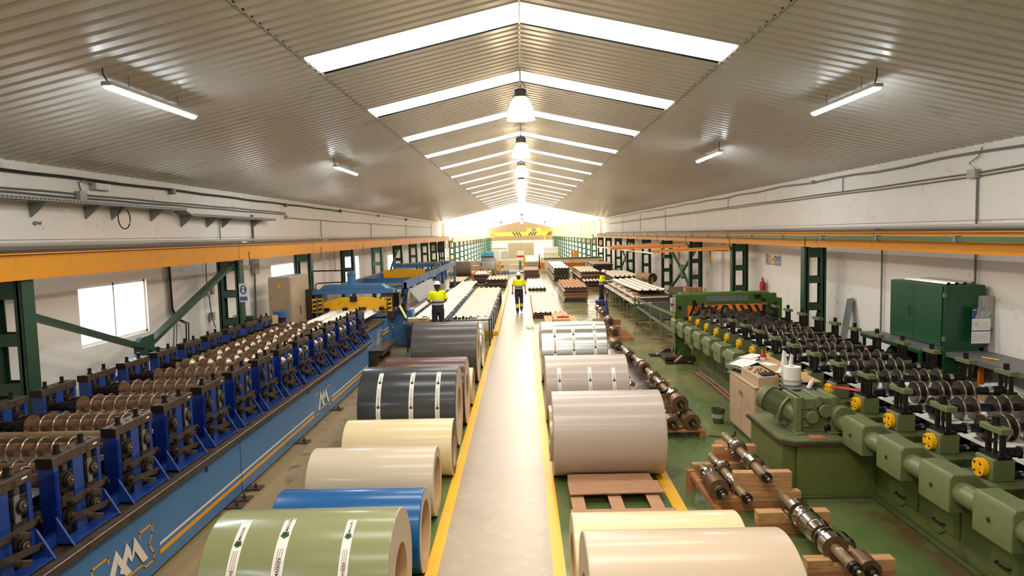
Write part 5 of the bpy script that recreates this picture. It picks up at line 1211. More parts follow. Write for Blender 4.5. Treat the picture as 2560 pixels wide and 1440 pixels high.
def person(label, J, loc, rot, beard=True, calf_bands=True, glasses=False, head_turn=0., head_pitch=0.):
    """J: joint positions in metres, person looks along -Y before rotation"""
    t = empty('person', (0, 0, 0), label, 'person')
    V = Vector
    pel, che, nek = V(J['pelvis']), V(J['chest']), V(J['neck']); hd = V(J['head'])
    nodes = [(pel, (.12, .10))]; edges = []
    def add(p, r, prev): nodes.append((V(p), r)); edges.append((prev, len(nodes)-1)); return len(nodes)-1
    sp = add((pel+che)/2, (.13, .10), 0); ch_ = add(che, (.15, .11), sp); nk = add(nek, .06, ch_)
    R = Matrix.Rotation(head_turn, 4, 'Z') @ Matrix.Rotation(head_pitch, 4, 'X')
    def H(x, y, z): return hd+(R @ V((x, y, z)))
    h0 = add(H(0, .012, -.075), .068, nk); h1 = add(H(0, -.0, -.02), .082, h0); h2 = add(H(0, .008, .045), .086, h1); h3 = add(H(0, .005, .095), .062, h2)
    nose = add(H(0, -.088, -.01), .014, h1)
    for s in ('L', 'R'):
        sg = 1 if s == 'L' else -1
        sh, el, wr = V(J['sh'+s]), V(J['el'+s]), V(J['wr'+s]); a = add(sh, .058, ch_); b_ = add((sh+el)/2, .048, a); c = add(el, .038, b_); d = add((el+wr)/2, .036, c); e = add(wr, .025, d)
        hdir = V(J['hand'+s]).normalized(); side = V(J.get('palm'+s, (1, 0, 0))).normalized()
        pm = add(wr+hdir*.05, (.034, .022), e); 
        for k in range(4):
            base = add(wr+hdir*.085+side*(-.026+.0175*k), .010, pm); ln = (.060, .072, .068, .052)[k]; up_ = hdir.cross(side).normalized()
            m1 = add(nodes[base][0]+hdir*ln*.5+up_*.006, .009, base); add(nodes[m1][0]+hdir*ln*.4+up_*.018, .008, m1)
        th = add(wr+hdir*.04-side*.038, .011, pm); add(nodes[th][0]+hdir*.035-side*.018, .009, th)
    for s in ('L', 'R'):
        hp_, kn, an = V(J['hip'+s]), V(J['kn'+s]), V(J['an'+s]); a = add(hp_, .085, 0); b_ = add((hp_+kn)/2, .07, a); c = add(kn, .052, b_); d = add(kn*.6+an*.4, .052, c); e = add(an, .036, d)
        f = V(J.get('foot'+s, (0, -1, 0))).normalized(); g_ = add(an+f*.07+V((0, 0, -.045)), .034, e); add(an+f*.15+V((0, 0, -.055)), .026, g_)
    body = skin_mesh('body', nodes, edges, m_skin, t)
    # face details
    q = MB()
    for sx in (-.032, .032): q.lathe(H(sx, -.083, .012), (0, 0, 1), [(-.008, .002), (-.004, .008), (.004, .008), (.008, .002)], m_ink, 8)
    q.build('eyes', t)
    q = MB(); q.lathe(H(-.023, -.086, -.045), (R @ V((1, 0, 0))), [(0, .003), (.01, .006), (.036, .006), (.046, .003)], m_redclad, 8); q.build('mouth', t)
    for sx in (-1, 1):
        q = MB(); q.lathe(H(sx*.086, .01, -.03), (R @ V((sx*.3, 0, 1))), [(0, .006), (.015, .014), (.04, .016), (.052, .006)], m_skin, 8); q.build('ear', t)
    # hair and beard
    q = MB()
    for (z, r1, r2, dy) in ((-.055, .07, .07, .03),): pass
    q.torso([(0, 0, 0, .01, .01)], m_hair) if 0 else None
    rg = [(-.10, .03, .055, .04), (-.06, .022, .080, .068), (0, .015, .089, .082), (.05, .012, .090, .086)]
    n = 20; o = 0; q.mi(m_hair)
    for z, cy, rx, ry in rg:
        for k in range(n//2+1):
            a = PI*k/(n//2); q.v.append(H(rx*math.cos(a)*1.03, cy+ry*math.sin(a), z))
    w = n//2+1
    for i in range(len(rg)-1):
        for k in range(w-1): q.f.append([i*w+k, i*w+k+1, (i+1)*w+k+1, (i+1)*w+k]); q.m.append(0)
    q.build('hair', t, solid=.006)
    if beard:
        q = MB(); q.mi(m_hair); rg = [(-.03, .074, -.062), (-.06, .072, -.070), (-.09, .060, -.066), (-.112, .035, -.045)]
        for z, rx, fy in rg:
            for k in range(9):
                a = -PI/2+PI*(k-4)/4*.55; q.v.append(H(rx*1.12*math.cos(a)*1.0, rx*1.12*math.sin(a)-.006, z))
        for i in range(3):
            for k in range(8): q.f.append([i*9+k, i*9+k+1, (i+1)*9+k+1, (i+1)*9+k]); q.m.append(0)
        q.build('beard', t, solid=.008)
    # helmet
    q = MB(); n = 28; q.mi(m_helmet); prof = [(.035, .118, .135), (.04, .108, .125), (.07, .106, .122), (.11, .095, .108), (.145, .065, .075), (.16, .02, .02)]
    for z, rx, ry in prof:
        for k in range(n): a = 2*PI*k/n; br_ = 1.22 if (z < .037 and math.sin(a) < -.3) else 1; q.v.append(H(rx*math.cos(a), .005+ry*br_*math.sin(a), z))
    for i in range(len(prof)-1):
        for k in range(n): k2 = (k+1) % n; q.f.append([i*n+k, i*n+k2, (i+1)*n+k2, (i+1)*n+k]); q.m.append(0)
    q.f.append([(len(prof)-1)*n+k for k in range(n)]); q.m.append(0)
    hm = q.build('helmet', t, solid=.004)
    q = MB(); q.bar(H(0, .0, .155), H(0, -.08, .135), .03, .012, m_helmet); q.bar(H(0, .0, .155), H(0, .08, .135), .03, .012, m_helmet); q.build('helmet_ridge', hm)
    # polo shirt: torso with bands, sleeves, collar
    pz = pel.z; cz = che.z
    def C(z):
        f_ = (z-pz)/(nek.z-pz); p = pel.lerp(nek, f_); return p
    rings = []; mats_ = []
    spec = [(pz+.02, .185, .125, m_navycloth), (pz+.10, .185, .125, m_reflect), (pz+.155, .18, .125, m_navycloth), (pz+.20, .18, .125, m_reflect), (pz+.25, .182, .126, m_hivis), (cz, .20, .13, m_hivis), (cz+.10, .205, .125, m_hivis), (cz+.17, .19, .105, m_hivis), (cz+.215, .12, .085, m_hivis), (nek.z-.0, .078, .075, m_hivis)]
    for z, rx, ry, m_ in spec: c = C(z); rings.append((z, c.x, c.y, rx, ry)); mats_.append(m_)
    q = MB(); q.torso(rings, m_hivis, 24, mats_[:-1]); shirt = q.build('polo_shirt', t, ang=60)
    for s in ('L', 'R'):
        sh, el = V(J['sh'+s]), V(J['el'+s]); cpt = C(sh.z-.01); q = MB(); e_ = sh.lerp(el, .80)
        q.tube([sh.lerp(cpt, .35), sh, sh.lerp(el, .3), e_], .07, m_hivis, 14, rs=[.075, .078, .072, .068]); q.tube([sh.lerp(el, .76), sh.lerp(el, .83)], .07, m_navycloth, 14); q.build('sleeve', shirt, ang=60)
    q = MB(); c = nek; q.lathe((c.x, c.y, c.z-.03), (0, 0, 1), [(0, .092), (.03, .078), (.06, .07), (.055, .082), (.0, .10)], m_navycloth, 20, caps=False); q.add([(c.x-.02, c.y-.10, c.z-.10), (c.x+.02, c.y-.10, c.z-.10), (c.x+.03, c.y-.085, c.z), (c.x-.03, c.y-.085, c.z)], [(0, 1, 2, 3)], m_navycloth); q.build('collar', shirt)
    # trousers
    q = MB(); q.torso([(pz-.14, pel.x, pel.y, .165, .12), (pz-.05, pel.x, pel.y, .185, .13), (pz+.04, pel.x, pel.y, .175, .122), (pz+.05, pel.x, pel.y, .18, .125)], m_navycloth, 24)
    for s in ('L', 'R'):
        hp_, kn, an = V(J['hip'+s]), V(J['kn'+s]), V(J['an'+s])
        q.tube([hp_+V((0, 0, .02)), hp_.lerp(kn, .35), kn, kn.lerp(an, .25)], .1, m_navycloth, 16, rs=[.105, .098, .078, .08])
        if calf_bands:
            q.tube([kn.lerp(an, .25), kn.lerp(an, .33)], .08, m_reflect, 16, rs=[.0805, .0805]); q.tube([kn.lerp(an, .33), kn.lerp(an, .62)], .08, m_hivis, 16, rs=[.08, .076]); q.tube([kn.lerp(an, .62), kn.lerp(an, .72)], .08, m_reflect, 16, rs=[.0765, .0745]); q.tube([kn.lerp(an, .72), kn.lerp(an, .96)], .08, m_navycloth, 16, rs=[.074, .072])
        else: q.tube([kn.lerp(an, .25), kn.lerp(an, .6), kn.lerp(an, .97)], .08, m_navycloth, 16, rs=[.08, .076, .075])
    q.build('work_trousers', t, ang=60)
    for s in ('L', 'R'):
        an = V(J['an'+s]); f = V(J.get('foot'+s, (0, -1, 0))); fd = f.normalized(); q = MB()
        q.tube([an+V((0, 0, .06)), an+V((0, 0, -.02)), an+V((0, 0, -.04))-fd*.02], .05, m_boot, 14, rs=[.058, .052, .05])
        q.tube([an-fd*.065+V((0, 0, -.04)), an+V((0, 0, -.04)), an+fd*.08+V((0, 0, -.045)), an+fd*.17+V((0, 0, -.055)), an+fd*.205+V((0, 0, -.06))], .05, m_boot, 14, rs=[.035, .048, .046, .038, .02]); q.build('boot', t, ang=60)
    for s in ('L', 'R'):
        wr = V(J['wr'+s]); hdir = V(J['hand'+s]).normalized(); side = V(J.get('palm'+s, (1, 0, 0))).normalized(); q = MB()
        q.tube([wr-hdir*.02, wr+hdir*.03, wr+hdir*.09], .04, m_glove, 12, rs=[.034, .04, .038])
        up_ = hdir.cross(side).normalized()
        for k in range(4):
            b_ = wr+hdir*.085+side*(-.027+.018*k); ln = (.060, .072, .068, .052)[k]; q.tube([b_, b_+hdir*ln*.5+up_*.006, b_+hdir*ln*.9+up_*.024], .012, m_glove, 8, rs=[.013, .0125, .010])
        b_ = wr+hdir*.035-side*.03; q.tube([b_, b_+hdir*.02-side*.018, b_+hdir*.055-side*.026], .013, m_glove, 8, rs=[.014, .014, .011]); q.build('glove', t)
    t.location = loc; t.rotation_euler.z = rot
    return t
# walking man on the walkway, facing the camera, head turned to his left
person('man in hi-vis polo and white helmet walking on the walkway towards the camera',
  dict(pelvis=(0, 0, .96), chest=(0, -.01, 1.28), neck=(0, -.005, 1.50), head=(.0, -.01, 1.64),
   shL=(.19, 0, 1.43), elL=(.27, .03, 1.16), wrL=(.30, -.03, .92), handL=(.05, -.15, -1), palmL=(0, 1, 0),
   shR=(-.19, 0, 1.43), elR=(-.27, -.02, 1.16), wrR=(-.28, -.08, .92), handR=(-.0, -.2, -1), palmR=(0, 1, 0),
   hipL=(.09, 0, .90), knL=(.11, -.05, .53), anL=(.10, .14, .17), footL=(.05, -1, -.25),
   hipR=(-.09, 0, .90), knR=(-.09, -.13, .50), anR=(-.07, -.20, .085), footR=(-.05, -1, 0)), (-.19, 30.3, .012), 0, True, True, head_turn=.7)
# first worker from behind
person('worker seen from behind in hi-vis polo and white helmet at the operator console',
  dict(pelvis=(0, 0, .96), chest=(0, -.02, 1.28), neck=(0, -.02, 1.50), head=(.0, -.05, 1.63),
   shL=(.20, -.01, 1.43), elL=(.29, -.06, 1.17), wrL=(.14, -.26, 1.10), handL=(-.7, -.6, .1), palmL=(0, .2, 1),
   shR=(-.20, -.01, 1.43), elR=(-.27, -.05, 1.17), wrR=(-.14, -.27, 1.08), handR=(.7, -.6, .1), palmR=(0, .2, 1),
   hipL=(.09, 0, .90), knL=(.11, -.02, .50), anL=(.12, .02, .085),
   hipR=(-.09, 0, .90), knR=(-.11, -.02, .50), anR=(-.12, .02, .085)), (-2.63, 20.85, .332), PI+.25, False, False, head_pitch=.2)
# man in profile at the white sheets
person('man in profile in hi-vis polo and white helmet holding the white sheets on the right',
  dict(pelvis=(0, .02, .92), chest=(0, -.02, 1.23), neck=(0, -.07, 1.44), head=(.0, -.12, 1.56),
   shL=(.18, -.04, 1.37), elL=(.24, -.12, 1.12), wrL=(.16, -.38, 1.12), handL=(-.1, -1, .1), palmL=(1, 0, 0),
   shR=(-.18, -.04, 1.37), elR=(-.22, -.10, 1.12), wrR=(-.14, -.36, 1.10), handR=(.1, -1, .1), palmR=(-1, 0, 0),
   hipL=(.09, .02, .86), knL=(.10, -.04, .48), anL=(.12, -.10, .085),
   hipR=(-.09, .02, .86), knR=(-.11, .06, .48), anR=(-.12, .16, .085)), (3.72, 32.3, .012), PI/2+.12, True, False, head_turn=.0, head_pitch=.12)

# ------------------------------------------------------------------ white curved sheets on the green trestle (right)
def zf(u, v): return -.02-.10*u*(1-v*.3)+.06*math.sin(PI*u)*0-.10*u*u*0+.12*(u-.5)**2
B = ribbed(4.72, 5.98, 27.95, 36.5, 1.06, .315, .05, m_sheetw, top=.18, zf=zf, tk=.012); B.build('roof_sheet', label='long curved white ribbed sheet on top of the green trestles on the right', cat='roof sheet', flat=True)
for i, (z, x0, x1) in enumerate([(.78, 4.5, 4.66), (.55, 4.44, 4.60)]):
    q = MB(); q.prism([(x0, 27.6, z), (x1, 27.6, z+.0), (x1+1.2, 27.6, z+.02), (x1+1.2, 27.6, z+.06), (x1, 27.6, z+.05), (x0, 27.6, z+.09)], (-.15, 9.0, .08), m_sheetw); q.build('roof_sheet', label='white sheet edge in the %s layer under the curved sheet, separated by wood' % ['upper', 'lower'][i], cat='roof sheet')
for j in range(3):
    for k in range(5):
        q = MB(); y = 28.0+k*1.8+.3*j; q.box(4.52-.02*j, 4.70, y, y+.22, .87-.23*j-.0, .97-.23*j-.0, m_wood); q.build('timber_spacer', label='small wood spacer between the white sheet layers on the trestles, %s along, %s layer' % (ORD[k] if k else 'first', ['top', 'middle', 'bottom'][j]), cat='timber', group='wood spacers between white sheets', bevel=.004)
t = empty('trestle', (5.2, 28, 0), 'row of light green trestle posts under the white sheets on the right', 'trestle')
for y in (27.6, 29.0, 31.2, 33.5, 35.5):
    for x in (4.40, 4.55, 5.9):
        q = MB(); q.box(x, x+.06, y, y+.06, 0, .52 if x < 5 else .9, m_mgreen2); q.build('post', t)
    q = MB(); q.box(4.40, 6.0, y, y+.06, .47, .53, m_mgreen2); q.build('cross_bar', t)
q = MB(); q.box(4.75, 5.95, 27.7, 35.8, .54, .88, m_sheetbr); q.build('roof_sheet', label='packed brown sheets beneath the curved white sheet on the trestles', cat='roof sheet')
# blue stool beside him
t = empty('tool_stand', (3.0, 27.5, 0), 'small blue tool stand on the floor in front of the man in profile', 'stand')
q = MB(); q.box(3.12, 3.5, 29.2, 29.6, .42, .56, m_dblue); q.build('tray', t)
for x in (3.15, 3.45): q = MB(); q.box(x, x+.04, 29.35, 29.4, 0, .42, m_dblue); q.build('leg', t)
q = MB(); q.tube([(3.55, 29.0, 0), (3.55, 29.1, .5), (3.6, 29.2, .85), (3.66, 29.3, .95)], .06, m_dblue, 10, rs=[.09, .05, .05, .04]); q.build('handle', t)
# drum on a wooden stand
t = empty('drum', (7.0, 37, 0), 'beige horizontal drum with a dark end on wooden posts at the right wall', 'drum')
q = MB(); q.cyl((6.95, 36.6, .98), (6.45, 37.9, .98), .24, m_cardb, 28); q.build('drum_body', t)
q = MB(); q.cyl((6.96, 36.56, .98), (6.95, 36.6, .98), .25, m_rail, 28); q.cyl((6.97, 36.54, .98), (6.96, 36.56, .98), .06, m_steelbr, 12); q.build('drum_end', t)
for x, y in ((6.85, 36.5), (6.4, 36.8)): q = MB(); q.box(x, x+.12, y, y+.04, 0, 1.0, m_wood); q.build('post', t)
for i, (x, y, z) in enumerate([(6.6, 35.6, 0), (6.75, 35.6, .14), (6.7, 35.7, .28)]): q = MB(); q.box(x, x+.65, y, y+.4, z+.002, z+.138, m_cardb); q.build('cardboard_box', label='pale box in the low pile under the drum, %s' % ['bottom', 'middle', 'top'][i], cat='box')
for i, (x, y, r) in enumerate([(7.35, 30.3, .03), (7.2, 30.2, .025), (7.45, 28.2, .02)]):
    q = MB(); q.cyl((x, y, 0), (x+.1, y+.1, 1.5-.2*i), r, m_wooddk, 8); q.build('leaning_bar', label='rusty bar leaning at the right wall between the columns, %s' % ['thickest', 'middle one', 'thinnest'][i], cat='bar')
# bench with bricks behind the press
q = MB(); q.box(6.3, 7.1, 23.5, 29.5, 1.0, 1.06, m_sheetbr); q.box(6.3, 6.4, 23.5, 29.5, .05, 1.0, m_mgreen2); q.build('bench', label='long brown topped bench behind the green press at the right wall', cat='bench')
for i in range(3): q = MB(); x = 6.4+i*.22; q.box(x, x+.2, 26.9, 27.3, 1.062, 1.22, m_wood); q.build('wood_block', label='wood block on the brown bench behind the press, %s' % ['left', 'middle', 'right'][i], cat='block')

# ------------------------------------------------------------------ orange jib frame and white tubes on the right
t = empty('jib_frame', (6.2, 27, 2.2), 'orange overhead jib beams fixed to the columns on the right wall', 'beam')
for a, b_ in (((7.08, 23.4, 2.90), (5.9, 31.3, 2.60)), ((7.08, 23.7, 2.84), (6.6, 29.3, 2.72)), ((7.08, 29.3, 2.86), (4.9, 38.0, 2.60)), ((7.08, 29.6, 2.88), (6.0, 44.0, 2.62)), ((7.08, 35.1, 2.88), (5.6, 46.5, 2.5))):
    q = MB(); q.bar(a, b_, .10, .03, m_orangebeam); m_ = (Vector(a), Vector(b_)); q.bar(m_[0]+Vector((0, 0, -.10)), m_[1]+Vector((0, 0, -.10)), .10, .02, m_orangebeam); q.bar(m_[0]+Vector((0, 0, -.05)), m_[1]+Vector((0, 0, -.05)), .02, .10, m_orangebeam); q.build('jib_beam', t)
for x, y, z0 in ((6.98, 25.6, 2.27), (6.6, 29.0, 2.2), (6.25, 30.4, 2.30)):
    q = MB(); q.box(x, x+.06, y, y+.06, z0, 2.85, m_orangebeam); q.build('hanging_post', t)
q = MB(); q.tube([(6.05, 30.5, 2.46), (5.1, 46.5, 2.5)], .045, m_white, 10); q.build('white_tube', label='white tube hanging below the orange jib beams on the right', cat='tube')
q = MB(); q.tube([(7.5, 34.5, 2.7), (7.45, 34.5, 1.9), (7.5, 34.6, 1.5), (7.45, 34.5, 1.1)], .012, m_black, 6); q.tube([(7.45, 34.5, 2.05), (7.45, 34.5, 1.8)], .05, m_cardb, 8); q.build('hoist_chain', label='hoist chain with a small motor hanging near the right wall', cat='chain')

# ------------------------------------------------------------------ beige control cabinet beside the pedestal
t = empty('control_cabinet', (3.85, 11.2, 0), 'worn beige steel control cabinet between the rolls and the green gearbox', 'cabinet'); ca = t
q = MB(); q.box(3.62, 3.99, 10.65, 11.95, .10, .98, m_beige); q.box(3.66, 3.98, 10.7, 11.9, 0, .10, m_mgreend); q.build('body', t, bevel=.008)
q = MB(); q.box(3.60, 4.01, 10.63, 11.97, .98, 1.0, m_beige); q.build('top', t)
for y0, y1 in ((10.68, 11.3), (11.32, 11.93)):
    q = MB(); q.box(3.607, 3.62, y0, y1, .13, .95, m_beige); d = q.build('door', t, bevel=.004); q = MB(); q.box(3.595, 3.607, (y1-.06) if y0 < 11 else (y0+.03), (y1-.03) if y0 < 11 else (y0+.06), .72, .80, m_greydk); q.build('handle', d)
q = MB(); q.box(3.9, 3.98, 10.64, 10.65, .45, .62, m_black); q.build('socket_opening', t)
t = empty('control_desk_box', (3.9, 10.9, 1.0), 'small beige push-button box on top of the control cabinet', 'control box')
q = MB(); q.prism([(3.68, 10.68, 1.002), (4.0, 10.68, 1.002), (4.0, 10.68, 1.17), (3.68, 10.68, 1.15)], (0, .85, 0), m_beige); q.build('housing', t, bevel=.005)
rb = random.Random(3)
for k in range(14):
    x = 3.73+.06*(k % 4)+.01*rb.random(); y = 11.0+.11*(k//4)+.02*rb.random(); q = MB(); z = 1.155+.06*(x-3.68); q.cyl((x, y, z), (x, y, z+.022), .014, [m_redp, m_mgreen, m_orange, m_black, m_white][k % 5], 12); q.build('push_button', t)
q = MB(); q.prism([(3.76, 10.72, 1.162), (3.96, 10.72, 1.174), (3.96, 10.92, 1.174), (3.76, 10.92, 1.162)], (0, 0, .02), m_black); q.build('display', t)
# shelf board with papers, bucket of pens, paper roll, spray, etc
q = MB(); q.prism([(3.56, 12.05, 1.08), (4.15, 12.6, 1.16), (4.35, 12.2, 1.16), (3.72, 11.5, 1.08)], (0, 0, .02), m_greydk); q.build('sloping_board', label='dark sloping board with drawings behind the push-button box', cat='board')
q = MB(); q.prism([(3.52, 11.95, .98), (3.6, 11.95, .98), (4.2, 12.45, 1.13), (4.2, 12.4, .99)], (.0, .02, 0), m_greydk); q.box(3.75, 3.82, 11.98, 12.04, .0, 1.07, m_greydk); q.box(4.1, 4.16, 12.2, 12.26, 0, 1.13, m_greydk); q.build('board_support', label='grey support under the sloping drawing board', cat='support')
for i, (P_) in enumerate([[(3.62, 12.02), (4.05, 12.42), (4.2, 12.15), (3.74, 11.62)], [(3.66, 11.85), (4.0, 12.1), (4.1, 11.85), (3.8, 11.6)], [(3.9, 12.4), (4.2, 12.55), (4.32, 12.3), (4.05, 12.1)]]):
    q = MB(); q.prism([(x, y, 1.105+.006*i+(x-3.56)*.12) for x, y in P_], (0, 0, .002), m_paper); q.build('drawing_sheet', label='white paper drawing on the sloping board, %s' % ['large bottom one', 'nearest one', 'farthest one'][i], cat='paper')
q = MB(); q.box(4.08, 4.5, 10.3, 12.4, 1.14, 1.155, m_cardb); q.build('shelf_board', label='thin grey shelf board resting along the green line under the paper roll', cat='shelf')
for i, (x, y, a) in enumerate([(4.2, 11.7, .3), (4.3, 11.2, -.5), (4.22, 10.95, .9)]):
    q = MB(); c, s_ = math.cos(a), math.sin(a); q.prism([(x+dx*c-dy*s_, y+dx*s_+dy*c, 1.158+.004*i) for dx, dy in ((-.1, -.15), (.1, -.15), (.1, .15), (-.1, .15))], (0, 0, .003), m_paper); q.build('paper_sheet', label='loose white paper on the shelf along the green line, %s' % ['far one', 'middle one', 'near one'][i], cat='paper')
t = empty('pen_pot', (4.25, 12.1, 1.16), 'small white and red pot of pens on the shelf along the green line', 'pot')
q = MB(); q.lathe((4.25, 12.1, 1.157), (0, 0, 1), [(0, .045), (.05, .05)], m_white, 20); q.lathe((4.25, 12.1, 1.207), (0, 0, 1), [(0, .05), (.05, .054)], m_redp, 20); q.build('pot', t)
q = MB()
for k in range(4): q.tube([(4.25+.02*math.cos(k*1.6), 12.1+.02*math.sin(k*1.6), 1.2), (4.25+.05*math.cos(k*1.6), 12.1+.05*math.sin(k*1.6), 1.34)], .006, [m_orange, m_yel, m_redp, m_ink][k], 6)
q.build('pens', t)
t = empty('paper_roll', (4.02, 10.2, 1.12), 'big white paper towel roll with raised torn sheets in a wire basket', 'paper roll')
q = MB(); q.lathe((4.05, 10.28, 1.13), (0, 0, 1), [(0, .03), (0, .125), (.27, .125), (.27, .03)], m_paper, 40, caps=False); q.lathe((4.05, 10.28, 1.13), (0, 0, 1), [(0, .032), (.27, .032)], m_cardb, 24, caps=False); q.build('roll', t)
q = MB()
for s, x0, x1 in ((0, 3.93, 4.02), (1, 4.05, 4.13)):
    n = 8; q2 = [(x0-.0, 10.38, 1.15), (x1, 10.40, 1.15), (x1+.01-.02*s, 10.42, 1.42), (x1-.005, 10.43, 1.60-.05*s), ((x0+x1)/2, 10.43, 1.62-.06*s), (x0+.035, 10.43, 1.63-.05*s), (x0+.0, 10.41, 1.42)]
    q.add(q2, [tuple(range(7))], m_paper)
q.build('torn_sheets', t, solid=.004)
q = MB(); 
for z in (1.12, 1.20):
    q.tube([(4.05+.14*math.cos(a), 10.28+.14*math.sin(a), z) for a in [2*PI*k/24 for k in range(25)]], .004, m_greydk, 6)
for k in range(24): a = 2*PI*k/24; q.tube([(4.05+.14*math.cos(a), 10.28+.14*math.sin(a), 1.12), (4.05+.14*math.cos(a), 10.28+.14*math.sin(a), 1.20)], .0025, m_greydk, 4)
q.box(3.9, 4.25, 10.0, 10.45, 1.10, 1.115, m_greydk); q.build('wire_basket', t)
t = empty('spray_can', (4.05, 9.75, 1.1), 'pink and blue spray can leaning beside the paper roll', 'spray can')
a = Vector((4.02, 9.72, 1.10)); d = Vector((.14, .02, .26)).normalized()
q = MB(); q.lathe(a, d, [(0, .032), (.10, .033)], m_bluesign, 20); q.lathe(a, d, [(.10, .033), (.2, .033), (.22, .02)], mat('pink_label', '#e3c6c8', .4, 0, .02), 20); q.build('can', t)
q = MB(); q.lathe(a, d, [(.22, .014), (.26, .012)], m_white, 12); q.build('nozzle', t)
q = MB(); q.tube([(4.25, 9.45, 1.27), (4.4, 9.30, 1.27), (4.55, 9.2, 1.26)], .014, m_redp, 8); q.tube([(4.25, 9.42, 1.27), (4.42, 9.36, 1.27), (4.55, 9.28, 1.26)], .014, m_redp, 8); q.build('pliers', label='red handled pliers lying on the gearbox', cat='pliers')
t = empty('bucket', (3.5, 12.2, 0), 'small dark bucket on the floor left of the beige control cabinet', 'bucket')
q = MB(); q.lathe((3.48, 12.2, .0), (0, 0, 1), [(0, .09), (.26, .12), (.27, .125), (.26, .115), (.02, .085)], m_mgreend, 24); q.lathe((3.48, 12.2, .10), (0, 0, 1), [(0, .106), (.08, .115)], m_grey, 24, caps=False); q.build('pail', t)
q = MB(); q.tube([(3.48-.12, 12.2, .25), (3.42, 12.1, .33), (3.55, 12.1, .33), (3.6, 12.2, .25)], .004, m_greydk, 6); q.build('handle', t)
q = MB(); q.lathe((3.3, 11.0, .003), (0, 0, 1), [(0, .22), (.002, .22)], m_wooddk, 24); q.build('floor_stain', label='round brown stain on the green floor left of the control cabinet', cat='stain')
q = MB(); q.tube([(3.1, 11.4, .012), (3.3, 11.3, .012), (3.5, 11.35, .012), (3.6, 11.6, .02)], .01, m_black, 6); q.build('floor_cable', label='black cable on the floor running under the beige control cabinet', cat='cable')
q = MB(); q.tube([(2.4, 17.2, .01), (2.8, 16.6, .01), (2.75, 15.6, .01), (3.2, 15.2, .01), (3.3, 14.5, .01)], .008, m_black, 6); q.build('floor_cable', label='thin black cable curling on the green floor beside the long row of rolls', cat='cable')

# ------------------------------------------------------------------ right wall: green tool cabinet, boxes, calendar, signs
m_cab = mat('bottle_green_cabinet_paint', '#164c2d', .35, 0, .04)
t = empty('tool_cabinet', (7.5, 12.6, 0), 'large dark green double-door metal cabinet against the right wall', 'cabinet')
q = MB(); q.box(7.22, 7.9, 11.75, 13.45, 1.36, 2.44, m_cab); q.box(7.22, 7.9, 11.75, 11.8, 0, 1.36, m_cab); q.box(7.82, 7.9, 11.75, 13.45, 0, 1.36, m_cab); q.box(7.22, 7.9, 13.3, 13.45, 0, 1.36, m_cab); q.build('body', t, bevel=.006)
for y0, y1 in ((11.80, 12.62), (12.63, 13.43)):
    q = MB(); q.box(7.195, 7.22, y0, y1, 1.38, 2.43, m_cab); d = q.build('door', t, bevel=.004)
    if y0 > 12: q = MB(); q.tube([(7.195, 12.72, 1.98), (7.16, 12.72, 1.98), (7.16, 12.72, 1.82), (7.195, 12.72, 1.82)], .008, m_black, 6); q.build('handle', d)
for z in (2.28, 1.52): q = MB(); q.box(7.20, 7.24, 11.73, 11.78, z-.04, z+.04, m_greydk); q.build('hinge', t)
q = MB(); q.box(6.85, 7.25, 11.8, 13.9, 1.32, 1.36, m_greydk); q.box(6.85, 6.88, 11.8, 13.9, 1.26, 1.32, m_cab); q.build('work_shelf', t)
for y in (11.9, 13.85): q = MB(); q.box(6.87, 6.92, y-.05, y, 0, 1.3, m_cab); q.build('leg', t)
ribbed(7.3, 7.85, 11.9, 13.2, 2.455, .14, .03, m_galv).build('metal_offcut', label='grey ribbed metal offcut lying on top of the green cabinet', cat='offcut', flat=True)
t = empty('tyre_bin', (7.1, 13.0, 0), 'coiled dark hose under the shelf of the green cabinet', 'hose')
q = MB()
for k in range(4): q.tube([(7.15+.2*math.cos(a), 13.1-.04*k, 1.0+.2*math.sin(a)) for a in [2*PI*j/20 for j in range(21)]], .018, m_black, 6)
q.build('hose_coil', t)
t = empty('switch_box', (7.9, 11.8, 1.75), 'light grey electrical box on the right wall beside the green cabinet', 'electrical box')
q = MB(); q.box(7.80, 7.98, 11.64, 12.1, 1.72, 2.26, m_grey); q.build('housing', t, bevel=.006); q = MB(); q.box(7.785, 7.80, 11.66, 12.08, 1.74, 2.24, m_grey); q.build('door', t, bevel=.004); q = MB(); q.box(7.77, 7.785, 12.02, 12.05, 1.86, 1.99, m_black); q.build('handle', t)
# calendar hanging on it
t = empty('calendar', (7.74, 11.6, 1.44), 'paper wall calendar with a blue picture header hanging on the grey electrical box', 'calendar')
m_photo = mat('calendar_photo', '#b9b6bd', .5, 0, .35, '#4a3f45', .5, 14, 14)
def cal(x0, x1, z0, z1, y, m): q.add([(x0, y, z0), (x1, y, z0), (x1, y, z1), (x0, y, z1)], [(0, 1, 2, 3)], m)
q = MB(); q.box(7.60, 7.91, 11.600, 11.606, 1.88, 2.06, m_photo); q.add([(7.60, 11.598, 2.06), (7.68, 11.598, 2.06), (7.66, 11.598, 1.95), (7.635, 11.598, 1.88), (7.60, 11.598, 1.88)], [(0, 1, 2, 3, 4)], m_bluesign); cal(7.615, 7.655, 2.02, 2.035, 11.597, m_paper); q.build('picture', t, flat=True)
q = MB(); q.box(7.585, 7.895, 11.588, 11.592, 1.68, 1.88, m_paper); q.box(7.585, 7.895, 11.586, 11.593, 1.665, 1.682, m_bluesign); pg_ = q.build('month_page', t, flat=True)
q = MB()
for r in range(4):
    for c in range(7): cal(7.60+c*.04, 7.615+c*.04, 1.825-r*.035, 1.838-r*.035, 11.587, m_inkgrey)
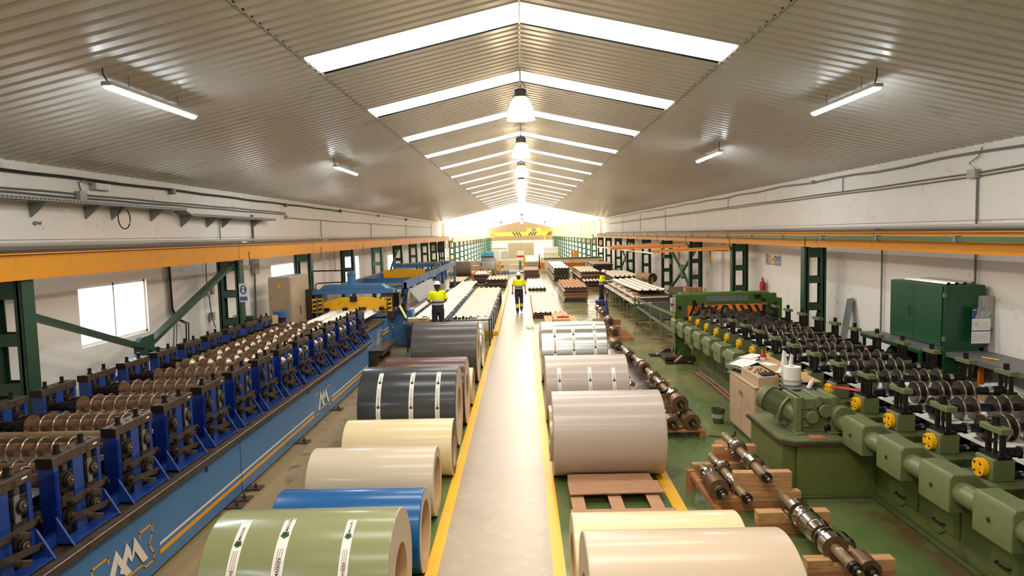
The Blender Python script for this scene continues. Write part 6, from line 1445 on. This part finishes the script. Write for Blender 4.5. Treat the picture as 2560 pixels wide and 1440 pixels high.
for a, b_, c, d in ((7.645, 7.675, 1.80, 1.806), (7.645, 7.675, 1.766, 1.772), (7.645, 7.650, 1.766, 1.806), (7.670, 7.675, 1.766, 1.806)): cal(a, b_, c, d, 11.586, m_redp)
q.build('day_grid', pg_, flat=True)
q = MB(); q.box(7.575, 7.885, 11.576, 11.580, 1.46, 1.665, m_paper); q.box(7.575, 7.885, 11.574, 11.581, 1.45, 1.462, m_bluesign); pg_ = q.build('month_page', t, flat=True)
q = MB()
for r in range(4):
    for c in range(7): cal(7.59+c*.04, 7.605+c*.04, 1.61-r*.035, 1.623-r*.035, 11.575, m_inkgrey)
q.build('day_grid', pg_, flat=True)
# wall shelf with yellow tool, wrapped bag and timber under it
t = empty('wall_bench', (7.6, 10.5, 1.2), 'grey wall bench with an orange leg at the right edge of the picture', 'bench')
q = MB(); q.box(7.25, 7.97, 8.9, 11.85, 1.27, 1.30, m_greydk); q.box(7.25, 7.27, 8.9, 11.85, 1.22, 1.27, m_greydk); q.build('top', t)
for y in (11.3, 9.2): q = MB(); q.box(7.55, 7.62, y, y+.06, 0, 1.27, m_orange); q.build('leg', t)
q = MB(); q.tube([(7.45, 11.1, 1.315), (7.55, 10.85, 1.315)], .014, m_yel, 8); q.build('marker', label='yellow marker tool lying on the grey wall bench', cat='tool')
q = MB()
for i in range(13):
    for k in range(18):
        a = 2*PI*k/18; r = (.26+.04*math.sin(k*2.7+i)+.03*math.sin(i*1.7))*math.sin(PI*(i+.6)/13.2)**.6; q.v.append(Vector((7.45+r*math.cos(a), 10.55+1.5*r*math.sin(a), .72+.27*i/12+.12*math.sin(PI*i/12)*.2)))
q.mi(m_white)
for i in range(12):
    for k in range(18): k2 = (k+1) % 18; q.f.append([i*18+k, i*18+k2, (i+1)*18+k2, (i+1)*18+k]); q.m.append(0)
q.f.append([12*18+k for k in range(18)]); q.m.append(0)
q.build('plastic_bag', label='crumpled translucent white plastic bag under the grey wall bench', cat='bag')
q = MB(); q.box(7.15, 7.8, 10.0, 11.05, .0, .71, m_cardb); q.build('cardboard_box', label='cardboard box carrying the white plastic bag under the wall bench', cat='box')
q = MB(); q.bar((7.1, 11.2, .3), (7.75, 11.75, 1.2), .09, .03, m_woodpale); q.build('plank', label='pale plank leaning at the wall between the green cabinet and the bench', cat='plank')
q = MB(); q.bar((7.45, 16.2, 0), (7.93, 16.6, 1.75), .28, .01, m_greydk, up=(1, 0, -.5)); q.build('sheet_offcut', label='grey metal panel leaning on the right wall beyond the green cabinet', cat='panel')
t = empty('wall_socket', (7.95, 14.7, 1.8), 'grey wall socket with a blue outlet and black plug on the right wall', 'socket')
q = MB(); q.box(7.9, 7.98, 13.75, 13.95, 1.75, 1.95, m_grey); q.build('box', t, bevel=.005); q = MB(); q.cyl((7.86, 13.9, 1.83), (7.9, 13.9, 1.85), .035, m_bluesign, 12); q.build('outlet', t)
q = MB(); q.tube([(7.86, 14.0, 1.83), (7.85, 14.3, 1.85), (7.88, 14.5, 1.7), (7.9, 14.2, 1.55), (7.9, 13.9, 1.3), (7.9, 13.9, 1.0)], .012, m_black, 8); q.build('plug_lead', t)
# fire extinguisher
t = empty('fire_extinguisher', (7.85, 22.45, 1.25), 'red fire extinguisher hanging on the right wall below the safety signs', 'fire extinguisher')
q = MB(); q.lathe((7.86, 22.45, 1.27), (0, 0, 1), [(0, .09), (.01, .10), (.40, .10), (.46, .085), (.50, .035), (.54, .03)], m_red, 28); q.build('cylinder', t)
q = MB(); q.lathe((7.86, 22.45, 1.24), (0, 0, 1), [(0, .09), (.05, .102)], m_grey, 28); q.build('base_ring', t)
q = MB(); q.lathe((7.86, 22.45, 1.81), (0, 0, 1), [(0, .025), (.04, .03)], m_black, 12); q.bar((7.86, 22.5, 1.85), (7.84, 22.36, 1.90), .02, .015, m_black); q.build('valve', t)
q = MB(); q.tube([(7.86, 22.37, 1.80), (7.84, 22.30, 1.7), (7.85, 22.33, 1.45)], .012, m_black, 8); q.build('hose', t)
q = MB()
for z in (1.68, 1.60, 1.54, 1.43, 1.37): q.add([(7.757, 22.47-.05, z), (7.757, 22.47+.03, z), (7.757, 22.47+.03, z-.02), (7.757, 22.47-.05, z-.02)], [(0, 1, 2, 3)], m_paper)
q.build('print', t, flat=True)
# safety signs
t = empty('safety_sign', (7.97, 21.9, 2.3), 'row of five red, yellow and blue safety pictogram signs on the right wall', 'sign')
def sgn(y0, y1, m1, kind):
    q = MB(); q.box(7.972, 7.98, y0, y1, 2.32, 2.66, m_paper); b_ = q.build('sign_plate', t, flat=True)
    q = MB(); yc = (y0+y1)/2; w = abs(y1-y0)*.46; zc = 2.52; X_ = 7.970
    if kind == 'ring' or kind == 'disc':
        q.add([(X_, yc+w*math.cos(a), zc+.105*math.sin(a)) for a in [2*PI*k/20 for k in range(20)]], [tuple(range(20))], m1)
        f = .72
        if kind == 'ring': q.add([(X_-.001, yc+w*f*math.cos(a), zc+.105*f*math.sin(a)) for a in [2*PI*k/20 for k in range(20)]], [tuple(range(20))], m_paper); q.add([(X_-.002, yc+w*.6, zc+.07), (X_-.002, yc+w*.4, zc+.08), (X_-.002, yc-w*.6, zc-.07), (X_-.002, yc-w*.4, zc-.08)], [(0, 1, 2, 3)], m1)
        else: q.add([(X_-.001, yc+w*.35, zc-.06), (X_-.001, yc-w*.35, zc-.06), (X_-.001, yc-w*.25, zc+.03), (X_-.001, yc, zc+.07), (X_-.001, yc+w*.25, zc+.03)], [(0, 1, 2, 3, 4)], m_paper)
    elif kind == 'tri': q.add([(X_, yc-w, zc-.10), (X_, yc+w, zc-.10), (X_, yc, zc+.10)], [(0, 1, 2)], m1); q.add([(X_-.001, yc-w*.2, zc-.06), (X_-.001, yc+w*.2, zc-.06), (X_-.001, yc, zc+.03)], [(0, 1, 2)], m_ink)
    else:
        q.add([(X_, yc-w, zc-.11), (X_, yc+w, zc-.11), (X_, yc+w, zc+.13), (X_, yc-w, zc+.13)], [(0, 1, 2, 3)], m1)
        for dy in (-.55, .25): q.add([(X_-.001, yc+w*dy, zc-.07), (X_-.001, yc+w*(dy+.3), zc-.07), (X_-.001, yc+w*(dy+.3), zc+.1), (X_-.001, yc+w*dy, zc+.1)], [(0, 1, 2, 3)], m_paper)
    q.add([(X_, yc-w, 2.325), (X_, yc+w, 2.325), (X_, yc+w, 2.40), (X_, yc-w, 2.40)], [(0, 1, 2, 3)], m1)
    for z in (2.345, 2.37): q.add([(X_-.001, yc-w*.7, z), (X_-.001, yc+w*.7, z), (X_-.001, yc+w*.7, z+.012), (X_-.001, yc-w*.7, z+.012)], [(0, 1, 2, 3)], m_paper)
    q.build('pictogram', b_, flat=True)
for i, (m1, kd) in enumerate([(m_bluesign, 'disc'), (m_bluesign, 'disc'), (m_yel, 'tri'), (m_red, 'ring'), (m_red, 'sq')]): sgn(21.25+.252*i, 21.25+.252*i+.235, m1, kd)

# ------------------------------------------------------------------ left wall: grey cabinet, panel sign, cables
t = empty('electrical_cabinet', (-6.1, 17.9, 0), 'tall beige electrical cabinet with a yellow warning plate beside the second left column', 'cabinet')
q = MB(); q.box(-7.6, -6.35, 20.6, 21.0, .05, 2.55, m_beige) if 0 else q.box(-7.35, -6.75, 19.6, 21.3, .05, 2.42, m_grey); q.build('body', t, bevel=.006)
q = MB(); q.box(-7.36, -6.74, 19.57, 19.6, .1, 2.38, m_beige); d = q.build('door', t, bevel=.004); q = MB(); q.box(-7.1, -7.0, 19.55, 19.57, 2.1, 2.22, m_yel); q.build('warning_plate', d)
for y0, y1 in ((19.65, 20.45), (20.47, 21.27)):
    q = MB(); q.box(-6.75, -6.725, y0, y1, .1, 2.38, m_beige); d = q.build('door', t, bevel=.004); q = MB(); q.box(-6.725, -6.71, y1-.08, y1-.05, 1.25, 1.5, m_black); q.build('handle', d)
t = empty('safety_sign', (-6.95, 16.6, 2.3), 'small blue and white round pictogram sign on the second left column', 'sign')
q = MB(); q.box(-6.96, -6.75, 16.58, 16.60, 2.0, 2.45, m_paper); sp_ = q.build('sign_plate', t, flat=True)
q = MB(); q.add([(-6.855+.085*math.cos(a), 16.577, 2.3+.115*math.sin(a)) for a in [2*PI*k/20 for k in range(20)]], [tuple(range(20))], m_bluesign); q.add([(-6.95, 16.577, 2.03), (-6.76, 16.577, 2.03), (-6.76, 16.577, 2.13), (-6.95, 16.577, 2.13)], [(0, 1, 2, 3)], m_bluesign)
q.add([(-6.855+.03*math.cos(a), 16.575, 2.35+.03*math.sin(a)) for a in [2*PI*k/12 for k in range(12)]], [tuple(range(12))], m_paper); q.add([(-6.89, 16.575, 2.23), (-6.82, 16.575, 2.23), (-6.83, 16.575, 2.31), (-6.88, 16.575, 2.31)], [(0, 1, 2, 3)], m_paper); q.build('pictogram', sp_, flat=True)
for i, (dy, r) in enumerate([(0, .018), (.12, .014), (.3, .018), (.42, .016)]):
    q = MB(); y = 15.1+dy; q.tube([(-7.93, 15.1+dy*.3, 3.1), (-7.93, 15.12+dy*.3, 2.0), (-7.9, 15.2+dy*.5, 1.75), (-7.85, y+.25*(i > 1), 1.6), (-7.9, y+.3*(i > 1), 1.0), (-7.9, y+.3*(i > 1), .6)], r, m_conduit if i < 2 else m_black, 8)
    q.build('cable', label='dark cable hanging on the left wall right of the window, %s from the left' % (ORD[i] if i else 'first'), cat='cable', group='hanging cables beside the left window')
t = empty('wall_socket', (-7.9, 17.6, 1.6), 'grey socket boxes with hanging leads on the left wall beside the second column', 'socket')
for y, z in ((16.9, 2.15), (17.15, 2.15), (17.1, 1.5)): q = MB(); q.box(-7.98, -7.88, y, y+.14, z, z+.2, m_grey); q.build('box', t, bevel=.005)
q = MB(); q.tube([(-7.9, 17.0, 2.15), (-7.88, 17.0, 1.8), (-7.9, 17.1, 1.6), (-7.88, 17.2, 1.3)], .012, m_black, 6); q.tube([(-7.93, 16.98, 3.0), (-7.93, 16.98, 2.3)], .014, m_conduit, 6); q.build('lead', t)
q = MB(); q.cyl((-7.35, 17.3, 1.45), (-6.9, 17.3, 1.45), .13, m_dkgreen, 20); q.cyl((-7.42, 17.3, 1.45), (-7.35, 17.3, 1.45), .16, m_grey, 20); q.box(-7.3, -6.95, 17.2, 17.4, 1.2, 1.35, m_dkgreen); q.build('motor', label='dark green motor with a pale end ring at the foot of the second left column', cat='motor')
q = MB(); q.box(-6.95, -6.55, 17.6, 18.0, 1.2, 1.5, m_cardb); q.build('cardboard_box', label='small tan cardboard box behind the blue line near the second left column', cat='box')
q = MB(); q.prism([(-6.8, 17.5, 1.35), (-6.65, 17.5, 1.40), (-6.8, 17.5, 1.45)], (0, .03, 0), m_redp); q.build('red_flag', label='small red flag beside the tan box behind the blue line', cat='flag')
q = MB(); q.box(-7.4, -6.5, 17.1, 18.1, .0, 1.19, m_greydk); q.build('plinth', label='dark machine plinth behind the blue line carrying the green motor and tan box', cat='plinth')
t = empty('pump_drum', (-6.3, 19.3, 0), 'small round blue pump drum standing behind the blue line near the press', 'drum')
q = MB(); q.cyl((-6.05, 18.9, .6), (-6.05, 18.9, 1.28), .10, m_navy, 20) if 0 else q.cyl((-6.75, 18.8, 0), (-6.75, 18.8, 1.35), .12, m_navy, 20); q.build('stem', t); q = MB(); q.cyl((-6.75, 18.8, 1.35), (-6.75, 18.8, 1.52), .21, m_blue, 28); q.build('lid', t)
q = MB(); q.cyl((-7.85, 30.6, 1.9), (-7.85, 30.6, 1.6), .05, m_red, 8); q.tube([(-7.9, 28.6, 3.1), (-7.9, 28.7, 2.1)], .012, m_conduit, 6); q.build('wall_device', label='small red device hanging from a conduit on the left wall near the third window', cat='device')

# ------------------------------------------------------------------ cross conveyor line and coils far down the hall
coil('', -5.6, -4.35, 57.6, .60, .2, mat('brown_grey_coil', '#8d7b6c', .5, .1, .05), e_grey, 'brown grey coil with two dark bands far down the hall on the left', bands=(-5.35, -4.72), cz=.68)
coil('', -3.6, -2.3, 57.3, .60, .2, mat('grey_coil', '#9a9894', .35, .5, .04), e_grey, 'grey steel coil far down the hall behind the orange lifting sling', cz=.62)
coil('', -3.6, -2.3, 59.6, .62, .2, mat('grey_coil', '#9a9894', .35, .5, .04), e_grey, 'second grey coil just behind the grey coil, under the blue tarpaulin', cz=1.0)
for i, (x0, x1, y, z) in enumerate([(-5.6, -4.35, 57.2, 0), (-3.6, -2.3, 57.0, 0), (-3.6, -2.3, 59.2, 0)]):
    q = MB(); q.box(x0, x1, y, y+.8, 0, .07 if i == 0 else (.02 if i == 1 else .38), m_wood); q.build('coil_cradle', label='low cradle under the %s' % ['banded brown grey coil', 'grey coil behind the sling', 'coil below the blue tarpaulin'][i], cat='cradle')
q = MB(); q.prism([(-3.55, 59.3, 1.64), (-2.45, 59.3, 1.62), (-2.5, 59.3, 2.0), (-2.9, 59.3, 1.96), (-3.2, 59.3, 2.02), (-3.5, 59.3, 1.82)], (0, 1.0, 0), m_tarp); q.build('tarpaulin', label='light blue tarpaulin covering the top of the rear grey coil', cat='tarpaulin')
t = empty('conveyor_line', (0, 61, 0), 'long cream coil processing line crossing the hall in the distance', 'machine'); cl = t
q = MB(); q.box(-7.0, 1.6, 61, 61.6, .80, 1.20, m_cream); q.build('upper_beam', t); q = MB(); q.box(-7.0, 1.6, 61.05, 61.5, .28, .74, m_cream); q.build('side_panel', t)
q = MB(); q.box(-7.0, 1.6, 60.9, 61.4, .02, .10, m_blue); q.box(-7, 1.6, 61.0, 61.1, .16, .22, m_blue)
for k in range(26): q.box(-6.9+k*.33, -6.86+k*.33, 60.95, 61.05, .05, .26, m_blue)
q.build('base_rails', t)
q = MB(); put_text(q, 'FE', .30, lambda x, y: (-1.98+x, 61.04, .52+y*.8), m_ink, .01); q.build('lettering', t, flat=True)
q = MB()
for x in (-2.15, -1.98): q.box(x, x+.06, 60.5, 60.56, .05, 1.05, m_yel)
q.box(-2.15, -1.92, 60.5, 60.56, 1.0, 1.06, m_yel); q.box(-2.15, -1.92, 60.5, 60.56, .5, .54, m_yel); q.build('guard_post', t)
q = MB(); q.cyl((.25, 60.6, 1.0), (1.45, 60.6, 1.0), .58, m_galv, 32); q.build('payoff_reel', t); q = MB(); q.cyl((1.45, 60.6, .95), (1.55, 60.6, .95), .68, m_rail, 28); q.cyl((1.7, 60.6, .9), (1.78, 60.6, .9), .5, m_greydk, 24); q.build('reel_flange', t); q = MB(); q.box(.1, .25, 60.4, 60.8, 0, 1.6, m_yel); q.box(.2, 1.9, 60.3, 60.9, 0, .35, m_cream); q.box(-.3, -.1, 60.6, 60.8, .3, 1.1, m_greydk); q.build('reel_stand', t)
q = MB(); q.box(1.9, 7.2, 62, 63, .1, 1.25, m_cream); q.box(1.9, 7.2, 61.95, 62, 1.15, 1.28, m_mgreen2); q.build('right_housing', t)
for i, (x0, x1, y, z0, z1, m_, lb, ct) in enumerate([(-1.95, -1.25, 63, 1.2, 1.95, m_white, 'white caged liquid container behind the cross line, left one', 'container'), (-2.55, -2.05, 62.5, 1.2, 2.05, m_white, 'white wrapped bundle right of the blue tarpaulin', 'bundle'), (2.0, 3.35, 64, 1.26, 1.75, m_white, 'white wrapped roll with a yellow strap on the right end of the cross line', 'roll'), (2.1, 3.5, 65.8, 1.3, 2.15, m_white, 'tall white wrapped pack behind the strapped roll', 'pack')]):
    q = MB(); q.box(x0, x1, y, y+.8, z0, z1, m_)
    if i == 0:
        for k in range(5): q.box(x0-.01+k*.17, x0+.01+k*.17, y-.02, y, z0, z1, m_greydk)
        for k in range(4): q.box(x0, x1, y-.02, y, z0+.1+k*.2, z0+.115+k*.2, m_greydk)
    if i == 2: q.box(x0, x1, y-.01, y, 1.5, 1.54, m_yel)
    q.build(ct if ct != 'roll' else 'wrapped_roll', label=lb, cat=ct, bevel=.03)
q = MB(); q.box(-1.95, -1.25, 63, 63.8, 0, 1.2, m_cream); q.box(-2.55, -2.05, 62.5, 63.3, 0, 1.2, m_cream); q.box(2.0, 3.5, 64, 66.6, 0, 1.26, m_cream); q.build('stacked_crates', label='cream crates behind the cross line carrying the white containers', cat='crate')
t = empty('sign_board', (-.15, 62.5, 1.2), 'white board with a red band standing on the cross line behind the walking man', 'board')
q = MB(); q.prism([(-.55, 61.3, 1.22), (.22, 61.3, 1.22), (.14, 61.3, 1.98), (-.46, 61.3, 1.98)], (0, .1, 0), m_white); bo = q.build('board', t); q = MB(); q.prism([(-.52, 61.29, 1.40), (.195, 61.29, 1.40), (.17, 61.29, 1.60), (-.15, 61.29, 1.56), (-.50, 61.29, 1.58)], (0, .008, 0), m_redp); q.build('red_band', bo)
t = empty('lifting_spreader', (4.8, 60, .4), 'orange lifting spreader beam lying across the hall behind the sheet stacks', 'spreader')
q = MB(); q.box(2.9, 5.4, 58.8, 58.95, .55, .88, m_orange); q.box(2.2, 6.9, 58.8, 58.95, .86, .92, m_orange); q.build('beam', t)
q = MB(); q.box(6.55, 7.0, 58.7, 59.0, .55, 1.12, m_orange); q.build('end_plate', t); q = MB(); q.box(1.55, 1.9, 58.7, 59.0, .45, 1.0, m_orange); q.build('end_plate', t)
q = MB(); q.tube([(4.15, 58.85, .9), (4.15, 58.85, 1.1), (4.25, 58.85, 1.16), (4.35, 58.85, 1.1), (4.35, 58.85, .9)], .03, m_orange, 8); q.build('lifting_eye', t)
for x in (2.4, 4.4, 6.6): q = MB(); q.box(x, x+.12, 58.8, 58.92, 0, .56, m_greydk); q.build('support', t)
for i, (x, y, m_, lb) in enumerate([(4.75, 66, m_orange, 'narrow orange panel standing far down the hall on the right'), (4.98, 66, m_yel, 'yellow panel standing beside the narrow orange one far down the hall')]):
    q = MB(); q.box(x, x+(.2 if i == 0 else .42), y, y+.1, 0, 1.75+.05*i, m_); q.build('panel', label=lb, cat='panel')
q = MB()
for k in range(5): q.bar((-6.7+.12*k, 61.7, 0), (-6.95+.12*k, 62.4, 3.0), .09, .03, m_teal, up=(1, 0, 0))
q.box(-6.95, -6.2, 61.9, 61.98, 1.4, 1.46, m_yel); q.build('leaning_profiles', label='bundle of long green profiles standing at the end of the left wall', cat='profiles')
q = MB(); q.box(-7.9, -7.1, 61.5, 62.1, 2.0, 2.9, m_greydk); q.cyl((-7.3, 61.8, 2.6), (-7.3, 61.8, 0), .12, m_galv, 16); q.build('extractor', label='grey extractor unit with a steel duct high at the end of the left wall', cat='extractor')
# overhead crane in the far hall
t = empty('bridge_crane', (0, 155, 3), 'yellow bridge crane with black hazard stripes across the far hall', 'crane')
q = MB(); q.prism([(-6.6, 155, 3.05), (6.8, 155, 3.05), (7.1, 155, 3.4), (7.1, 155, 3.95), (-6.6, 155, 3.95)], (0, .6, 0), m_craneyel); bg = q.build('girder', t)
q = MB()
for x0 in (-1.6, -.9, -.3, 1.4, 2.0, 2.6, 5.6, 6.1): 
    s = -1 if x0 < 0 else 1; q.prism([(x0, 154.97, 3.1), (x0+.3, 154.97, 3.1), (x0+.3+s*.6, 154.97, 3.9), (x0+s*.6, 154.97, 3.9)], (0, .02, 0), m_black)
q.build('hazard_stripes', bg, flat=True)
q = MB(); q.box(1.2, 2.2, 155, 156, 3.95, 4.75, m_craneyel); q.box(2.2, 3.2, 155, 156, 4.1, 4.6, m_greydk); q.box(3.2, 4.4, 155, 156, 3.95, 4.8, m_craneyel); q.box(4.4, 6.6, 155, 156, 3.95, 4.7, m_orangebeam); q.build('hoist_trolley', t)
q = MB(); q.box(5.0, 5.3, 155, 155.3, 2.3, 3.05, m_yel); q.cyl((5.15, 155.1, 2.3), (5.15, 155.1, 1.9), .15, m_yel, 12); q.build('hook_block', t)
for x in (-6.9, 6.8): q = MB(); q.box(x-.2, x+.3, 153.5, 157, 3.28, 3.6, m_orangebeam); q.build('end_carriage', t)
for i, (x, w) in enumerate([(5.0, 3.3), (5.2, 2.2)]): pass
